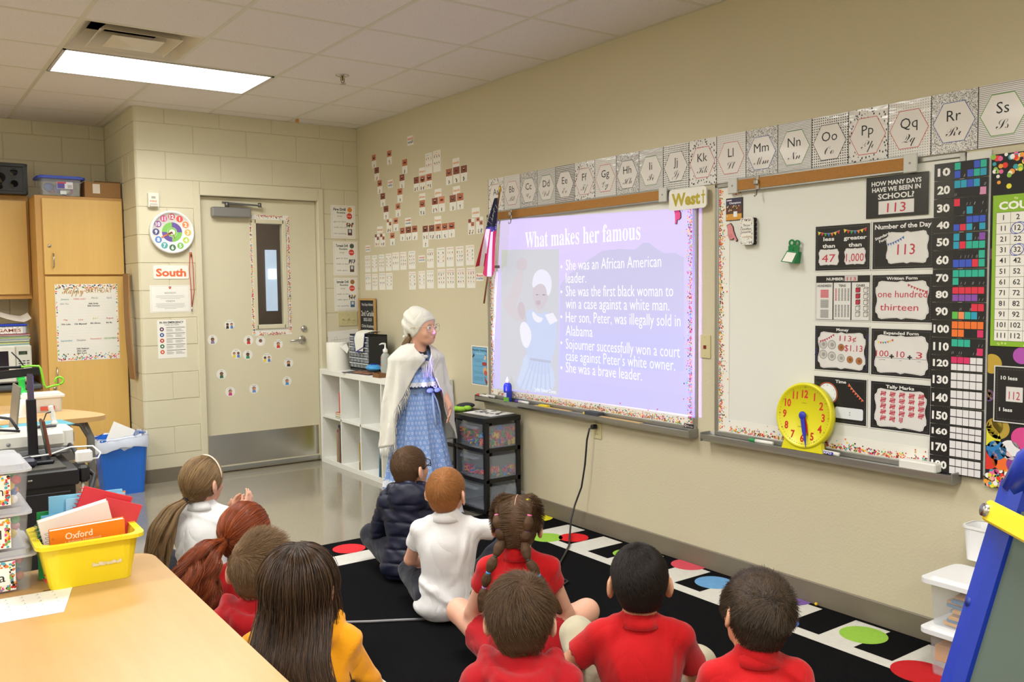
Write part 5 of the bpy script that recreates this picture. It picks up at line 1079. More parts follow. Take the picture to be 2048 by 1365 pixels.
MB(mat('slate', (36, 38, 42), .7, var=.06)).box(.012, W-.012, .012, h_-.012, 0, .006).build('slate', t); f = MB(wood('sign_frame', (206, 166, 104), (180, 138, 80))); f.box(0, W, 0, .016, 0, .016).box(0, W, h_-.016, h_, 0, .016).box(0, .016, .016, h_-.016, 0, .016).box(W-.016, W, .016, h_-.016, 0, .016); f.build('frame', t)
p = MB(); p.M = Matrix.Translation((0, 0, .0064)); 
for s, y, z_, w_ in (('First Day of School', .27, .028, .2), ('2nd Grade', .185, .062, .23), ('2022-2023', .143, .036, .15), ('Christ Academy', .09, .036, .22), ('Teacher: Mrs. Dukes', .03, .03, .2)): p.text(s, W/2, y, z_, flat('d8d8d4'), w=w_, off=.01)
p.build('lettering', t)
# the sign stands on the back edge of the shelf on two small blocks of stacked paper
MB(PAPER).box(-.1, -.012, -.30, -.04, ST_+.0005, ST_+.238).build('paper_ream', label='tall stack of white paper under the chalkboard sign behind the organizer', cat='paper stack')
x, z = dw(657, 664, -.003); x2, z2 = dw(719, 700, -.003)
def plan(p, w, h):
    for k in range(9): p.rect(w*(.1+.095*k), h*.2, w*(.1+.095*k)+.001, h*.55, flat('5a5a5a'))
    for y in (.2, .38, .55): p.rect(w*.1, h*y, w*.86, h*y+.001, flat('5a5a5a'))
    p.ring(w*.25, h*.62, .012, .013, flat('5a5a5a'), 0, 12)
sheet('floor_plan', 'white line drawing plan taped to the wall below the switches', 'paper', FD(x, z2, -.001, .05), x2-x, z-z2, PAPER, plan)
t = thing('sanitizer_bottle', 'clear hand sanitizer pump bottle on the shelf behind the standing girl', 'bottle', (-.20, -.82, ST_)); GEL = mat('sanitizer_gel', (214, 220, 214), .08, var=0, alpha=.45)
MB(GEL).lathe([(0, 0), (.036, 0), (.038, .006), (.038, .13), (.03, .15), (.016, .165), (.016, .172)], n=24, sy=.75).build('bottle', t); PW = mat('pump_white', (236, 236, 234), .35)
MB(PW).lathe([(.017, .168), (.018, .172), (.018, .19), (.008, .196), (.006, .21), (.006, .235), (0, .236)], n=18).tube([(0, 0, .232), (-.02, .012, .234), (-.04, .02, .226)], [.008, .006, .004]).build('pump', t)
b = MB(); 
for z0, z1, c in ((.115, .135, 'b03040'), (.09, .106, '4a64a8'), (.06, .085, 'e8603a'), (.03, .055, 'c8d0c8')): b.add([(.0388*math.cos(a), .0388*.75*math.sin(a), zz) for a in [PI*.85+.07*k for k in range(10)] for zz in (z0, z1)], [(2*k, 2*k+2, 2*k+3, 2*k+1) for k in range(9)], flat(c))
b.build('label_print', t)
b = MB(mat('wipes_blue', (70, 158, 222), .3, var=.06)); b.ell((0, 0, .028), (.085, .06, .028), nu=20, nv=10); b.box(-.1, -.078, -.045, .045, .024, .03).box(.078, .1, -.045, .045, .024, .03); wp = b.build('wipes_packet', loc=(-.245, -.71, ST_+.0185), rz=1.2, label='light blue packet of wipes lying on the cube shelf', cat='packet'); MB(mat('wipes_navy', (28, 40, 150), .3)).prism([(-.04, -.02), (.03, -.028), (.045, .02), (-.03, .024)], .05, .0575).build('flap', wp)
for k, (c, x, y, a, n) in enumerate((('4a4a50', -.29, -.56, .25, 'dark magazine lying open nearest the shelf edge'), ('8a5a4a', -.27, -.70, .1, 'red and green picture book lying on the shelf'))):
    o = MB(mat('mag_%d' % k, c, .3, var=.2, vs=30)).box(-.085, .085, -.11, .11, 0, .006+.004*k, bev=.001).build('picture_book', loc=(x, y, ST_+.0005+.007*k), rz=a, label=n, cat='book'); p = MB(); p.M = Matrix.Translation((0, 0, .0064+.004*k)); [p.disc(random.uniform(-.07, .07), random.uniform(-.09, .09), random.uniform(.008, .02), flat(random.choice(('6a8a4a', 'b8504a', 'd8c8a0', '7a8a9a', '2a2a30'))), .0001*q, 7) for q in range(18)]; p.build('print', o)
t = thing('tape_box', 'small open brown box at the front edge of the cube shelf', 'box', (-.345, -1.0, ST_)); openbox(MB(mat('box_brown', (124, 84, 44), .7)), .03, .05, .032, 0, .003).build('carton', t)
# ================================================================== plastic drawer units
DB = mat('drawer_black', (22, 22, 23), .38, var=.04)
def drawer_unit(y0, y1_, label, full):
    t = thing('drawer_unit', label, 'drawers', (-.31, y0, .011 if y0 < -2.2 else 0)); D = .27; W = y1_-y0; Hh = .60
    def post(x, y): MB(DB).box(x-.016, x+.016, y-.014, y+.014, 0, Hh-.02, bev=.005).build('post', t)
    for x in (.016, D-.016):
        for y in (.014, W-.014): post(x, y)
    b = MB(DB); cv = [(-.012*math.sin(PI*k/8), W*k/8) for k in range(9)]
    b.prism([(D, 0)]+[(D, W)]+[(x-.006, y) for x, y in cv][::-1], Hh-.03, Hh); b.build('top_panel', t)
    for z in (.0, .19, .38):
        b = MB(DB); b.prism([(x-.008, y) for x, y in cv]+[(x+.02, y) for x, y in cv[::-1]], z+.006, z+.024).box(.02, D-.02, 0, .012, z+.004, z+.030).box(.02, D-.02, W-.012, W, z+.004, z+.030).box(D-.02, D-.006, 0, W, z+.004, z+.03); b.build('rail', t)
    for k, z in enumerate((.03, .22, .41)):
        hh = .152; b = MB(FROST); P = [(x-.004, y) for x, y in cv if .016 < y < W-.016]; P = [(P[0][0], .018)]+P+[(P[-1][0], W-.018)]
        V = [(x, y, zz) for x, y in P for zz in (z, z+hh)]; b.add(V, [(2*i, 2*i+2, 2*i+3, 2*i+1) for i in range(len(P)-1)]); b.box(.008, D-.012, .014, .0155, z, z+hh-.012).box(.008, D-.012, W-.0155, W-.014, z, z+hh-.012).box(.008, D-.012, .016, W-.016, z, z+.002).box(D-.014, D-.012, .016, W-.016, z, z+hh-.012)
        d = b.build('drawer', t); b = MB(FROST); b.prism([(-.03, W*.28), (-.012, W*.22), (.0, W*.22), (.0, W*.78), (-.012, W*.78), (-.03, W*.72)], z+hh-.034, z+hh-.022); b.build('drawer_pull', d)
    return t
drawer_unit(-2.33, -1.985, 'black three drawer plastic unit full of coloured letters under the whiteboard', True)
drawer_unit(-1.975, -1.63, 'black three drawer plastic unit half hidden behind the blue dress', False)
LCOL = ['d8342c', 'e8c82c', '2c74c8', '3aa050', 'e8782c', 'd83a70']
def letter_mesh(c, ch):
    V, F = text2d(ch, .03, 0, 1); s = .045; b = MB(mat('letter_'+c, c, .4)); n = len(V)
    cx = sum(v[0] for v in V)/n; cy = sum(v[1] for v in V)/n; b.add([((x-cx)*s, (y-cy)*s, .004) for x, y in V], F); b.add([((x-cx)*s, (y-cy)*s, -.004) for x, y in V], [f[::-1] for f in F])
    E = {}
    for f in F:
        for i in range(len(f)):
            a, c_ = f[i], f[(i+1) % len(f)]
            if (c_, a) in E: del E[c_, a]
            else: E[a, c_] = 1
    b.add([((x-cx)*s, (y-cy)*s, z) for z in (-.004, .004) for x, y in V], [(a, c_, c_+n, a+n) for a, c_ in E]); return b.mesh('magnetic_letter')
LM = [letter_mesh(c, ch) for c, ch in zip(LCOL*3, 'ABEFHKLMRSTUXZ4GPN')]
random.seed(9); nl = 0
LN = dict(zip(LCOL, 'red yellow blue green orange pink'.split()))
for z0, cnt, hh in ((.424, 150, .1), (.234, 60, .035)):
    for k in range(cnt):
        f = k/cnt; q = random.randrange(18); o = inst(LM[q], 'magnetic_letter'); side = random.random() < .55
        x = random.uniform(-.285, -.06) if side else random.uniform(-.293, -.26); y = random.uniform(-2.305, -2.285) if side else random.uniform(-2.29, -2.03); z = z0+.018+hh*random.random()**1.2*(.75 if not side else 1)
        o.location = (x, y, z); o.rotation_euler = (random.uniform(1.1, 1.9) if side else random.uniform(-.5, .5), random.uniform(-.5, .5) if side else random.uniform(1.1, 1.9), random.uniform(-.35, .35)) if side else (random.uniform(-.6, .6), random.uniform(.9, 1.6), random.uniform(0, 6.28))
        tag(o, '%s plastic letter shaped %s jumbled in the %s clear drawer' % (LN[(LCOL*3)[q]], 'ABEFHKLMRSTUXZ4GPN'[q], 'top' if z0 > .4 else 'middle'), 'letter', 'plastic letters in the clear drawers')
MB(FROST).prism([(-.08, 0), (.08, 0), (.07, .1), (-.06, .11)], 0, .004).build('zip_bag', M=Matrix.Translation((-.12, -2.318, .06)) @ Matrix.Rotation(.5, 4, 'Y') @ Matrix.Rotation(PI/2, 4, 'X'), label='clear zip bag slumped in the bottom drawer', cat='bag')
b = MB(PAPER).box(-.10, .10, -.135, .135, 0, .003); o = b.build('picture_book', loc=(-.155, -2.14, .612), rz=.12, label='black and white picture sheet lying on the drawer unit', cat='paper'); p = MB(); [p.disc(random.uniform(-.08, .08), random.uniform(-.11, .11), random.uniform(.006, .022), flat(random.choice(('2a2a2c', '5a4a50', '8a8a80', '3a3a3a', 'b8b8b0'))), .0034+.00005*k, 7) for k in range(26)]; p.build('print', o)
GRN = mat('lime_cloth', (160, 214, 60), .8, var=.05); b = MB(GRN)
for k in range(5): b.ell((random.uniform(-.04, .04), random.uniform(-.03, .03), .018), (.032, .028, .018), nu=10, nv=6)
b.build('lime_cloth', loc=(-.2, -1.9, .602), label='crumpled lime green cloth on the far drawer unit', cat='cloth')
MB(mat('dark_cloth', (52, 56, 60), .8)).ell((0, 0, .02), (.07, .05, .02)).build('dark_pouch', loc=(-.1, -1.78, .6), label='dark pouch lying behind the lime cloth', cat='pouch')
# ================================================================== student desks at the left
DT = wood('desk_laminate', (214, 178, 122), (200, 158, 100), .3, stretch=(5, 12, 3)); GM = mat('desk_grey', (128, 128, 126), .35, metal=.3)
def desk(name, label, poly, z, legs, beam=None):
    t = thing(name, label, 'desk'); b = MB(DT); b.prism(poly, z-.026, z); b.build('desktop', t)
    for x, y, tx_, ty_ in legs: MB(GM).tube([(tx_, ty_, z-.027), (x+(tx_-x)*.4, y+(ty_-y)*.4, z-.045), (x, y, z-.13), (x, y, .012)], [.03, .026, .021, .021], n=14).tube([(x, y, .012), (x, y, 0)], .024).build('leg', t)
    if beam: MB(GM).bar(*beam, .03, .05).build('crossbar', t)
    return t
def smooth(P, it=2):
    for _ in range(it):
        Q = []
        for i in range(len(P)): a, b = P[i], P[(i+1) % len(P)]; Q += [(a[0]*.75+b[0]*.25, a[1]*.75+b[1]*.25), (a[0]*.25+b[0]*.75, a[1]*.25+b[1]*.75)]
        P = Q
    return P
P1 = smooth([(-3.4, -1.44), (-2.55, -1.47), (-2.28, -1.47), (-2.28, -1.30), (-2.42, -.98), (-2.75, -.42), (-3.4, -.42)])
desk('student_desk', 'student desk with grey legs and a rounded wing beside the recycling bin', P1, .72, ((-2.355, -1.36, -2.44, -1.32), (-2.95, -.6, -2.9, -.75), (-3.2, -1.3, -3.1, -1.2)), ((-3.2, -1.3, .5), (-2.37, -1.36, .5)))
P2 = smooth([(-3.4, -2.3), (-2.8, -2.2), (-2.56, -1.92), (-2.48, -1.56), (-2.7, -1.5), (-3.4, -1.5)])
t = desk('student_desk', 'student desk carrying papers behind the projector', P2, .72, ((-2.66, -1.8, -2.76, -1.8), (-3.2, -1.6, -3.1, -1.7), (-3.2, -2.2, -3.1, -2.1)))
MB(mat('bracket_grey', (104, 100, 94), .5)).box(-2.62, -2.44, -1.12, -1.10, .42, .69).box(-2.64, -2.40, -1.16, -1.0, .41, .42).build('book_tray', label='grey metal book tray hanging below the student desks', cat='tray')
t = thing('storage_tub', 'white lidded tub with a red stripe on the student desk', 'storage box', (-2.545, -1.0, .72)); openbox(MB(mat('tub_milky', (226, 224, 220), .3, alpha=.9)), .092, .07, .088, .008, r=.015).build('tub', t); b = MB(mat('lid_white', (232, 230, 224), .35)); b.prism(rrect(-.112, -.09, .112, .09, .02), .086, .097); b.prism(rrect(-.098, -.076, .098, .076, .02), .097, .108); b.build('lid', t)
p = MB(); p.M = FD(0, 0, -.0785); p.rect(-.02, .012, .055, .035, flat('d8584a')); p.build('label_print', t)
t = thing('spray_bottle', 'green plastic bottle behind the white tub', 'bottle', (-2.63, -.86, .72)); MB(mat('green_plastic', (40, 190, 70), .3)).lathe([(0, 0), (.042, 0), (.044, .01), (.044, .08), (.03, .11), (.018, .12), (.018, .17), (.024, .185), (.02, .19)], n=20).build('bottle', t); MB(mat('green_plastic2', (60, 210, 90), .3)).box(-.028, .018, -.012, .012, .19, .21, bev=.005).build('cap', t)
MB(mat('glue_white', (232, 232, 228), .3)).lathe([(0, 0), (.032, 0), (.032, .09), (.02, .1), (0, .1)], n=16).build('white_jar', loc=(-2.66, -1.2, .72), label='white jar in front of the green bottle', cat='jar')
for k, (x, y, a, n) in enumerate(((-2.66, -1.66, .2, 'top of the blue rimmed papers'), (-2.86, -1.75, -.1, 'left under the laptop'), (-2.8, -1.2, .5, 'beside the white jar'))):
    MB(PAPER).box(-.14, .14, -.1, .1, 0, .006).build('paper_stack', loc=(x, y, .7205), rz=a, label='small stack of white papers on the student desks, '+n, cat='paper', group='papers on the student desks')
MB(mat('folder_teal', (90, 170, 190), .5)).box(-.15, .15, -.11, .11, 0, .004).build('teal_folder', loc=(-2.66, -1.66, .7270), rz=.15, label='thin teal folder on the papers behind the projector', cat='folder')
t = thing('laptop', 'open grey laptop seen edge on behind the projector', 'laptop', (-2.80, -1.93, .7205)); LG = mat('laptop_grey', (150, 146, 140), .35, metal=.5); MB(LG).box(-.22, 0, -.12, .12, 0, .012, bev=.003).build('keyboard_base', t); b = MB(LG); b.M = Matrix.Translation((0, 0, .01)) @ Matrix.Rotation(.12, 4, 'Y'); b.box(-.004, .004, -.13, .13, 0, .24, bev=.002); b.build('screen', t)
# ================================================================== media cart
CZ = .76; CX1, CX0, CY0, CY1 = -2.712, -3.45, -3.165, -2.60
CB = mat('cart_black', (26, 27, 31), .4, var=.04); CT = mat('cart_mat', (70, 68, 62), .8, var=.1, vs=200, bump=.4, bs=300)
t = thing('media_cart', 'black media cart carrying the projector and document camera', 'cart')
b = MB(CB); b.box(CX0, CX1, CY0, CY1, CZ-.07, CZ-.008, bev=.006); b.build('top_shelf', t); MB(CT).box(CX0+.015, CX1-.04, CY0+.025, CY1-.02, CZ-.009, CZ-.001, bev=.001).build('top_mat', t)
b = MB(CB); b.box(CX0+.02, CX1-.012, CY0+.012, CY1-.02, .09, CZ-.068, bev=.003); b.build('cabinet_body', t); MB(CB).box(CX0+.03, CX1-.03, CY0+.004, CY0+.012, .12, CZ-.09, bev=.002).build('door', t)
b = MB(CHROME); b.M = FD(CX1-.165, CZ-.036, CY0); b.box(-.008, .008, -.003, .003, 0, .004, bev=.001); b.build('latch', t)
for x in (CX0+.06, CX1-.06):
    for y in (CY0+.06, CY1-.08): b = MB(flat('202022')); b.M = Matrix.Translation((x, y, .04)) @ Matrix.Rotation(PI/2, 4, 'X'); b.lathe([(0, -.012), (.038, -.012), (.04, 0), (.038, .012), (0, .012)], n=16); b.M = Matrix.Identity(4); b.box(x-.015, x+.015, y-.014, y+.014, .07, .092); b.build('caster', t)
# projector
PJW = mat('projector_white', (222, 222, 214), .35, var=.01); PJG = mat('projector_grey', (146, 148, 152), .4)
pj = thing('projector', 'white digital projector with grey vents on the media cart', 'projector', (-2.845, -2.785, CZ), .0)
w_, d_ = .165, .115
b = MB(PJW); b.box(-w_, w_-.03, -d_, d_, .038, .105, bev=.014); b.prism(rrect(w_-.06, -d_+.004, w_, d_-.004, .03), .04, .1); b.build('body', pj); MB(PJG).box(-w_+.004, w_-.012, -d_+.004, d_-.004, .008, .04, bev=.008).build('lower_body', pj)
b = MB(flat('4a4c50'))
for k in range(6): b.box(w_-.012, w_+.0015, -d_+.03+.03*k, -d_+.046+.03*k, .05, .09)
b.build('vent', pj); b = MB(flat('5a5c60'))
for k in range(3): b.box(-w_+.012, -w_+.045, -d_-.0012, -d_, .058+.011*k, .064+.011*k)
b.build('side_vent', pj); b = MB(PJG); b.M = FD(-.07, .066, -d_); b.lathe([(0, .003), (.006, .003), (.008, 0)], n=14); b.build('sensor', pj)
p = MB(); p.M = Matrix.Translation((0, 0, .1056)); [p.rect(.02+.022*k, -.06, .034+.022*k, -.045, flat('a8a8a4')) for k in range(4)]; p.ring(.06, -.01, .02, .024, flat('b0b0ac'), 0, 18); p.build('button', pj)
for x in (-.13, .1): MB(PJG).tube([(x, -.09, 0), (x, -.09, .012)], .012).build('foot', pj)
b = MB(flat('303236')); b.M = Matrix(((0, 0, 1, w_-.0), (0, 1, 0, .065), (-1, 0, 0, .068), (0, 0, 0, 1))); b.lathe([(0, 0), (.026, 0), (.028, .014), (.022, .014), (.02, .006), (0, .004)], n=20); b.build('lens', pj)
# document camera
DK = mat('arm_navy', (18, 20, 30), .3, var=.03)
t = thing('document_camera', 'black document camera on a telescopic post at the cart edge', 'document camera', (-2.838, -2.965, CZ))
MB(DK).box(-.14, .06, -.085, .07, 0, .014, bev=.004).build('base', t); b = MB(DK); b.box(-.018, .016, -.012, .012, .012, .245, bev=.003).box(-.024, .024, -.018, .018, .012, .03, bev=.004); b.build('post', t)
MB(mat('chrome_post', (120, 116, 150), .12, metal=1, var=.05)).box(-.012, .010, -.009, .009, .24, .345, bev=.002).build('inner_post', t); b = MB(DK); b.bar((.034, 0, .352), (-.32, .06, .325), .026, .03, bev=.003); b.build('arm', t); MB(DK).box(-.36, -.28, .03, .09, .29, .32, bev=.006).build('camera_head', t)
b = MB(flat('121214')); b.tube([(-.02, -.01, .372), (-.035, -.01, .40), (-.06, -.01, .43)], .0025); b.tube([(-.3, .04, .345), (-.15, .02, .372), (-.02, 0, .37)], .005); b.build('cable', t)
GH = mat('hook_lime', (130, 220, 40), .35); b = MB(GH); b.tube([(-.03, -.016, .372), (0, -.016, .374), (.03, -.016, .372), (.036, -.016, .36), (.044, -.016, .30), (.052, -.016, .286), (.08, -.016, .293), (.1, -.016, .297)]+[(.098+.014*math.sin(a), -.016, .311-.014*math.cos(a)) for a in [.4*k for k in range(14)]], .0038, n=8); b.build('plastic_hook', loc=(-2.838, -2.965, CZ), label='bright lime plastic hook looped over the document camera arm', cat='hook')
b = MB(mat('phone_case', (112, 58, 40), .4)); b.M = Matrix.Translation((-2.806, -2.95, CZ)) @ Matrix.Rotation(-.14, 4, 'Y'); b.box(.02, .03, -.05, .035, .015, .16, bev=.004); ph = b.build('phone', label='phone in a brown case leaning on the document camera post', cat='phone'); b = MB(flat('3a4038')); b.M = Matrix.Translation((-2.806, -2.95, CZ)) @ Matrix.Rotation(-.14, 4, 'Y'); b.box(.0185, .0202, -.044, .03, .02, .155); b.build('screen', ph)
b = MB(PJW); b.bar((0, 0, .012), (-.012, 0, .085), .012, .02, bev=.004); b.tube([(0, -.012, .012), (0, .012, .012)], .012, n=12); wa = b.build('folding_camera', loc=(-2.735, -2.78, CZ+.108), label='white folding camera arm standing on the projector', cat='camera arm'); MB(flat('3a3c40')).box(-.07, .005, -.02, .02, -.002, .006, bev=.003).build('base', wa); MB(flat('16161a')).tube([(-.012, -.01, .06), (-.03, -.01, .055), (-.04, -.015, .03), (-.06, -.02, .0)], .0025).build('cable', wa)
MB(mat('power_brick', (44, 46, 60), .4)).box(-.06, .06, -.04, .04, 0, .034, bev=.010).build('power_brick', loc=(-2.905, -3.06, CZ), rz=.1, label='dark blue power brick beside the document camera base', cat='power brick')
for k, c in enumerate(('e8e8e0', 'd8c850', 'e8e8e4')): MB(mat('note_'+c, c, .6)).box(-.05, .05, -.04, .04, 0, .006).build('note_pad', loc=(-3.0, -3.1, CZ+.0005+.0065*k), rz=.1*k, label='small %s note pad at the left of the power brick' % ('white bottom', 'yellow', 'white top')[k], cat='note pad', group='note pads on the cart')
t = thing('power_strip', 'black power strip hanging on the cart edge with a white charger', 'power strip', (CX1+.012, -3.08, CZ-.05)); MB(flat('1a1a1c')).box(-.011, .03, -.06, .06, -.02, .045, bev=.01).build('strip', t)
ch = MB(mat('charger_white', (236, 236, 234), .3)).box(-.03, .03, -.014, .014, 0, .05, bev=.008).build('charger', loc=(CX1+.03, -3.09, CZ-.003), label='white square laptop charger plugged in at the cart corner', cat='charger'); 
b = MB(mat('cable_white', (228, 228, 224), .4)); b.tube([(.028, 0, .012), (.05, 0, .012), (.062, .01, .03), (.04, .04, .055), (-.03, .1, .05), (-.1, .1, .03), (-.2, .05, .035)], .0035, n=8); b.build('cable', ch)
b = MB(flat('232326')); b.tube([(CX1-.03, -2.7, CZ+.04), (CX1+.0, -2.8, CZ+.06), (CX1+.02, -2.95, CZ+.03), (CX1+.03, -3.03, CZ-.02), (CX1+.06, -3.12, CZ-.05), (CX1+.03, -3.2, CZ-.09), (CX1+.012, -3.18, .45), (CX1+.06, -3.1, .25), (CX1+.25, -3.0, .012), (CX1+.5, -3.1, .008)], .009, n=10); b.build('black_cable', label='thick black cable hanging down the cart corner to the floor', cat='cable')
b = MB(mat('cable_grey', (170, 166, 150), .4)); b.tube([(CX1+.02, -3.11, CZ-.06), (CX1+.004, -3.19, CZ-.12), (CX1+.01, -3.2, .4), (CX1+.02, -3.19, .012), (CX1+.1, -3.2, .006)], .006, n=8); b.build('grey_cable', label='pale grey cable running down the cart corner', cat='cable')
b = MB(flat('16161a')); b.tube([(-3.05, -2.7, CZ+.11), (-2.95, -2.72, CZ+.16), (-2.89, -2.76, CZ+.15), (-2.87, -2.8, CZ+.11)], .006).tube([(-3.05, -2.9, CZ+.1), (-2.95, -2.88, CZ+.125), (-2.87, -2.86, CZ+.11)], .005); b.build('cable_loop', label='black cable arching over the white projector', cat='cable')
# ================================================================== front table with the bins
TZ = .65; TT = wood('table_laminate', (196, 160, 108), (182, 140, 84), .3, stretch=(9, 1.1, 3), scale=4)
t = thing('work_table', 'long maple topped work table at the lower left carrying the bins', 'table')
P = rrect(-4.0, -5.9, -2.682, -4.085, .07, 5); MB(TT).prism(P, TZ-.006, TZ).build('tabletop', t); MB(mat('table_edge', (150, 116, 70), .45)).prism(rrect(-3.999, -5.899, -2.683, -4.086, .07, 5), TZ-.03, TZ-.0061).build('edge_band', t)
for x in (-3.88, -2.82):
    for y in (-5.75, -4.23): MB(GM).tube([(x, y, TZ-.03), (x, y, .01)], .02, n=12).tube([(x, y, .01), (x, y, 0)], .024).build('leg', t)
(xa, ya), (xb, yb) = fl(145, 1175, TZ), fl(128, 1223, TZ)
o = MB(PAPER).prism([(-3.2, -4.47), fl(128, 1225, TZ), fl(145, 1176, TZ), (-3.2, -4.285)], TZ+.0004, TZ+.0012).build('worksheet', label='white worksheet lying on the table in front of the name tubs', cat='paper')
p = MB(); [p.line([(x, y), (x+.006, y+.004), (x+.004, y+.01)], .0012, flat('8a8a88'), TZ+.0016) for x in [-3.15+.035*k for k in range(6)] for y in [-4.32-.028*q for q in range(5)]]; p.rect(-2.99, -4.295, -2.95, -4.291, flat('3a3a3a'), TZ+.0016); p.build('print', o)
# stacked name tubs
TUB = mat('tub_clear', (214, 220, 230), .16, var=0, alpha=.14, spec=.6); LIDC = mat('tub_lid', (224, 226, 232), .25, var=0, alpha=.5)
random.seed(21); PC = ['d83a3a', 'e86a90', 'f0f0f0', '3a70c0', '3aa050', 'e8c83a', 'e8a0b0', 'e87a3a', '2a2a2a']
PM = [MB(mat('pom_'+c, c, .9, bump=.5, bs=120)).ell((0, 0, 0), (.0115, .0115, .0115), nu=9, nv=6).mesh('pompom') for c in PC]
for k, nm in enumerate(('Lola', 'Kord', 'Quinn')):
    z0 = TZ+.0005+.111*k; x0, x1 = -3.234, -3.006; cx_ = (x0+x1)/2; yf = -4.255-.006*k
    t = thing('name_tub', 'clear lidded tub named %s, %s of the stack on the table' % (nm, ('lowest', 'middle', 'topmost')[k]), 'storage box', (cx_+(.004, -.003, .0)[k], yf+.13, z0), group='name tubs stacked on the table')
    openbox(MB(TUB), .105, .125, .09, .008, r=.014, th=.002).build('tub', t); b = MB(LIDC); b.prism(rrect(-.121, -.141, .121, .141, .02), .088, .094); b.prism(rrect(-.108, -.128, .108, .128, .02), .094, .107); b.build('lid', t)
    p = MB(); p.M = Matrix.Translation((0, -.1295, .006)) @ Matrix.Rotation(.088, 4, 'X') @ FD(0, 0, 0); p.rect(-.098, 0, .07, .078, flat('f0eeea')); confetti(p, -.096, .002, .068, .076, 190, (.0022, .0045), lambda x, y: 1 if (y < .014 or y > .062 or x > .056) else 0, .0002); p.rect(-.09, .015, .056, .061, flat('f4f2ee'), .0006); p.text(nm, .016, .026, .034, flat('16161a'), .0009, off=.002, w=(.062, .066, .076)[k]); p.build('name_label', t)
    for q in range(40):
        qc = random.randrange(9); o = inst(PM[qc], 'pompom', None, (cx_+random.uniform(.066, .088) if q < 22 else cx_+random.uniform(-.08, .08), yf+.13+(random.uniform(-.1, .1) if q < 22 else random.uniform(-.108, -.09)), z0+.015+random.random()*.06 if q < 22 else z0+.015)); tag(o, 'small %s pompom %s inside the tub named %s' % (('red', 'pink', 'white', 'blue', 'green', 'yellow', 'pale pink', 'orange', 'black')[qc], 'at the right end' if q < 22 else 'behind the label', nm), 'pompom', 'pompoms in the name tubs')
MB(PAPER).box(-.07, .06, -.09, .09, 0, .003).build('folded_paper', loc=(-3.14, -4.13, TZ+.334), rz=.1, label='printed paper strip lying on the topmost name tub', cat='paper')
# yellow book bin
YB_ = mat('bin_yellow', (238, 216, 40), .35, var=.02, spec=.4)
t = thing('book_bin', 'bright yellow plastic book bin full of notebooks on the table', 'bin', (-2.875, -4.215, TZ+.0004), -.02)
openbox(MB(YB_), .098, .093, .118, .022, r=.02, th=.004).build('tub', t); b = MB(YB_); Q0 = rrect(-.13, -.125, .13, .125, .03); Q1 = rrect(-.112, -.107, .112, .107, .03); n = len(Q0)
b.add([(x, y, z) for z in (.112, .122) for x, y in Q0]+[(x, y, .122) for x, y in Q1], [(i, (i+1) % n, n+(i+1) % n, n+i) for i in range(n)]+[(n+i, n+(i+1) % n, 2*n+(i+1) % n, 2*n+i) for i in range(n)]); b.build('rim', t)
p = MB(); p.M = Matrix.Translation((.02, -.104, .05)) @ Matrix.Rotation(.185, 4, 'X') @ FD(0, 0, 0); 
for q in range(14): p.rect(-.02+.005*q, random.uniform(-.003, 0), -.014+.005*q, random.uniform(.003, .009), flat(random.choice(('e8e2c8', 'e0d8b8'))), .0002)
p.build('torn_label', t)
BK = Matrix.Translation((-2.875, -4.215, TZ+.006)) @ Matrix.Rotation(-.02, 4, 'Z')
def notebook(name, label, y, w, h, th, rgb, x=0, tilt=0, lean=0, z=0, spiral=None, draw=None, page=PAPER):
    M = BK @ Matrix.Translation((x, y, z)) @ Matrix.Rotation(tilt, 4, 'Y') @ Matrix.Rotation(lean, 4, 'X')
    t = thing(name, label, 'notebook', M=M, group='notebooks in the yellow bin'); c = mat('nb_'+rgb, rgb, .4, var=.01)
    MB(c).box(-w/2, w/2, -th/2, -th/2+.0012, 0, h).box(-w/2, w/2, th/2-.0012, th/2, 0, h).build('cover', t); MB(page).box(-w/2+.002, w/2-.002, -th/2+.0013, th/2-.0013, .001, h-.002).build('pages', t)
    if spiral:
        b = MB(mat('wire_'+spiral, spiral, .35, metal=.4))
        for k in range(int(h/.011)): zz = .006+.011*k; b.tube([(-w/2-.003+.006*math.cos(a), (th/2+.001)*math.sin(a), zz+.002*a/6) for a in [2*PI*i/8 for i in range(9)]], .0011, n=4, cap=False)
        b.build('spiral', t)
    if draw: p = MB(); p.M = FD(0, 0, -th/2-.0004); draw(p, w, h); p.build('print', t)
nw = .185
def oxf(p, w, h): p.text('Oxford', w*-.12, h*.80, h*.17, flat('f8e8d0'), w=w*.36, off=.02); p.text('1 Subject Notebook', -w*.06, h*.735, h*.05, flat('f8e0c0'), w=w*.48); [p.disc(-w*.46, h*q, .003, flat('c8782a'), .0002, 8) for q in (.85, .6, .3)]
notebook('notebook', 'green folder at the back left of the yellow bin', .082, .17, .165, .006, '2a9a4a', -.02, 0, .04)
notebook('notebook', 'light blue folder standing behind the others in the bin', .066, nw, .205, .006, '84c4e4', .012, .02, .03); notebook('notebook', 'pale blue notebook at the back right of the bin', .056, .15, .195, .007, '9ccce8', .035, .02, .02); notebook('notebook', 'orange folder at the back right of the bin', .074, .06, .195, .004, 'e88a3a', .085, .02, .02)
notebook('notebook', 'red spiral notebook tilted behind the white one', .042, .13, .19, .01, 'd83440', .0, .38, .02, .028, 'c03038'); notebook('notebook', 'red notebook slanting down at the right of the bin',   .026, .10, .165, .008, 'd8404c', .045, .38, .02, .022)
notebook('notebook', 'blue notebook standing at the left of the bin', .03, .16, .165, .006, '6ab0d8', -.02, 0, .03)
notebook('notebook', 'white notebook resting at a slant above the orange one', -.004, .172, .15, .022, 'eceae6', .0, -.20, .1, .032, '8a8a8a')
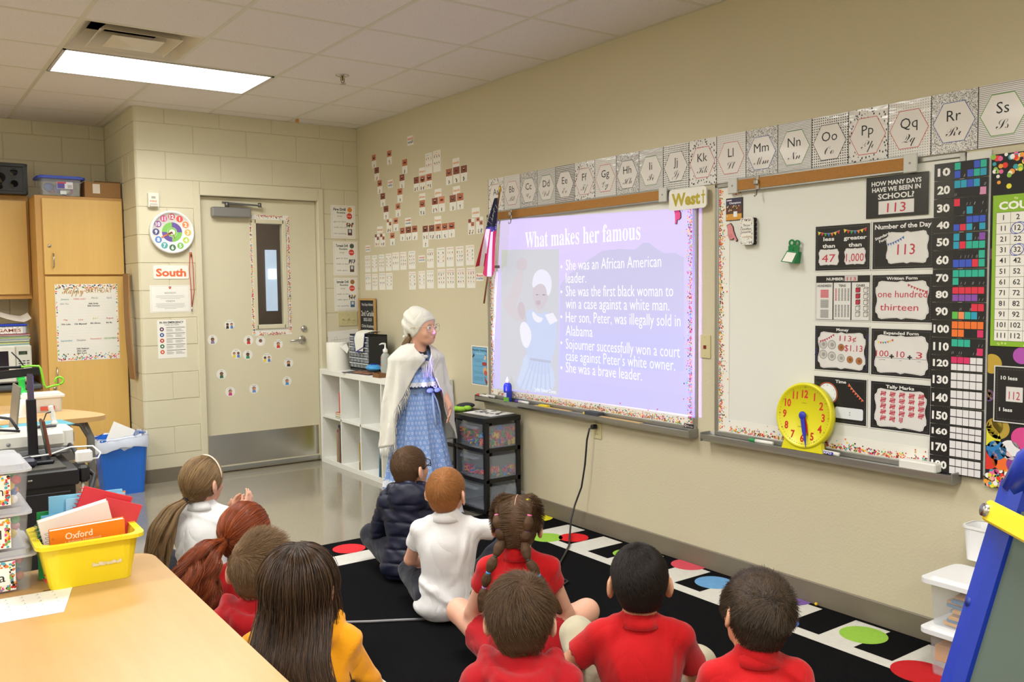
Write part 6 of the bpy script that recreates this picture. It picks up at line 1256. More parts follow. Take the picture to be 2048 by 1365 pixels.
notebook('notebook', 'orange front notebook with Oxford on the cover in the bin', -.055, nw-.005, .148, .016, 'ee8420', -.0, -.03, .14, .004, '9a9a98', oxf)
notebook('notebook', 'small dark green folder at the left end of the bin', .01, .05, .125, .006, '1a8a4a', -.088, 0, .05); notebook('notebook', 'red spiral notebook low at the left front of the bin', -.06, .06, .11, .008, 'd8404a', -.078, .35, .05, 0, 'b03038')
# ================================================================== right side: tubs, wall bin, easel
t0 = (-.315, -5.12)
LIDW = mat('tub_lid_white', (234, 234, 236), .3, var=.01)
for k in range(2):
    z0 = .0105+.182*k; t = thing('storage_tub', ('lower clear tub with white lid and yellow blocks beside the easel', 'upper clear tub with white lid and foam blocks beside the easel')[k], 'storage box', (-.19, -5.31, z0))
    openbox(MB(CLEAR), .09, .165, .155, .012, r=.02, th=.003).build('tub', t); b = MB(LIDW); b.prism(rrect(-.122, -.198, .122, .198, .03), .152, .168); b.prism(rrect(-.1, -.175, .1, .175, .03), .168, .181); b.build('lid', t)
    for q in range(9 if k else 7):
        if k: o = MB(mat('foam_%d' % (q % 2), ('e0a03c', '4a86b8')[q % 2], .7)).box(-.06, .05, -.09, .09, 0, .011, bev=.001).build('foam_strip', M=Matrix.Translation((-.19-.012+random.uniform(-.01, .01), -5.29+random.uniform(-.02, .02), z0+.006+.0125*q)) @ Matrix.Rotation(random.uniform(-.22, .22), 4, 'Z'), label='%s foam strip, %s from the bottom in the upper clear tub' % (('orange', 'blue')[q % 2], ORD[q]), cat='foam strip', group='foam strips in the upper tub')
        else: o = MB(mat('block_%d' % (q < 5), ('4a86b0', 'e8a838')[q < 5], .5)).box(-.035, .035, -.05, .05, 0, .06 if q < 5 else .03, bev=.004).build('toy_block', M=Matrix.Translation((-.23+.075*(q % 2), -5.42+.11*(q//2 % 3), z0+(.045 if q < 5 else .006)+(.0 if q < 5 else 0))) @ Matrix.Rotation(random.uniform(-.1, .1), 4, 'Z'), label='%s toy block, %s in the lower clear tub' % (('blue', 'yellow')[q < 5], ORD[q]), cat='toy block', group='toy blocks in the lower tub')
t = thing('wall_bin', 'small white plastic bin hung on the board wall behind the easel', 'bin', (-.058, -5.285, .40)); openbox(MB(LIDW), .045, .115, .125, .01, r=.02, th=.003).build('tub', t); b = MB(LIDW); Q0 = rrect(-.058, -.129, .058, .129, .03); Q1 = rrect(-.052, -.122, .052, .122, .025); n = len(Q0); b.add([(x, y, z) for z in (.118, .127) for x, y in Q0]+[(x, y, .127) for x, y in Q1], [(i, (i+1) % n, n+(i+1) % n, n+i) for i in range(n)]+[(n+i, n+(i+1) % n, 2*n+(i+1) % n, 2*n+i) for i in range(n)]); b.build('rim', t)
BLE = mat('easel_blue', (20, 52, 168), .28, var=.03, spec=.5); YEL = mat('easel_yellow', (238, 212, 40), .35); CHK = mat('chalk_green', (84, 98, 88), .6, var=.06, vs=5)
top = Vector((-1.735, -6.088, 1.115)); ax = Vector((-.11, .05, -.375)).normalized(); hd = Vector((-.63, -.777, 0)); nrm = ax.cross(hd).normalized()
if nrm.z < 0: nrm = -nrm
t = thing('easel', 'blue plastic chalkboard easel with a yellow brace at the lower right', 'easel', tuple(top)); L = 1.102/-ax.z
pt = lambda a, h, n=0: tuple(ax*a+hd*h+nrm*n)
b = MB(BLE); b.bar(pt(.03, .035), pt(L, .035), .060, .05, up=tuple(nrm), bev=.014); b.tube([pt(.055, .036), pt(.0, .055), pt(-.03, .1), pt(-.035, .16)], [.029, .030, .030, .030], n=14); b.build('leg', t)
MB(BLE).tube([pt(-.035, .14), pt(-.035, .62)], .033, n=14).build('top_bar', t); b = MB(BLE); b.bar(pt(.0, .68), pt(L, .68), .075, .05, up=tuple(nrm), bev=.014); b.build('leg', t)
b = MB(CHK); b.bar(pt(.06, .34), pt(.80, .34), .60, .008, up=tuple(nrm)); b.build('chalkboard', t)
b = MB(YEL); b.bar(pt(.10, .02, .034), pt(.10, .6, .034), .036, .012, up=tuple(nrm), bev=.004); b.build('brace', t); b = MB(CHROME); b.tube([pt(.10, .03, .03), pt(.10, .03, .046)], .011, n=14); b.build('bolt', t); b = MB(flat('0c2a80')); b.tube([pt(.255, .03, .02), pt(.255, .03, .0265)], .008, n=10); b.build('plug', t)
rear = [Vector((.34, .27, 0)), Vector((.34, .27, 0))]
for h in (.035, .68): a = Vector(pt(.02, h)); e = a+Vector((.38, -.3, -1.103-Vector(pt(.02, h)).z)); b = MB(BLE); b.bar(tuple(a), tuple(e), .06, .045, bev=.012); b.build('rear_leg', t)
MB(mat('bead_yellow', (240, 190, 40), .4)).box(-.006, .006, -.006, .006, 0, .012, bev=.003).build('toy_bead', loc=(-.03, -4.49, .0115), label='tiny yellow toy piece on the rug edge by the wall', cat='toy')
# ================================================================== marker tray things
def tray(u, v): y, z = bw(u, v, .045); return y
TZ1 = .687-.002
def marker(label, y, cap, body, ang=0, off=.038, z=None, txt=None):
    t = thing('marker', label, 'marker', M=FB(y, (z or TZ1)+.011, off, ang)); bm_ = mat('marker_'+body, body, .35); cm = mat('cap_'+cap, cap, .35)
    MB(bm_).tube([(.0, 0, 0), (.098, 0, 0)], .0085, n=12).build('barrel', t); MB(cm).tube([(-.038, 0, 0), (-.03, 0, 0), (0, 0, 0)], [.006, .009, .0095], n=12).build('cap', t)
    if txt: p = MB(); p.M = Matrix.Translation((0, 0, .0088)); p.rect(.012, -.006, .075, .006, flat(cap)); p.text(txt, .042, -.0045, .012, flat('f0f0f0'), .0003, w=.05, off=.03); p.build('lettering', t)
    return t
marker('red banded marker at the left end of the projection tray', -1.885, 'b03030', 'e0dcd4', .0, .05); marker('black marker beside the spray bottle on the tray', -1.93, '1a1a1c', 'd8d4cc', .0, .03); marker('purple capped marker on the projection tray', -2.32, '5a3a9a', 'e4e2de', 0, .045)
marker('green marker at the left end of the second tray', -4.17, '1a8a4a', 'e6e4e0', 0, .045); marker('blue dry erase marker in front of the teaching clock', -4.515, '2a30a8', 'e6e4e0', -.03, .055, .69, 'EXPO')
t = thing('spray_cleaner', 'blue whiteboard cleaner spray bottle standing on the projection tray', 'bottle', M=Matrix.Translation((-.05, tray(1017, 806), .684))); SB = mat('cleaner_blue', (36, 54, 170), .3)
MB(SB).lathe([(0, 0), (.026, 0), (.027, .006), (.027, .1), (.022, .115), (.012, .122)], n=22).build('bottle', t); MB(PW).lathe([(.013, .12), (.013, .14), (.008, .145), (.007, .158), (0, .159)], n=16).build('cap', t)
b = MB(); b.add([(.0275*math.cos(a), .0275*math.sin(a), z) for a in [PI*.62+.16*k for k in range(16)] for z in (.004, .03)], [(2*k, 2*k+2, 2*k+3, 2*k+1) for k in range(15)], flat('6ab03a')); b.add([(.0275*math.cos(a), .0275*math.sin(a), z) for a in [PI*.9+.12*k for k in range(9)] for z in (.032, .06)], [(2*k, 2*k+2, 2*k+3, 2*k+1) for k in range(8)], flat('d8dcea'))
b.M = Matrix.Rotation(-.55, 4, 'Z') @ Matrix.Translation((-.0278, 0, .082)) @ Matrix(((0, 0, -1, 0), (-1, 0, 0, 0), (0, 1, 0, 0), (0, 0, 0, 1))); b.text('EXPO', 0, 0, .016, flat('f4f4f8'), .0003, w=.04, off=.04); b.build('label_print', t)
o = MB(mat('eraser_yellow', (214, 188, 40), .7)).box(-.045, .045, -.016, .016, 0, .014, bev=.005).build('eraser', M=FB(tray(1087, 822), .686, .04) @ Matrix.Rotation(-PI/2, 4, 'X'), label='yellow felt eraser on the projection tray', cat='eraser')
o = MB(mat('eraser_grey', (62, 64, 72), .85)).box(-.06, .06, -.024, .024, 0, .022, bev=.004).build('eraser', M=FB(tray(1187, 834), .686, .04) @ Matrix.Rotation(-PI/2, 4, 'X'), label='dark grey block eraser on the projection tray', cat='eraser'); MB(mat('eraser_yellow', (214, 188, 40), .7)).box(-.085, -.062, -.016, .016, 0, .010, bev=.003).build('yellow_end', o)
RUL = mat('ruler_wood', (206, 172, 112), .5)
for a, n in ((-2.66, 'left of the grey eraser'), (-3.25, 'right of the grey eraser')): MB(RUL).box(-.17, .17, -.012, .012, 0, .004).build('wooden_ruler', M=FB(a, .686, .045) @ Matrix.Rotation(-PI/2, 4, 'X'), label='wooden ruler lying on the projection tray '+n, cat='ruler')
o = MB(mat('eraser_white', (226, 224, 218), .6)).box(-.075, .075, -.024, .024, 0, .036, bev=.005).build('eraser', M=FB(tray(1838, 938), .686, .04) @ Matrix.Rotation(-PI/2, 4, 'X'), label='white block eraser at the right end of the second tray', cat='eraser')
# yellow teaching clock
cy_, cz_ = bw(1609, 833, .05); R_ = .143
ck = thing('teaching_clock', 'large yellow teaching clock with red numerals leaning on the second tray', 'clock', M=FB(cy_, .688, .046) @ Matrix.Rotation(-.10, 4, 'X')); cz = cz_-.686
YC = mat('clock_yellow', (222, 214, 30), .35, var=.01)
b = MB(YC); b.M = Matrix.Translation((0, cz, 0)); b.lathe([(R_-.006, 0), (R_, .004), (R_, .026), (R_-.005, .032), (R_-.012, .031), (R_-.016, .026), (0, .026)], n=64); b.build('clock_face', ck); MB(YC).prism([(-.105, 0), (.105, 0), (.096, .03), (.088, .06), (-.088, .06), (-.096, .03)], .0, .024).build('stand', ck)
p = MB(); p.M = Matrix.Translation((0, cz, .0264))
for k in range(12):
    a = PI/2-2*PI*(k+1)/12; r = .098 if k != 11 else .094; p.text(str(k+1), r*math.cos(a), r*math.sin(a)-.0165, .046, flat('c82a1c'), .0002, off=.03, sx=.85); p.text(str(5*(k+1)), .124*math.cos(a), .124*math.sin(a)-.004, .011, flat('4a4a2a'), .0002)
for k in range(60):
    if k % 5: a = 2*PI*k/60; p.disc(.124*math.cos(a), .124*math.sin(a), .0016, flat('4a4a20'), .0002, 6)
p.text('Learning Resources', .0, -.052, .009, flat('4a4a20'), .0002, w=.05); p.text('12 Hour', 0, .052, .008, flat('4a4a20'), .0002); p.build('dial_print', ck)
def handm(L, wd, a, z, m, r): b = MB(m); b.M = Matrix.Translation((0, cz, 0)) @ Matrix.Rotation(a, 4, 'Z'); b.prism([(-wd, -.0), (-wd*.9, L*.5), (0, L), (wd*.9, L*.5), (wd, 0)][::-1], z, z+.004); b.lathe([(0, z+.006), (r*.7, z+.006), (r, z+.002), (r, z)], n=20); return b
handm(.088, .009, -PI+.36, .028, mat('hand_red', (190, 30, 50), .4), .012).build('hour_hand', ck); handm(.138, .010, -PI+.215, .034, mat('hand_blue', (44, 56, 180), .4), .018).build('minute_hand', ck)
# ================================================================== flag, power cord, cables on the rug
FS = mat('staff_wood', (150, 104, 48), .45); A_, B_ = on(1000, 380, 0, -.10), on(968, 607, 0, -.075)
A_ = on(999, 385, 0, -.12)
t = thing('classroom_flag', 'American flag drooping on a wooden staff at the corner of the projection whiteboard', 'flag'); d_ = (B_-A_)
MB(FS).tube([tuple(A_), tuple(B_)], .006, n=10).build('staff', t); b = MB(mat('finial_gold', (190, 160, 70), .3, metal=.7)); b.ell(tuple(A_-d_.normalized()*.02), (.009, .009, .024), nu=10, nv=8); b.build('finial', t)
MB(mat('bracket', (120, 110, 90), .4, metal=.6)).bar((-.002, A_.y+d_.y*.66, A_.z+d_.z*.66), tuple(A_+d_*.66), .018, .018).build('bracket', t)
FC = [flat('23284e'), mat('flag_red', (176, 28, 44), .7), mat('flag_white', (230, 226, 226), .7)]
cols = {}; N, Mv = 22, 36
def fp(f, g_):   # hanging gathered cloth: f across, g down along the staff
    a = A_+d_*(.05+.62*g_); w_ = .014+.098*g_**.8; fold = .016*math.sin(f*13+g_*2)*(.3+g_)
    return Vector((a.x-.02-fold, a.y+(.5-f)*w_*1.9-.006*g_, a.z+(-.03*f*g_)+(.02*math.sin(f*9))*g_-(.10*max(0, g_-.75)*(1-abs(f-.65)*2))))
for i in range(N):
    for j in range(Mv):
        f, g_ = (i+.5)/N, (j+.5)/Mv; k = 0 if g_ < .44 else 1+(int(f*9+.2*g_) % 2)
        cols.setdefault(k, MB(FC[k])).add([fp(i/N, j/Mv), fp((i+1)/N, j/Mv), fp((i+1)/N, (j+1)/Mv), fp(i/N, (j+1)/Mv)], [(0, 1, 2, 3)], smooth=True)
for k, nme in ((0, 'canton'), (1, 'red_stripes'), (2, 'white_stripes')): cols[k].build(nme, t)
st = MB(FC[2])
for k in range(34):
    f, g_ = .5+(((k*.618) % 1)-.5)*.9, .08+.36*((k*.37) % 1)**.8; c = fp(f, g_); c.x -= .004; st.add([c+Vector((0, .0036*r*math.cos(PI/2+PI/5*i), .0036*r*math.sin(PI/2+PI/5*i))) for i in range(10) for r in [(1.25 if i % 2 == 0 else .5)]], [tuple(range(10))])
st.build('star_pattern', t)
b = MB(flat('1c1c1e')); py, pz = bw(1189, 854, .02); pl = thing('appliance_lead', 'black power cord hanging from the wall outlet down to the rug', 'cord'); MB(flat('1c1c1e')).box(-.045, -.007, py-.013, py+.013, pz-.013, pz+.013, bev=.006).build('plug', pl)
cpts = [(-.03, py, pz), (-.05, py+.01, pz-.01), on(1174, 880, 0, -.06), on(1170, 930, 0, -.06), on(1163, 975, 0, -.07), on(1150, 1010, 0, -.09), on(1142, 1040, 0, -.14), on(1140, 1068, 0, -.2)]+[(*fl(u, v, .018), .018) for u, v in ((1138, 1092), (1128, 1112), (1117, 1132), (1108, 1150))]+[(-.7, -3.6, .017), (-.9, -3.7, .017)]
MB(mat('cord_black', (30, 30, 31), .4)).tube([tuple(q) for q in cpts], .0055, n=8).build('cord', pl)
MB(mat('cord_grey', (128, 128, 130), .5)).tube([(*fl(u, v, .016), .016) for u, v in ((560, 1262), (620, 1250), (670, 1246), (740, 1244), (800, 1241), (850, 1239))], .006, n=8).build('extension_lead', label='grey cord lying across the black rug', cat='cord')

# ------------------------------------------------------------------ the projector's beam: a masked spot at its lens
ld = bpy.data.lights.new('projector_beam', 'SPOT'); ld.energy = PROJ; ld.color = (.34, .25, 1); ld.spot_size = math.radians(64); ld.spot_blend = 0; ld.shadow_soft_size = .006; ld.use_nodes = True
lo = bpy.data.objects.new('projector_beam', ld); COL.objects.link(lo); LP = Vector((-2.655, -2.72, .828)); lo.matrix_world = Matrix(((0, 0, -1, LP.x), (-1, 0, 0, LP.y), (0, 1, 0, LP.z), (0, 0, 0, 1)))
t = NT(ld); em = t.n['Emission']; sx = t.new('ShaderNodeSeparateXYZ'); tc = t.new('ShaderNodeTexCoord'); t.link(tc.outputs['Normal'], sx.inputs[0])
rt = t.math('MULTIPLY', t.math('DIVIDE', sx.outputs[0], sx.outputs[2]), -1.0); up = t.math('MULTIPLY', t.math('DIVIDE', sx.outputs[1], sx.outputs[2]), -1.0)
D_ = -LP.x; fx = lambda y: -(y-LP.y)/D_; fz = lambda z: (z-LP.z)/D_
zl_, zr_ = bw(1001, 441)[1], bw(1388, 416)[1]; z0, z1 = fz(.755), fz(zl_); l0, l1, r0 = fx(-1.95), fx(-2.06), fx(-3.80); tsl = (fz(zr_)-fz(zl_))/(fx(-3.76)-fx(-2.07))
lim = t.math('MULTIPLY_ADD', up, (l1-l0)/(z1-z0), l0-z0*(l1-l0)/(z1-z0))
mk = t.math('MULTIPLY', t.math('MULTIPLY', t.math('GREATER_THAN', rt, lim), t.math('LESS_THAN', rt, r0)), t.math('MULTIPLY', t.math('GREATER_THAN', up, z0), t.math('LESS_THAN', up, t.math('MULTIPLY_ADD', rt, tsl, z1-tsl*l1))))
t.link(mk, em.inputs['Strength'])
# ================================================================== people
class SDF:
    def __init__(s, lo, hi, h):
        s.lo = np.array(lo, np.float32); s.h = h; s.n = tuple(int(math.ceil((b-a)/h))+1 for a, b in zip(lo, hi)); s.d = np.full(s.n, .12, np.float32)
    def blk(s, lo, hi):
        a = [max(0, int((l-o)/s.h)) for l, o in zip(lo, s.lo)]; b = [min(n, int((u-o)/s.h)+2) for u, o, n in zip(hi, s.lo, s.n)]
        if any(x >= y for x, y in zip(a, b)): return None
        sl = tuple(slice(x, y) for x, y in zip(a, b)); ax = [s.lo[i]+s.h*np.arange(a[i], b[i], dtype=np.float32) for i in range(3)]
        return sl, np.stack(np.meshgrid(*ax, indexing='ij'), -1)
    def put(s, fn, lo, hi, k, op='u', mg=.03):
        r = s.blk([x-mg-k for x in lo], [x+mg+k for x in hi])
        if r is None: return s
        sl, P = r; v = fn(P); d = s.d[sl]
        if op == 'u': h = np.maximum(k-np.abs(d-v), 0)/k; s.d[sl] = np.minimum(d, v)-h*h*k*.25
        else: h = np.maximum(k-np.abs(d+v), 0)/k; s.d[sl] = np.maximum(d, -v)+h*h*k*.25
        return s
    def cone(s, a, b, ra, rb=None, k=.02, op='u', fl=None):
        rb = ra if rb is None else rb; a, b = np.array(a, np.float32), np.array(b, np.float32); ab = b-a; L = float(ab@ab)+1e-9; m = max(ra, rb)
        def fn(P):
            t = np.clip(((P-a)@ab)/L, 0, 1); return np.linalg.norm(P-a-t[..., None]*ab, axis=-1)-(ra+(rb-ra)*t)
        return s.put(fn, np.minimum(a, b)-m, np.maximum(a, b)+m, k, op)
    def ell(s, c, r, k=.02, R=None, op='u'):
        c = np.array(c, np.float32); r = np.array(r, np.float32); m = float(r.max()); R = None if R is None else np.array(R, np.float32)
        def fn(P):
            q = P-c
            if R is not None: q = q@R
            k0 = np.linalg.norm(q/r, axis=-1); k1 = np.linalg.norm(q/(r*r), axis=-1)+1e-6; return k0*(k0-1)/k1
        return s.put(fn, c-m, c+m, k, op)
    def warp(s, fn):
        ax = [s.lo[i]+s.h*np.arange(s.n[i], dtype=np.float32) for i in range(3)]; P = np.stack(np.meshgrid(*ax, indexing='ij'), -1); s.d = fn(P, s.d); return s
    def mesh(s, name, m, smooth=2):
        d = s.d; d[0] = d[-1] = .05; d[:, 0] = d[:, -1] = .05; d[:, :, 0] = d[:, :, -1] = .05
        ins = d < 0; c = np.zeros(tuple(x-1 for x in s.n), np.int8)
        for i in (0, 1):
            for j in (0, 1):
                for k in (0, 1): c += ins[i:s.n[0]-1+i, j:s.n[1]-1+j, k:s.n[2]-1+k]
        act = (c > 0) & (c < 8); idx = np.argwhere(act); n = len(idx); ids = np.full(act.shape, -1, np.int64); ids[act] = np.arange(n)
        acc = np.zeros((n, 3)); cnt = np.zeros(n); I, J, K = idx.T
        cor = [(i, j, k) for i in (0, 1) for j in (0, 1) for k in (0, 1)]
        for a in cor:
            for ax in range(3):
                if a[ax]: continue
                b = list(a); b[ax] = 1; da = d[I+a[0], J+a[1], K+a[2]]; db = d[I+b[0], J+b[1], K+b[2]]; x = (da < 0) != (db < 0)
                t = np.where(x, da/np.where(da == db, 1, da-db), 0); p = np.tile(np.array(a, float), (n, 1)); p[:, ax] += t; acc[x] += p[x]; cnt[x] += 1
        V = s.lo+s.h*(idx+acc/np.maximum(cnt, 1)[:, None]); F = []
        for ax in range(3):
            u, v = [(1, 2), (2, 0), (0, 1)][ax]; sl0 = [slice(None)]*3; sl1 = [slice(None)]*3; sl0[ax] = slice(0, -1); sl1[ax] = slice(1, None)
            a, b = ins[tuple(sl0)], ins[tuple(sl1)]; e = np.argwhere(a != b); e = e[(e[:, u] > 0) & (e[:, v] > 0)]
            e = e[(e[:, u] < s.n[u]-1) & (e[:, v] < s.n[v]-1)]; f = a[tuple(e.T)]
            def at(du, dv): q = e.copy(); q[:, u] -= du; q[:, v] -= dv; return ids[tuple(q.T)]
            Q = np.stack([at(1, 1), at(0, 1), at(0, 0), at(1, 0)], 1); Q[~f] = Q[~f][:, ::-1]; F.append(Q[(Q >= 0).all(1)])
        F = np.concatenate(F)
        for _ in range(smooth):
            A = np.zeros_like(V); N = np.zeros(len(V))
            for i in range(4): np.add.at(A, F[:, i], V[F[:, (i+1) % 4]]+V[F[:, i-1]]); np.add.at(N, F[:, i], 2)
            V = V*.5+.5*A/np.maximum(N, 1)[:, None]
        me = bpy.data.meshes.new(name); me.vertices.add(len(V)); me.vertices.foreach_set('co', V.astype(np.float32).ravel()); me.loops.add(F.size); me.loops.foreach_set('vertex_index', F.astype(np.int32).ravel())
        me.polygons.add(len(F)); me.polygons.foreach_set('loop_start', np.arange(0, F.size, 4, dtype=np.int32)); me.polygons.foreach_set('loop_total', np.full(len(F), 4, np.int32)); me.polygons.foreach_set('use_smooth', np.ones(len(F), bool))
        me.materials.append(m); me.update(calc_edges=True); return me
def addobj(me, name, parent, **kw):
    o = bpy.data.objects.new(name, me); COL.objects.link(o); o.parent = parent; return tag(o, **kw) if kw else o
SKIN = {'fair': mat('skin_fair', (226, 172, 146), .5, var=.03, vs=25, sss=.12), 'tan': mat('skin_tan', (206, 150, 116), .5, var=.03, vs=25, sss=.12)}
def cloth(name, rgb, bump=.25, bs=350):
    if name in MATS: return MATS[name]
    m = mat(name, rgb, .8, var=.03, vs=14, bump=bump, bs=bs, sheen=.2, spec=.2); t = NT(m); p = t.n['Principled BSDF']; old = p.inputs['Normal'].links[0].from_node
    vec = t.coords(scale=(1, 1, .7)); w_ = t.new('ShaderNodeTexNoise', i_Scale=6.5, i_Detail=1.5, i_Distortion=1.4); t.link(vec, w_.inputs['Vector']); rd = t.math('ABSOLUTE', t.math('SUBTRACT', w_.outputs[0], .5))
    b = t.new('ShaderNodeBump', i_Strength=.26, i_Distance=.05); t.link(t.math('POWER', rd, .85), b.inputs['Height']); t.link(b.outputs[0], old.inputs['Normal']); return m
def hairmat(name, a, b, rough=.42):
    if name in MATS: return MATS[name]
    m = mat(name, a, rough, var=0, spec=.35); t = NT(m); p = t.n['Principled BSDF']; h = t.new('ShaderNodeHairInfo')
    t.link(t.mix(h.outputs['Random'], lin(a), lin(b)), p.inputs['Base Color']); return m
def capmat(name, a): return mat(name, a, .6, var=.12, vs=40, spec=.2)
def rot3(yaw=0, pitch=0, roll=0):   # head frame: yaw turns right (+), pitch up (+), roll to the right (+)
    return np.array((Matrix.Rotation(-yaw, 3, 'Z') @ Matrix.Rotation(pitch, 3, 'X') @ Matrix.Rotation(roll, 3, 'Y')))
HR = ((0, -.010, .016), (.0735, .0885, .0845))     # cranium in the head frame
def add_head(F, c, R, s=1.0, neck=None, face=True, ears=True):
    c = np.array(c, float); T = lambda p: c+R@(np.array(p, float)*s); q = lambda r: [x*s for x in r]
    F.ell(T(HR[0]), q(HR[1]), .01, R); F.ell(T((0, .026, -.036)), q((.051, .058, .062)), .03, R); F.ell(T((0, .046, -.078)), q((.034, .034, .022)), .03, R)
    if neck is not None: F.cone(T((0, -.022, -.06)), neck, .041*s, .048*s, .03)
    for e in (-1, 1):
        if ears: Re = R@np.array(Matrix.Rotation(e*.45, 3, 'Z')); F.ell(T((e*.0825, -.014, -.016)), q((.0085, .024, .034)), .007, Re); F.ell(T((e*.092, -.008, -.012)), q((.006, .012, .020)), .004, Re, 'd')
        if face: F.ell(T((e*.031, .088, .0)), q((.018, .012, .012)), .02, R, 'd'); F.ell(T((e*.036, .056, -.034)), q((.019, .02, .02)), .02, R)
    if face:
        F.cone(T((0, .080, .0)), T((0, .093, -.026)), .008*s, .0105*s, .016); F.ell(T((0, .086, -.031)), q((.0145, .01, .008)), .008, R); F.ell(T((0, .077, -.055)), q((.02, .011, .009)), .012, R)
def eyes(body, c, R, s=1.0, iris='5a4634'):
    c = np.array(c); W = mat('eye_white', (232, 228, 222), .15, var=0)
    for e in (-1, 1):
        b = MB(W); p = c+R@(np.array((e*.031, .0728, .001))*s); b.ell(p, (.0104*s,)*3, nu=18, nv=12)
        f = R@np.array((0, 1, 0)); u = R@np.array((1, 0, 0)); w_ = R@np.array((0, 0, 1))
        for r, d_, cc in ((.0050, .0100, iris), (.0024, .0106, '101010')): o = p+f*d_*s; b.add([tuple(o+(u*math.cos(a)+w_*math.sin(a))*r*s) for a in [2*PI*k/12 for k in range(12)]], [tuple(range(12))], flat(cc, .1))
        b.build('eye', body); lq = MB(mat('lash', (70, 50, 40), .7)); lq.tube([tuple(p+(f*.0098+u*.0098*q+w_*(.0052-.004*q*q))*s) for q in (-1, -.5, 0, .5, 1)], .0009*s, n=5); lq.build('eyelashes', body)
    b = MB(mat('lip_pink', (192, 112, 104), .45))
    for z, ry, h in ((-.0515, .0052, .0035), (-.0585, .0058, .0045)): p = c+R@(np.array((0, .0845, z))*s); b.ell(p, (.0165*s, .0055*s, h*s), nu=12, nv=6)
    b.build('lips', body)
def add_hand(F, w_, d, n, side, curl=.5, s=1.0, spread=.12):   # wrist, pointing direction, palm normal (palm faces -n)
    w_, d, n = (np.array(x, float) for x in (w_, d, n)); d /= np.linalg.norm(d); n = n-d*(n@d); n /= np.linalg.norm(n); x = np.cross(d, n)*side
    F.cone(w_, w_+d*.028*s, .019*s, .02*s, .015)
    for k in range(4):
        o = (k-1.5)*.0155*s; base = w_+d*.055*s+x*o; F.cone(w_+d*.016*s+x*o*.6, base, .0115*s, .0095*s, .01); L = (.030, .034, .033, .026)[k]*s
        dd = d+x*(k-1.5)*spread-n*curl*.45; dd /= np.linalg.norm(dd); j = base+dd*L; F.cone(base, j, .0082*s, .0074*s, .003); d2 = dd-n*curl; d2 /= np.linalg.norm(d2); F.cone(j, j+d2*L*.85, .0073*s, .0060*s, .003)
    tb = w_+d*.018*s-x*.016*s; td = d*.6-x*.75-n*.25; td /= np.linalg.norm(td); j = tb+td*.028*s; F.cone(tb, j, .0105*s, .0085*s, .008); d2 = td*.7+d*.6; d2 /= np.linalg.norm(d2); F.cone(j, j+d2*.024*s, .0083*s, .0068*s, .004)
# ------------------------------------------------------------------ hair
def hairline(y, low, front=.058):   # lowest hair height over the head from nape to forehead
    return np.interp(y, [-.1, -.045, -.022, .004, .02, .045, .075, .1], [low, low+.004, -.03, .012, -.012, .02, front, front+.02])
def scalp_sdf(c, R, s, t, low, front=.058, lump=.0, h=.006):
    c = np.array(c); m = .125*s; F = SDF(c-m, c+m, h); r = [(x+t)*s for x in HR[1]]; F.ell(c+R@(np.array(HR[0])*s), r, .01, R); F.ell(c+R@(np.array((0, -.035, -.03))*s), [(.058+t)*s, (.05+t)*s, (.06+t)*s], .02, R)
    def cut(P, d):
        q = ((P-c.astype(np.float32))@R.astype(np.float32))/s; z = q[..., 2]-hairline(q[..., 1], low, front); d = np.maximum(d, -z*.8*s)
        if lump: d = d+lump*(np.sin(q[..., 0]*90+q[..., 2]*40)*np.sin(q[..., 1]*80-q[..., 2]*50))
        return d
    return F.warp(cut)
def strands(name, parent, roots, dirs, lens, m, steps=7, grav=0.0, rad=(.0006, .0002), center=None, R=None, s=1.0, keep=None, wave=0.0, wf=40., jit=.15, flow=None, seed=1, paths=None, ph0=None):
    rng = np.random.default_rng(seed)
    if paths is None:
        N = len(roots); P = roots.copy(); D = dirs/np.maximum(1e-6, np.linalg.norm(dirs, axis=1))[:, None]; out = [P.copy()]; st = (lens/steps)[:, None]; ph = rng.uniform(0, 6.28, (N, 3))
        for i in range(steps):
            if flow is not None: D = D*.5+flow(P, D)*.5
            D = D+rng.normal(0, jit, (N, 3))*.3; D[:, 2] -= grav; D /= np.maximum(1e-6, np.linalg.norm(D, axis=1))[:, None]; P = P+D*st
            if keep is not None: P = keep(P)
            out.append(P.copy())
        paths = np.stack(out, 1)
    N, K = paths.shape[:2]
    if wave: ph = (rng.uniform(0, 6.28, N) if ph0 is None else ph0)[:, None, None]; q = np.linspace(0, 1, K)[None, :, None]; L = np.linalg.norm(paths[:, -1]-paths[:, 0], axis=1)[:, None, None]; paths = paths+wave*np.minimum(1, q*3)*np.concatenate([np.sin(ph+q*L*wf), np.cos(ph*1.3+q*L*wf*.9), .3*np.sin(ph+q*L*wf*1.1)], 2)
    hc = bpy.data.hair_curves.new(name); hc.add_curves([K]*N); hc.attributes['position'].data.foreach_set('vector', paths.astype(np.float32).ravel())
    ra = hc.attributes.get('radius') or hc.attributes.new('radius', 'FLOAT', 'POINT'); rr = np.tile(np.linspace(rad[0]*.55, rad[1]*.55, K, dtype=np.float32), N)
    ra.data.foreach_set('value', rr); hc.materials.append(m); o = bpy.data.objects.new(name, hc); COL.objects.link(o); o.parent = parent; o['kind'] = 'stuff'; return o
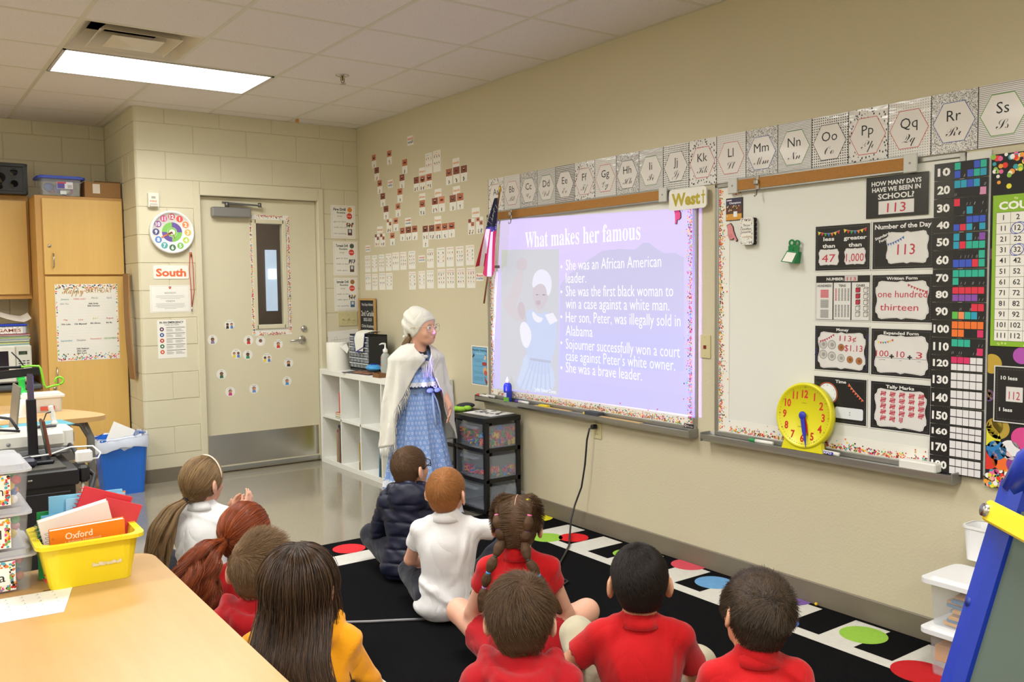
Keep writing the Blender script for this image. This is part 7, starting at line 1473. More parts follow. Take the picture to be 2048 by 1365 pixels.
def scalp_pts(me, n, seed, c, R, s):
    rng = np.random.default_rng(seed); V = np.empty(len(me.vertices)*3, np.float32); me.vertices.foreach_get('co', V); V = V.reshape(-1, 3); N = np.empty(len(V)*3, np.float32); me.vertices.foreach_get('normal', N) if False else None
    q = ((V-c)@R)/s; hc = np.array(HR[0]); rr = np.array(HR[1]); nn = (q-hc)/(rr*rr); nn /= np.linalg.norm(nn, axis=1)[:, None]; out = np.linalg.norm((q-hc)/rr, axis=1) > 1.0; q, nn = q[out], nn[out]
    i = rng.integers(0, len(q), n); return q[i]+rng.normal(0, .002, (n, 3))-nn[i]*.003, nn[i]
def keepout(t=.004):
    hc = np.array(HR[0]); rr = np.array(HR[1])+t
    def f(P):
        q = (P-hc)/rr; k = np.linalg.norm(q, axis=1); i = k < 1; P[i] = hc+(q[i]/k[i][:, None])*rr; return P
    return f
def short_hair(body, c, R, cap, hm, n, side, top, seed, low=-.072, t=.006, whorl=(.012, -.062, .082), swirl=.5, lift=.15, comb=None, s=1.0, lump=.0, rad=.00075, front=.058):
    F = scalp_sdf(c, R, s, t, low, front, lump); hair = addobj(F.mesh('hair', cap), 'hair', body); n = int(n*1.8); q, nn = scalp_pts(hair.data, n, seed, np.array(c), R, s)
    W = np.array(whorl); a = q-W; a -= nn*(a*nn).sum(1)[:, None]; a /= np.maximum(.01, np.linalg.norm(a, axis=1))[:, None]; b = np.cross(nn, a); D = a+swirl*b
    if comb is not None: cv = np.array(comb); f = np.clip((q[:, 2]-.02)/.05, 0, 1)[:, None]; D = D*(1-f*.8)+f*cv
    D = D*(1-lift)+nn*lift; f = np.clip((q[:, 2]+.02)/.07, 0, 1); L = side+(top-side)*f; L *= np.random.default_rng(seed).uniform(.7, 1.2, n)
    ko = keepout(t+.0008)
    o = strands('hair_strands', hair, q, D, L, hm, 5, .05, (rad, rad*.35), keep=ko, seed=seed); 
    hp = np.empty(len(o.data.points)*3, np.float32); o.data.attributes['position'].data.foreach_get('vector', hp); hp = (np.array(c)+(hp.reshape(-1, 3)*s)@R.T).astype(np.float32); o.data.attributes['position'].data.foreach_set('vector', hp.ravel()); return hair
def chain_strands(parent, pts, rads, n, m, seed, wave=0, wf=40, rad=.0009, over=1.0, K=None, clumps=0):   # hair running along a chain of points inside a radius profile
    rng = np.random.default_rng(seed); P = np.array(pts, float); K = K or 24; tt = np.linspace(0, len(P)-1, K); X = np.stack([np.interp(tt, range(len(P)), P[:, i]) for i in range(3)], 1)
    for _ in range(2): X[1:-1] = X[1:-1]*.5+.25*(X[:-2]+X[2:])
    r = np.interp(tt, range(len(P)), rads); T = np.gradient(X, axis=0); T /= np.linalg.norm(T, axis=1)[:, None]; U = np.cross(T, (0, 0, 1.)); U[np.linalg.norm(U, axis=1) < .05] = (1, 0, 0)
    for i in range(1, K):
        u = U[i-1]-T[i]*(U[i-1]@T[i]); U[i] = u/np.linalg.norm(u)
    U[0] /= np.linalg.norm(U[0]); Wd = np.cross(T, U); a = rng.uniform(0, 2*PI, n); f = np.sqrt(rng.uniform(.35, 1, n))*over; tw = rng.normal(0, .25, n); ph0 = None
    if clumps:
        ci = rng.integers(0, clumps, n); a = rng.uniform(0, 2*PI, clumps)[ci]+rng.normal(0, .10, n); f = np.sqrt(rng.uniform(.45, 1.15, clumps))[ci]*over*rng.uniform(.88, 1.06, n); tw = rng.normal(0, .5, clumps)[ci]; ph0 = rng.uniform(0, 6.28, clumps)[ci]+rng.normal(0, .25, n)
    A = a[:, None]+tw[:, None]*np.linspace(0, 1, K)[None]; path = X[None]+(U[None]*np.cos(A)[..., None]+Wd[None]*np.sin(A)[..., None])*(r[None]*f[:, None])[..., None]
    return strands('hair_strands', parent, None, None, None, m, rad=(rad, rad*.5), wave=wave, wf=wf, seed=seed, paths=path, ph0=ph0)
# ------------------------------------------------------------------ seated children
def frame_of(x, y, a, z=0): ca, sa = math.cos(a), math.sin(a); return Matrix(((ca, sa, 0, x), (-sa, ca, 0, y), (0, 0, 1, z), (0, 0, 0, 1)))
KN = {}
def seated(label, top, yaw, hyaw, shirt, trous, skin='fair', lean=.03, pitch=0, roll=0, s=1.0, arms=None, knees=None, sleeve=.62, pants=1.0, base=.0105, hoodie=False, puffer=False, kneel=False, h=.0065, shoec=(60, 60, 64), shift=0, hand_dirs=None, width=1.0):
    a = math.radians(yaw); M = frame_of(0, 0, a); f = Vector((math.sin(a), math.cos(a), 0)); r = Vector((math.cos(a), -math.sin(a), 0)); top = Vector(top)
    pos = Vector((top.x, top.y, 0))-f*(lean+.02)-r*shift; M = frame_of(pos.x, pos.y, a, base); t = thing('person', label, 'person', M=M)
    zt = top.z-base; zl = zt-.103*s; c = np.array((shift, lean+.02, zl)); R = rot3(math.radians(hyaw-yaw), math.radians(pitch), math.radians(roll))
    up = .12 if kneel else .0; ph = .105+up; zs = zl-.158*s; sw = .108*s*width; sy = lean*.75; sx = shift*.7; neck = (sx*1.1, sy+.010, zs+.052)
    sh = [np.array((sx+e*sw, sy, zs)) for e in (-1, 1)]
    arms = arms or [((-.175, .09, .20+up), (-.07, .20, .14+up)), ((.175, .09, .20+up), (.07, .20, .14+up))]
    knees = knees or [((-.235, .185, .15), (.06, .235, .055)), ((.235, .185, .15), (-.06, .28, .055))]
    if kneel: knees = [((-.10, .20, .075), (-.085, -.10, .055)), ((.10, .20, .075), (.085, -.10, .055))]
    lo, hi = (-.36, -.25, -.002), (.36, .48, zt+.03)
    def torso(F, g, k=.03):
        F.ell((0, -.01, ph), (.112*width+g, .090+g, .085+g), k); F.ell((sx*.45, sy*.45-.008, (ph+zs)/2), (.100*width+g, .078+g, .15+g), k)
        F.ell((sx*.8, sy*.9-.004, zs-.07), (.100*width+g, .070+g, .085+g), k)
        for q in sh: F.cone(neck, q, .030+g*.8, .031+g*.8, k*.7); F.cone(q, (sx*.8+(q[0]-sx)*.62, sy*.8, zs-.08), .032+g*.8, .038+g*.8, k*.7)
    B = SDF(lo, hi, h); torso(B, -.006); add_head(B, c, R, s, neck, True)
    for e in (0, 1):
        el, wr = (np.array(x, float) for x in arms[e]); B.cone(sh[e], el, .031*s, .027*s, .02); B.cone(el, wr, .026*s, .019*s, .012)
        hd, hn = (hand_dirs[e] if hand_dirs else ((wr-el)/np.linalg.norm(wr-el)*.8+np.array((-.6 if e else .6, .3, -.2)), (0, 0, 1))); add_hand(B, wr, hd, hn, 1 if e else -1, .55, s*.95)
        kn, an = (np.array(x, float) for x in knees[e]); hip = np.array(((-1, 1)[e]*.075, .0, ph-.01)); B.cone(hip, kn, .058*s, .046*s, .03); B.cone(kn, an, .043*s, .030*s, .02); ft = an-np.array((0, 0, 0)); tip = ft+(np.array((.10 if e == 0 else -.10, .05, -.02)) if not kneel else np.array((0, -.1, -.02))); B.cone(ft, tip, .03, .02, .02)
    body = addobj(B.mesh('body', SKIN[skin], 1), 'body', t); eyes(body, c, R, s)
    # shirt
    S_ = SDF(lo, hi, h); g = .02 if puffer else (.013 if hoodie else .009); torso(S_, g, .04)
    for e in (0, 1):
        el, wr = (np.array(x, float) for x in arms[e]); q = sh[e]; end = q+(el-q)*sleeve if sleeve <= 1 else el; S_.cone(q, end, .032*s+g*.9, .033*s+g*.8+(.005 if sleeve < 1 else 0), .008)
        if sleeve > 1: S_.cone(el, el+(wr-el)*.93, .031*s+g*.8, .025*s+g*.6, .015)
        elif sleeve < 1: dd = (el-q)/np.linalg.norm(el-q); S_.cone(end+dd*.02, end+dd*.08, .06, .06, .004, 'd')
    S_.ell((0, -.01, ph-.05), (.13*width+g, .10+g, .06+g), .03)
    S_.cone(np.array(neck)+(0, -.004, -.03), np.array(neck)+(0, -.010, .002), .050+g*.3, .047+g*.3, .02)
    if hoodie:
        P_ = [np.array(neck)+np.array((.088*math.cos(b_), .02-.105*math.sin(b_), .0-.035*math.sin(b_))) for b_ in [PI*k/10 for k in range(11)]]
        for a_, b_ in zip(P_, P_[1:]): S_.cone(a_, b_, .026, .026, .006)
        S_.ell(np.array(neck)+(0, -.072, -.075), (.078, .030, .066), .008); S_.cone(np.array(neck)+(-.055, -.08, -.03), np.array(neck)+(0, -.096, -.125), .02, .014, .008); S_.cone(np.array(neck)+(.055, -.08, -.03), np.array(neck)+(0, -.096, -.125), .02, .014, .008)
    if puffer: S_.ell(np.array(neck)+(0, -.078, -.028), (.098, .050, .088), .006); S_.cone(np.array(neck)+(-.075, -.02, .01), np.array(neck)+(.075, -.02, .01), .035, .035, .02)
    cn = np.array(neck, np.float32)
    S_.cone(cn+(0, .004, .02), cn+(0, -.012, .09), .046, .05, .006, 'd')
    sd = (abs(hash(label)) % 97 if False else sum(map(ord, label)) % 97)
    def folds(P, d):
        x, y, z = P[..., 0], P[..., 1], P[..., 2]
        if puffer:
            zz = z+.25*y*(y < 0)+.004*np.sin(17*x); hood = np.clip((-(y-sy)-.085)/.02, 0, 1)*(z > zs-.06); return d+.007*np.exp(-(np.sin(zz*PI/.066)/.22)**2)*(1-hood)+.006*hood*np.exp(-((z-zs-.0)/.006)**2)-.0016*np.sin(x*70+z*25+3*np.sin(z*40))-.0012*np.sin(x*31-z*90)
        w_ = np.sin(14*x+26*z+sd)+np.sin(31*x-17*z+2.1*sd+9*y)+np.sin(44*z+11*x*np.sign(x)+sd*.7); rg = lambda t, w: np.exp(-(np.sin(t)/w)**2); u1 = 7*x+15*z+sd+1.6*np.sin(6*z+sd)+1.2*np.sin(9*x+.7*sd); u2 = -11*x+13*z+1.7*sd+1.4*np.sin(8*z+5*x); u3 = 24*z+5*x*np.sin(sd)+.9*np.sin(13*x+sd)
        mk = .35+.65*np.sin(5*z+6*x+sd)**2; return d-.0012*w_-.0085*rg(u1, .26)*mk-.0075*rg(u2, .24)*(1.2-mk)-.0070*rg(u3, .33)*np.exp(-((z-ph-.01)/.07)**2)
    S_.warp(folds)
    if not puffer: fl_ = .012 if not kneel else .05; S_.warp(lambda P, d: np.maximum(d, fl_-P[..., 2]+.012*np.sin(P[..., 0]*18)))
    name = 'coat' if puffer else 'hoodie' if hoodie else 'shirt'; so = addobj(S_.mesh(name, shirt, 1), name, t)
    if not (hoodie or puffer):
        b = MB(shirt); nk = np.array(neck); V = []; n_ = 28
        for i in range(n_):
            a_ = 2*PI*i/n_; ca, sa = math.cos(a_), math.sin(a_)
            for r_, z_ in ((.050, .020), (.0542, .021), (.066, -.010), (.062, -.012)): V.append((nk[0]+r_*ca, nk[1]-.006+r_*sa*.95, nk[2]+z_-.012*max(0, sa)))
        b.add(V, [(4*i+j, 4*i+(j+1) % 4, 4*((i+1) % n_)+(j+1) % 4, 4*((i+1) % n_)+j) for i in range(n_) for j in range(4)], smooth=True); b.build('collar', t)
    # trousers and shoes
    T = SDF(lo, (hi[0], hi[1], .34+up), h); g = .010; T.ell((0, -.004, ph-.012), (.116*width+g*.5, .086+g*.5, .08), .03); T.ell((0, -.004, ph-.05), (.12*width, .09, .05), .03)
    for e in (0, 1):
        kn, an = (np.array(x, float) for x in knees[e]); hip = np.array(((-1, 1)[e]*.075, 0, ph-.012))
        if pants >= 1: T.cone(hip, kn, .062*s+g, .048*s+g, .03); T.cone(kn, kn+(an-kn)*.9, .045*s+g, .036*s+g, .02)
        else: en = hip+(kn-hip)*pants; T.cone(hip, en, .064*s+g, .060*s+g, .03); dd = (kn-hip)/np.linalg.norm(kn-hip); T.cone(en+dd*.05, en+dd*.13, .085, .085, .003, 'd')
    T.warp(lambda P, d: np.maximum(d-.002*np.sin(P[..., 0]*50+P[..., 1]*35+sd)-.0016*np.sin(P[..., 2]*80+P[..., 1]*40), .001-P[..., 2])); addobj(T.mesh('trousers', trous, 2), 'trousers' if pants >= 1 else 'shorts', t)
    SH = mat('shoe_%02x%02x%02x' % shoec, shoec, .5); 
    for e in (0, 1):
        an = np.array(knees[e][1], float); tip = an+(np.array((.115 if e == 0 else -.115, .06, -.012)) if not kneel else np.array((0, -.12, -.02))); X = SDF(np.minimum(an, tip)-.06, np.maximum(an, tip)+.06, .007); X.cone(an, tip, .038, .030, .02); X.ell((an+tip)/2, (.05, .045, .034), .03); X.warp(lambda P, d: np.maximum(d, .002-P[..., 2])); addobj(X.mesh('shoe', SH, 1), 'shoe', t)
    return dict(t=t, body=body, c=c, R=R, s=s, neck=np.array(neck), sh=sh, shirt=so, zs=zs, ph=ph)
RED = 'polo'
RED_ = cloth('polo_red', (186, 14, 20)); REDH = cloth('hoodie_red', (172, 14, 26)); WHT = cloth('polo_white', (226, 226, 226)); NAVY = cloth('trousers_navy', (24, 27, 40)); KHAKI = cloth('trousers_khaki', (186, 178, 152)); YEL_ = cloth('hoodie_yellow', (236, 158, 16)); PUF = mat('coat_navy', (26, 30, 52), .45, var=.05, bump=.15, bs=60, spec=.4)
def hw(k, p): return k['c']+k['R']@(np.array(p, float)*k['s'])
# --- boy in the navy padded coat, glasses
k = seated('boy with brown crew cut and dark glasses in a navy padded coat with hood', (-1.221, -3.028, .645), 40, 74, PUF, NAVY, lean=.02, pitch=8, sleeve=1.1, puffer=True)
short_hair(k['body'], k['c'], k['R'], capmat('cap_brown', (86, 62, 42)), hairmat('hair_brown', (74, 54, 37), (122, 94, 66)), 4200, .010, .018, 11, low=-.068)
def glasses(k, m, lens=None, w_=.024, hh=.017, th=.0016, rnd=.5):
    b = MB(m); T = lambda p: tuple(hw(k, p)); y = .0975
    for e in (-1, 1):
        P = []
        for i in range(17):
            a = 2*PI*i/16; ca, sa = math.cos(a), math.sin(a); q = (abs(ca)**(2/rnd)+abs(sa)**(2/rnd))**(-rnd/2); P.append(T((e*.033+w_*ca*q, y-.010*abs(e*.033+w_*ca*q)/.05, .001+hh*sa*q)))
        b.tube(P, th, n=6, cap=False); b.tube([T((e*(.033+w_), y-.012, .006)), T((e*.078, .05, .006)), T((e*.083, -.01, .002)), T((e*.082, -.02, -.006))], th, n=6)
    b.tube([T((-.010, y-.001, .003)), T((0, y+.004, .006)), T((.010, y-.001, .003))], th, n=6); o = b.build('glasses', k['t'])
    if lens:
        for e in (-1, 1): q = MB(lens); q.add([T((e*.033+w_*.95*math.cos(a), y-.010*abs(e*.033+w_*math.cos(a))/.05, .001+hh*.95*math.sin(a))) for a in [2*PI*i/16 for i in range(16)]], [tuple(range(16))]); q.build('lens', o)
    return o
glasses(k, mat('frame_black', (22, 22, 26), .3), mat('lens_clear', (230, 236, 240), .05, var=0, alpha=.12), th=.0024)
# --- boy in the white polo
k = seated('red-haired boy in a white short sleeved polo and navy trousers', (-1.363, -3.602, .65), 36, 57, WHT, NAVY, lean=.0, pitch=10, arms=[((-.17, .09, .22), (-.07, .2, .16)), ((.275, .08, .345), (.36, .21, .33))], knees=[((-.18, .22, .13), (.05, .25, .055)), ((.27, .22, .26), (.16, .36, .05))], width=1.05, shoec=(176, 160, 126))
short_hair(k['body'], k['c'], k['R'], capmat('cap_ginger', (150, 96, 52)), hairmat('hair_ginger', (150, 96, 50), (198, 142, 84)), 4600, .006, .022, 12, low=-.066, t=.005)
# --- girl with bubble braids
k = seated('girl with bubble braids and bright hair ties in a red polo and shorts', (-1.441, -4.225, .655), 38, 44, RED_, cloth('shorts_red', (180, 18, 30)), lean=.03, pants=.5, knees=[((-.235, .19, .165), (.04, .25, .055)), ((.255, .19, .165), (-.05, .29, .055))], sleeve=.5)
HB = hairmat('hair_darkblond', (62, 44, 31), (122, 92, 62)); cb = capmat('cap_darkblond', (80, 58, 40))
F = scalp_sdf(k['c'], k['R'], 1, .007, -.072); hair = addobj(F.mesh('hair', cb), 'hair', k['body']); q, nn = scalp_pts(hair.data, 8500, 13, k['c'], k['R'], 1)
sx_ = np.where(q[:, 0] > 0, 1, -1); tgt = np.stack([sx_*.056, np.full(len(q), -.075), np.clip(q[:, 2]-.01, -.06, .05)], 1); part = np.abs(q[:, 0]) > .0028; q, nn, tgt = q[part], nn[part], tgt[part]
D = tgt-q; D -= nn*(D*nn).sum(1)[:, None]*.9; L = np.minimum(.06, np.linalg.norm(tgt-q, axis=1)); paths = q[:, None]+D[:, None]*np.linspace(0, .9, 7)[None, :, None]+nn[:, None]*np.array([0, .002, .003, .003, .002, .001, .0])[None, :, None]
ko = keepout(.006); paths = ko(paths.reshape(-1, 3)).reshape(paths.shape); paths = k['c']+paths@k['R'].T; strands('hair_strands', hair, None, None, None, HB, rad=(.0008, .0006), paths=paths, seed=3)
MB(SKIN['fair']).tube([tuple(hw(k, (.0, HR[0][1]+(HR[1][1]+.0075)*math.cos(a), HR[0][2]+(HR[1][2]+.0078)*math.sin(a)))) for a in [PI*.42+PI*.30*i/8 for i in range(9)]], .0011, n=6).build('parting', hair)
TIES = ['e8dc2c', 'e86aa0', '6a3aa0', 'e8509a', '202022', '3a98e0', 'c89ae0']
for e in (-1, 1):
    if e < 0: pts = [(-.050, -.036, .082), (-.062, -.066, .046), (-.056, -.086, .002), (-.054, -.098, -.05)]
    else: pts = [(.040, -.036, .088), (.046, -.072, .048), (.044, -.094, .0), (.042, -.104, -.05)]
    hq = np.array(HR[0]); hr = np.array(HR[1]); pts = [hq+(np.array(p)-hq)/np.linalg.norm((np.array(p)-hq)/hr)*1.17 for p in pts]; W_ = [hw(k, p) for p in pts]; l0 = W_[-1]
    if e < 0: W_ += [l0+np.array((-.026, -.030, -.052)), l0+np.array((-.05, -.034, -.108)), l0+np.array((-.066, -.022, -.165)), l0+np.array((-.08, -.02, -.25))]
    else: W_ += [l0+np.array((.014, -.034, -.058)), l0+np.array((.05, -.036, -.112)), l0+np.array((.075, -.022, -.175)), l0+np.array((.125, -.02, -.25))]
    for i in range(len(W_)-1):
        a_, b_ = W_[i], W_[i+1]; rmax = (.016, .020, .021, .020, .020, .018, .020)[i]; tail = i == len(W_)-2; pr = [(0, .005), (.2, rmax*.8), (.5, rmax), (.8, rmax*.75), (1, .005 if not tail else rmax*.5)]
        X = SDF(np.minimum(a_, b_)-.03, np.maximum(a_, b_)+.03, .004)
        for (f0, r0), (f1, r1) in zip(pr, pr[1:]): X.cone(a_+(b_-a_)*f0, a_+(b_-a_)*f1, r0*.9, r1*.9, .006)
        o = addobj(X.mesh('braid_bubble', cb, 1), 'braid_bubble', k['t']); chain_strands(o, [a_+(b_-a_)*f for f, _ in pr], [r_ for _, r_ in pr], 320, HB, 40+i, K=10, rad=.0008, wave=.0008)
    for i in range(len(W_)-1):
        d_ = Vector(W_[min(i+1, len(W_)-1)]-W_[i]).normalized(); P0 = Vector(W_[i]); MB(mat('tie_'+TIES[i], TIES[i], .5)).tube([P0-d_*.004, P0+d_*.004], .0092, n=12).build('hair_tie', k['t'])
# --- boy with brown hair in the red hoodie, front centre
k = seated('boy with tousled brown hair in a red hoodie, seen from directly behind', (-1.985, -4.986, .665), 36, 40, REDH, NAVY, lean=.05, hoodie=True, sleeve=1.1, pitch=-6, knees=[((-.18, .24, .12), (.06, .26, .055)), ((.17, .24, .12), (-.06, .3, .055))], arms=[((-.15, .08, .2), (-.06, .2, .17)), ((.15, .08, .2), (.06, .2, .17))])
short_hair(k['body'], k['c'], k['R'], capmat('cap_brown2', (72, 50, 34)), hairmat('hair_brown2', (56, 39, 26), (112, 84, 56)), 6500, .022, .045, 14, low=-.075, t=.010, swirl=.9, lift=.16, lump=.0012, whorl=(.012, -.05, .092))
# --- boy with black hair in the red polo
k = seated('boy with close-cut black hair in a red polo and khaki trousers, ears showing', (-1.478, -4.895, .638), 40, 36, RED_, KHAKI, skin='tan', lean=.03, s=1.05, arms=[((-.225, .05, .25), (-.15, .20, .25)), ((.185, .1, .2), (.07, .22, .18))], knees=[((-.185, .26, .26), (-.12, .33, .05)), ((.2, .24, .18), (.05, .30, .055))], sleeve=.78, pants=1, shoec=(200, 196, 180), width=1.06)
short_hair(k['body'], k['c'], k['R'], capmat('cap_black', (30, 24, 21)), hairmat('hair_black', (20, 16, 14), (52, 43, 37), .35), 6500, .008, .018, 15, low=-.072, t=.006, lift=.18, swirl=.7, whorl=(.01, -.02, .102), rad=.0007, s=1.05)
# --- boy at the right in the red polo
k = seated('boy with wavy dark hair in a red polo, farthest to the right', (-1.44, -5.30, .645), 34, 24, RED_, NAVY, skin='tan', lean=.07, roll=12, pitch=-4, shift=.03, knees=[((-.17, .24, .12), (.06, .26, .055)), ((.2, .22, .12), (-.06, .3, .055))], arms=[((-.15, .08, .2), (-.06, .2, .17)), ((.17, .08, .2), (.06, .2, .17))])
short_hair(k['body'], k['c'], k['R'], capmat('cap_dark', (46, 36, 29)), hairmat('hair_dark', (32, 25, 20), (84, 67, 52), .35), 9500, .018, .05, 16, low=-.075, t=.011, swirl=.35, lift=.2, lump=.0016, whorl=(.02, -.075, .06), comb=(.55, .8, .02), rad=.0011)
# --- girl with long straight hair in the yellow hoodie
k = seated('girl with long straight brown hair in a yellow hoodie beside the table', (-2.455, -4.665, .765), 24, 34, YEL_, NAVY, lean=.03, hoodie=True, sleeve=1.1, kneel=True, h=.0065)
HL = hairmat('hair_long', (36, 26, 20), (88, 64, 46), .3); cl_ = capmat('cap_long', (46, 34, 26))
F = scalp_sdf(k['c'], k['R'], 1, .005, -.085); hair0 = F.mesh('hair', cl_); X = SDF(k['c']-np.array((.17, .22, .36)), k['c']+np.array((.17, .14, .13)), .0065); c_, R_h = k['c'], k['R']
X.ell(c_+R_h@np.array(HR[0]), [x+.005 for x in HR[1]], .02, R_h); bk = np.array((0, -.05, 0)); X.ell(c_+R_h@np.array((0, -.03, -.03)), (.068, .068, .085), .03, R_h); X.ell(c_+np.array((-.005, -.075, -.10)), (.056, .028, .10), .04)
def cutf(P, d):
    q = (P-c_.astype(np.float32))@R_h.astype(np.float32); z = q[..., 2]-np.interp(q[..., 1], [-.05, .0, .03, .075, .1], [-.5, -.3, -.02, .058, .08]); return np.maximum(d-.0018*np.sin(q[..., 0]*120+q[..., 1]*60), -z*.7)
X.warp(cutf); hair = addobj(X.mesh('hair', cl_), 'hair', k['body']); q, nn = scalp_pts(hair0, 9000, 17, c_, R_h, 1); q = q[q[:, 2] > -.045]
rng = np.random.default_rng(5); n = len(q); K = 20; side = np.where(q[:, 0]+rng.normal(0, .01, n) > 0.004, 1, -1); ang = np.arctan2(q[:, 0], -(q[:, 1]+.01)); ang = np.where(np.abs(ang) < .25, side*.25*rng.random(n), ang); ang = np.clip(ang, -2.0, 2.0)
paths = np.zeros((n, K, 3)); paths[:, 0] = q; Lh = rng.uniform(.42, .58, n)
for i in range(1, K):
    p = paths[:, i-1].copy(); st = Lh/K*1.25; hc_ = np.array(HR[0]); rr_ = np.array(HR[1])+.006; qn = (p-hc_)/(rr_*rr_); qn /= np.linalg.norm(qn, axis=1)[:, None]; up_ = p[:, 2] > -.02
    dn = np.stack([np.sin(ang)*.75*np.where(p[:, 2] > .05, 1, .15), -np.cos(ang)*.75*np.where(p[:, 2] > .05, 1, .1)-.1*(p[:, 2] < -.1), np.full(n, -1.)], 1); dn -= np.where(up_[:, None], qn*(dn*qn).sum(1)[:, None], 0); dn /= np.linalg.norm(dn, axis=1)[:, None]; dn += rng.normal(0, .035, (n, 3)); p2 = p+dn*st[:, None]; p2 = keepout(.007)(p2); low_ = p2[:, 2] < -.075
    p2[low_, 0] = np.clip(p2[low_, 0], -.11, .11)*.998; lim = np.interp(p2[:, 2], [-.42, -.30, -.22, -.14, -.10, -.06], [-.17, -.18, -.182, -.168, -.14, -.095]); bkm = low_ & (p2[:, 1] > lim) & (np.abs(ang) < 1.35); p2[bkm, 1] += np.minimum(0, lim[bkm]-p2[bkm, 1])*.5; paths[:, i] = p2
gp = np.clip((-paths[..., 2]-.15)/.14, 0, 1); sg = np.where(paths[..., 0] > .012, 1, -1); paths[..., 0] += sg*gp*.026*(rng.random((n, 1)) > .10)+.012*gp*(sg > 0); paths = c_+paths@R_h.T; strands('hair_strands', hair, None, None, None, HL, rad=(.0012, .0007), paths=paths, seed=6, wave=.004, wf=14)
# --- boy with buzzed light brown hair behind her
k = seated('boy with short sandy brown hair in a red hoodie, between the two long-haired girls', (-2.40, -4.215, .68), 24, 36, REDH, NAVY, lean=.04, hoodie=True, sleeve=1.1)
short_hair(k['body'], k['c'], k['R'], capmat('cap_sand', (104, 80, 56)), hairmat('hair_sand', (92, 70, 48), (150, 120, 86)), 5600, .010, .036, 18, low=-.07, t=.006, comb=(.75, .4, .35), lift=.3)
# --- girls with ponytails
def pony(k, T, chain, rads, cap, hm, tiec, seed, wave=0., wf=40, n=900, low=-.08, tie_r=.018, bs=.75, clumps=40):
    F = scalp_sdf(k['c'], k['R'], 1, .009, low, .05); hair = addobj(F.mesh('hair', cap), 'hair', k['body']); q, nn = scalp_pts(hair.data, 8000, seed, k['c'], k['R'], 1); T = np.array(T); K = 12; f = np.linspace(0, 1, K)
    P = q[:, None]*(1-f)[None, :, None]+T[None, None]*f[None, :, None]; P = keepout(.0105)(P.reshape(-1, 3).copy()).reshape(P.shape); rng = np.random.default_rng(seed); P[:, -1] = T+rng.normal(0, .006, (len(q), 3)); P += rng.normal(0, .0012, (len(q), 1, 3)); P = k['c']+P@k['R'].T
    strands('hair_strands', hair, None, None, None, hm, rad=(.0009, .0008), paths=P, seed=seed, wave=.0015, wf=30)
    t0 = k['c']+k['R']@T; C_ = [t0+np.array(p) for p in chain]; X = SDF(np.min(C_, 0)-.07, np.max(C_, 0)+.07, .0065)
    for i in range(len(C_)-1): X.cone(C_[i], C_[i+1], rads[i]*bs, rads[i+1]*bs, .03)
    X.warp(lambda P, d: d-.0025*np.sin(P[..., 0]*70+P[..., 2]*30)*np.sin(P[..., 2]*45+P[..., 1]*60)); tail = addobj(X.mesh('ponytail', cap), 'ponytail', k['t']); chain_strands(tail, C_, rads, int(n*1.8), hm, seed+1, wave, wf, K=30, over=1.12, clumps=clumps)
    d_ = Vector(C_[1]-C_[0]).normalized(); P0 = Vector(C_[0]); b = MB(mat('tie_'+tiec, tiec, .7)); b.tube([P0-d_*.008, P0, P0+d_*.008], [tie_r*.9, tie_r, tie_r*.9], n=14); b.build('hair_tie', k['t'])
k = seated('girl with auburn curly ponytail in a red top by the table edge', (-2.275, -3.725, .655), 30, 52, RED_, NAVY, lean=.04, pitch=-6, sleeve=1.1)
pony(k, (-.012, -.108, -.014), [(0, 0, 0), (-.05, -.075, -.02), (-.075, -.12, -.09), (-.085, -.135, -.17), (-.095, -.135, -.25), (-.11, -.13, -.32)], [.014, .045, .062, .068, .062, .03], capmat('cap_auburn', (92, 40, 18)), hairmat('hair_auburn', (84, 32, 12), (170, 84, 40), .36), '3a1c16', 31, .020, 58, 2800, bs=.5, clumps=60)
k = seated('girl with blond-brown ponytail and black hair tie in a white polo, hands raised', (-2.153, -2.80, .665), 34, 60, WHT, NAVY, lean=.02, pitch=2, arms=[((-.13, .11, .25), (.055, .235, .355)), ((.185, .09, .25), (.125, .225, .365))], hand_dirs=[((.5, .45, .75), (-1, .6, 0)), ((.35, .5, .8), (1, -.3, 0))])
pony(k, (-.01, -.098, -.066), [(0, 0, 0), (-.045, -.05, -.035), (-.075, -.085, -.11), (-.09, -.10, -.19), (-.10, -.11, -.27), (-.105, -.115, -.32)], [.012, .032, .046, .045, .04, .018], capmat('cap_blond', (104, 78, 50)), hairmat('hair_blond', (96, 75, 50), (172, 140, 98), .36), '18181a', 33, .006, 22, 1100)
b = MB(mat('headband', (230, 214, 190), .5)); b.tube([tuple(hw(k, (.0845*math.cos(a), .030, .016+.0965*math.sin(a)))) for a in [PI*i/14 for i in range(15)]], .0035, n=8); b.build('headband', k['t'])
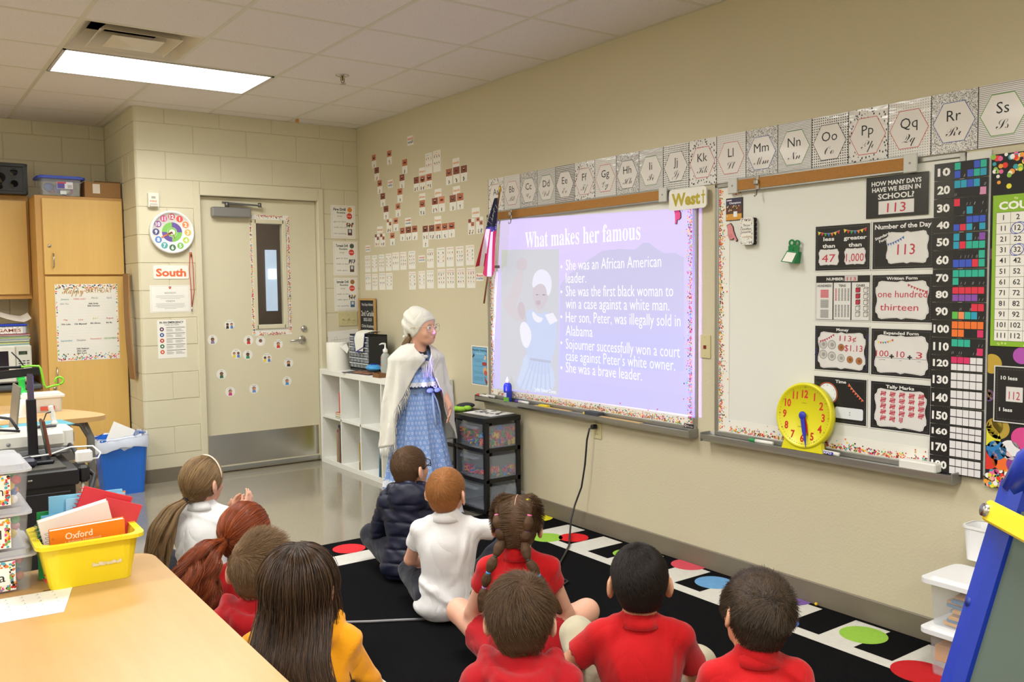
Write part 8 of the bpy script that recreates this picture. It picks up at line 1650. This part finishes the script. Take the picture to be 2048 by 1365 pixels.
# ================================================================== the girl giving the report
def surf(name, fn, nu, nv, m, parent, closed=True, th=0, uvs=(1, 1), smooth=True):
    us = [i/nu for i in range(nu+(0 if closed else 1))]; V = [tuple(fn(u, v/nv)) for v in range(nv+1) for u in us]; n = len(us); F = []; UV = []
    for v in range(nv):
        for u in range(nu): F.append((v*n+u, v*n+(u+1) % n, (v+1)*n+(u+1) % n, (v+1)*n+u)); UV += [(u/nu*uvs[0], v/nv*uvs[1]), ((u+1)/nu*uvs[0], v/nv*uvs[1]), ((u+1)/nu*uvs[0], (v+1)/nv*uvs[1]), (u/nu*uvs[0], (v+1)/nv*uvs[1])]
    me = bpy.data.meshes.new(name); me.from_pydata(V, [], F); me.materials.append(m); l = me.uv_layers.new(name='UVMap'); l.data.foreach_set('uv', np.array(UV, np.float32).ravel()); me.polygons.foreach_set('use_smooth', [smooth]*len(F)); me.update()
    o = addobj(me, name, parent)
    if th: md = o.modifiers.new('thickness', 'SOLIDIFY'); md.thickness = th; md.offset = -1
    return o
def ringmat():
    m = mat('dress_blue', (142, 172, 222), .75, var=0, sheen=.2, spec=.2); t = NT(m); b = t.n['Principled BSDF']; uv = t.new('ShaderNodeTexCoord').outputs['UV']; sx = t.new('ShaderNodeSeparateXYZ'); t.link(uv, sx.inputs[0])
    y = t.math('MULTIPLY', sx.outputs[1], 1.0); row = t.math('FLOOR', y); x = t.math('ADD', sx.outputs[0], t.math('MULTIPLY', t.math('MODULO', row, 2.0), .5))
    a = t.math('SUBTRACT', t.math('FRACT', x), .5); c = t.math('SUBTRACT', t.math('FRACT', y), .5); r = t.math('SQRT', t.math('ADD', t.math('MULTIPLY', a, a), t.math('MULTIPLY', c, c)))
    f = t.math('MULTIPLY', t.math('GREATER_THAN', r, .14), t.math('LESS_THAN', r, .27)); g2 = t.math('LESS_THAN', t.noise(t.coords(), 220, 2), .42)
    base = t.mix(t.math('MULTIPLY', g2, .25), lin((128, 160, 216)), lin((190, 206, 236))); t.link(t.mix(t.math('MULTIPLY', f, .55), base, lin((226, 232, 246))), b.inputs['Base Color']); return m
DRS = ringmat(); LACE = mat('lace_white', (226, 230, 240), .8, var=.10, vs=160, bump=.5, bs=260); SHL = cloth('shawl_white', (222, 220, 210), .14, 300)
GX_, GY_ = -.607, -2.015; zt = 1.295
M = frame_of(GX_, GY_, math.radians(178)); t = thing('person', 'standing girl in white bonnet and shawl, wire glasses and long blue dress beside the screen', 'person', M=M)
c = np.array((-.018, .045, zt-.118)); R = rot3(math.radians(158-178)*1.0, math.radians(-3), math.radians(2)); s = 1.03; zs = .985
neck = np.array((-.01, .012, 1.035)); sh = [np.array((-.118, 0, zs)), np.array((.118, 0, zs))]
el = [np.array((-.19, .03, .79)), np.array((.178, -.012, .775))]; wr = [np.array((-.14, .14, .70)), np.array((.185, .10, .635))]
# her own left arm is at local x < 0 here: the frame faces the class, so the picture's right is local -x
wr[0] = np.array((-.140, .150, .69)); el[0] = np.array((-.165, .03, .80)); wr[1] = np.array((.135, -.055, .62)); el[1] = np.array((.150, -.03, .79))
B = SDF((-.3, -.2, -.005), (.3, .28, zt+.02), .0068)
def tor(F, g, k=.03): F.ell((0, 0, .66), (.105+g, .085+g, .10+g), k); F.ell((0, 0, .76), (.088+g, .07+g, .12+g), k); F.ell((0, .0, .92), (.10+g, .072+g, .11+g), k); [F.cone(neck-(0, 0, .02), q, .03+g, .032+g, k) for q in sh]
tor(B, -.004); add_head(B, c, R, s, neck, ears=False)
for e in (0, 1):
    B.cone(sh[e], el[e], .030, .026, .02); B.cone(el[e], wr[e], .026, .019, .012); d_ = wr[e]-el[e]; d_ = (d_/np.linalg.norm(d_)*.7+np.array((.35, .25, -.55))) if e == 0 else np.array((-.02, .05, -1)); add_hand(B, wr[e], d_, (-1 if e == 0 else 1, .35, .1), 1 if e else -1, .35, 1.05)
    B.cone(((-1, 1)[e]*.06, 0, .62), ((-1, 1)[e]*.065, .0, .34), .062, .045, .03); B.cone(((-1, 1)[e]*.065, 0, .34), ((-1, 1)[e]*.065, -.02, .06), .045, .03, .02); B.cone(((-1, 1)[e]*.065, -.03, .045), ((-1, 1)[e]*.07, .10, .03), .03, .026, .02)
B.cone(tuple(c+R@np.array((0, .088, -.004))), tuple(c+R@np.array((0, .100, -.026))), .0075, .0095, .012); B.ell(tuple(c+R@np.array((0, .094, -.031))), (.0145, .010, .0075), .006, R)
body = addobj(B.mesh('body', SKIN['fair'], 1), 'body', t); k = dict(t=t, body=body, c=c, R=R, s=s); eyes(body, c, R, s, '5a6a78')
eb = MB(mat('brow', (120, 88, 60), .7))
for e in (-1, 1): eb.tube([tuple(hw(k, (e*.018, .088, .016))), tuple(hw(k, (e*.032, .086, .0205))), tuple(hw(k, (e*.047, .079, .016)))], [.0016, .002, .001], n=6)
eb.build('eyebrows', body)
glasses(k, mat('frame_wire', (196, 170, 130), .25, metal=.9), mat('lens_clear', (230, 236, 240), .05, var=0, alpha=.12), w_=.0275, hh=.0235, th=.0011, rnd=.62)
for e in (0, 1):
    X = SDF((-.14, -.09, -.001), (.14, .16, .09), .007); X.cone(((-1, 1)[e]*.065, -.03, .045), ((-1, 1)[e]*.07, .11, .03), .037, .032, .02); X.warp(lambda P, d: np.maximum(d, .001-P[..., 2])); addobj(X.mesh('shoe', mat('shoe_dark', (52, 48, 50), .5), 1), 'shoe', t)
# bodice and sleeves, skirt, lace
X = SDF((-.3, -.2, .60), (.3, .25, 1.08), .0068); tor(X, .010); X.warp(lambda P, d: np.maximum(np.maximum(d, P[..., 2]-1.045+.12*np.abs(P[..., 0])*0), .66-P[..., 2]))
for e in (0, 1): X.cone(sh[e], el[e], .033, .032, .015)
X.cone(neck+(0, .05, .03), neck+(0, .03, -.03), .05, .035, .01, 'd'); X.warp(lambda P, d: d-.002*np.sin(P[..., 0]*90+P[..., 2]*10)); me = X.mesh('bodice', DRS, 2); l = me.uv_layers.new(name='UVMap'); co = np.empty(len(me.vertices)*3, np.float32); me.vertices.foreach_get('co', co); co = co.reshape(-1, 3); vi = np.empty(len(me.loops), np.int32); me.loops.foreach_get('vertex_index', vi); l.data.foreach_set('uv', np.stack([co[vi, 0]/.023, co[vi, 2]/.028], 1).astype(np.float32).ravel()); addobj(me, 'bodice', t)
MB(mat('undershirt', (34, 38, 48), .8)).add([(-.036, .058, 1.03), (.016, .058, 1.03), (.012, .084, .985), (-.030, .084, .985)], [(0, 3, 2, 1)]).build('undershirt', t)
def skirt(extra=0.0, z0=.79, z1=.018):
    def f(u, v):
        a = 2*PI*u; z = z0+(z1-z0)*v; q = v if z0 > .7 else (.79-z)/.772; rx = .102+.138*q**.85; ry = .082+.150*q**.85; fo = (.004+.022*q)*(math.sin(11*a+1.3*math.sin(3*a))+.45*math.sin(23*a+2*q))
        return ((rx+fo+extra)*math.cos(a)-.02*q, (ry+fo+extra)*math.sin(a), z+.006*math.sin(5*a)*q)
    return f
surf('skirt', skirt(), 150, 34, DRS, t, uvs=(42, 26)); 
for z0, z1 in ((.245, .195), (.135, .105)):
    f0 = skirt(.006, z0, z1); surf('lace_band', lambda u, v: (lambda p: (p[0], p[1], p[2]+(.006*abs(math.sin(u*PI*60)) if v > .9 else -.006*abs(math.sin(u*PI*60)) if v < .1 else 0)))(f0(u, v)), 240, 3, LACE, t)
f1 = skirt(.004, .075, .012); surf('lace_hem', lambda u, v: (lambda p: (p[0], p[1], p[2]+(.012*abs(math.sin(u*PI*50)) if v > .9 else 0)))(f1(u, v)), 240, 4, LACE, t)
surf('flounce', lambda u, v: ((.118+.030*v+.006*math.sin(2*PI*u*14))*math.cos(2*PI*u), (.096+.036*v+.006*math.sin(2*PI*u*14))*math.sin(2*PI*u),   .925-.085*v), 150, 6, DRS, t, uvs=(26, 3)); surf('lace_band', lambda u, v: ((.151+.006*math.sin(2*PI*u*14))*math.cos(2*PI*u), (.135+.006*math.sin(2*PI*u*14))*math.sin(2*PI*u),   .845-.022*v-(.008*abs(math.sin(u*PI*44)) if v > .9 else 0)), 220, 3, LACE, t)
SASH = mat('sash_blue', (156, 184, 230), .6); surf('sash', lambda u, v: ((.108)*math.cos(2*PI*u), .088*math.sin(2*PI*u), .80-.03*v), 48, 2, SASH, t)
b = MB(SASH); o_ = np.array((-.055, .092, .785))
for e in (-1, 1): b.ell(tuple(o_+(e*.026, .018, .004)), (.026, .009, .015), nu=12, nv=8); b.tube([o_, o_+(e*.015, .028, -.06), o_+(e*.022, .05, -.13), o_+(e*.02, .07, -.21)], [.005, .009, .009, .008], n=6, flatn=.3)
b.build('bow', t); b = MB(LACE); b.tube([tuple(np.array((-.06, .115, .815))+(.014*math.cos(a)*(1-.02*i), .004, .014*math.sin(a)*(1-.02*i))) for i, a in enumerate([.5*k for k in range(26)])], .0035, n=5); b.build('rosette', t)
# shawl: pinned at the chest, falling open below
PIN = .992
def shawl(u, v):
    th = .5*PI; z = 1.075-.60*v-(.05*math.sin(PI*u)*v); 
    if z > PIN: op = .10+.62*max(0, (z-PIN)/.085)**1.2
    else: op = .02+.78*min(1, (PIN-z)/.49)**.8
    if u > .5 and z < PIN: op = .02+1.05*min(1, (PIN-z)/.33)**.8
    a = PI/2+op+(2*PI-2*op)*u; q = min(1, max(0, (1.075-z)/.085)); rx = .062+(.126)*q**.75+.060*max(0, (.96-z)/.5)**.9; ry = .062+.048*q+.050*max(0, (.96-z)/.5)
    fo = .010*min(1, v*2)*(math.sin(a*9+5*v)+.6*math.sin(a*15-3*v))*min(1, abs(z-PIN)/.1+.25); n_ = 2.1; ca, sa = math.cos(a), math.sin(a); sq = (abs(ca)**n_+abs(sa)**n_)**(-1/n_)
    fr = .022*math.exp(-((z-PIN)/.05)**2)*max(0, sa)**3
    x, y = (rx+fo)*ca*sq, (ry+fo+fr)*sa*sq+.004
    if ca < -.3 and z < .80: x -= .012
    return x, y, z
so = surf('shawl', shawl, 130, 44, SHL, t, closed=False, th=.004)
b = MB(SHL); rnd = random.Random(3)
for i in range(46):
    f = i/45; v = .42+.58*f; p = np.array(shawl(1.0, v)); b.tube([p, p+(rnd.uniform(-.012, .004), .006, -.025), p+(rnd.uniform(-.016, .006), .008, -.055-.02*rnd.random())], [.0022, .002, .0012], n=5)
b.build('edge_fringe', so); b = MB(SHL)
for i in range(22):
    f = i/21; p = np.array(shawl(.80+.2*f, 1.0)); b.tube([p, p+(0, .003, -.03), p+(rnd.uniform(-.006, .006), .004, -.06-.02*rnd.random())], [.0022, .002, .0012], n=5)
b.build('hem_fringe', so); b = MB(SHL)
for i in range(16): x = -.04+.005*i; b.tube([(x, .118, PIN-.02), (x+rnd.uniform(-.004, .004), .128, PIN-.06), (x+rnd.uniform(-.006, .006), .132, PIN-.09-.04*rnd.random())], [.002, .0018, .0012], n=5)
b.build('chest_fringe', so); b = MB(SHL); b.ell((.004, .108, PIN+.006), (.026, .012, .012), nu=10, nv=7); b.ell((.022, .106, PIN+.018), (.012, .008, .009), nu=10, nv=6); b.build('knot', so)
# bonnet, gathered at the nape, and hair
X = SDF(c-.175, c+.16, .005); X.ell(c+R@(np.array((0, -.012, .018))*s), [x*s+.008 for x in HR[1]], .01, R); X.ell(c+R@np.array((0, -.055, .045)), (.068, .075, .078), .03, R); X.ell(c+R@np.array((0, -.07, .0)), (.062, .062, .078), .03, R)
def bon(P, d):
    q = ((P-c.astype(np.float32))@R.astype(np.float32))/s; z = q[..., 2]-np.interp(q[..., 1], [-.13, -.06, -.02, .02, .06, .095, .12], [-.08, -.078, -.062, -.030, .034, .064, .074]); w_ = np.sin(q[..., 2]*95+q[..., 1]*70+np.sin(q[..., 0]*40)*1.5); d = d-.0042*w_*np.clip((-q[..., 1]+.03)/.08, 0, 1)-.003*np.exp(-((z-.012)/.009)**2); return np.maximum(d, -z*.75*s)
X.warp(bon); bo = addobj(X.mesh('bonnet', SHL, 2), 'bonnet', t); b = MB(SHL); p = hw(k, (.0, -.105, -.072)); [b.ell(tuple(p+np.array((dx, dy, dz))), (.016, .014, .013), nu=10, nv=6) for dx, dy, dz in ((0, 0, 0), (.02, -.006, .006), (-.018, -.008, -.004), (.004, -.012, -.012))]; b.build('gather', bo)
F = scalp_sdf(c, R, s, .005, -.06, .050); hair = addobj(F.mesh('hair', capmat('cap_blond', (104, 78, 50))), 'hair', body); HBL = hairmat('hair_blond', (96, 75, 50), (172, 140, 98), .36)
C_ = [hw(k, p) for p in ((.015, -.05, -.03), (.045, -.072, -.082), (.062, -.08, -.115), (.065, -.075, -.15))]; chain_strands(hair, C_, [.014, .02, .02, .012], 420, HBL, 71, .003, 30, K=14)
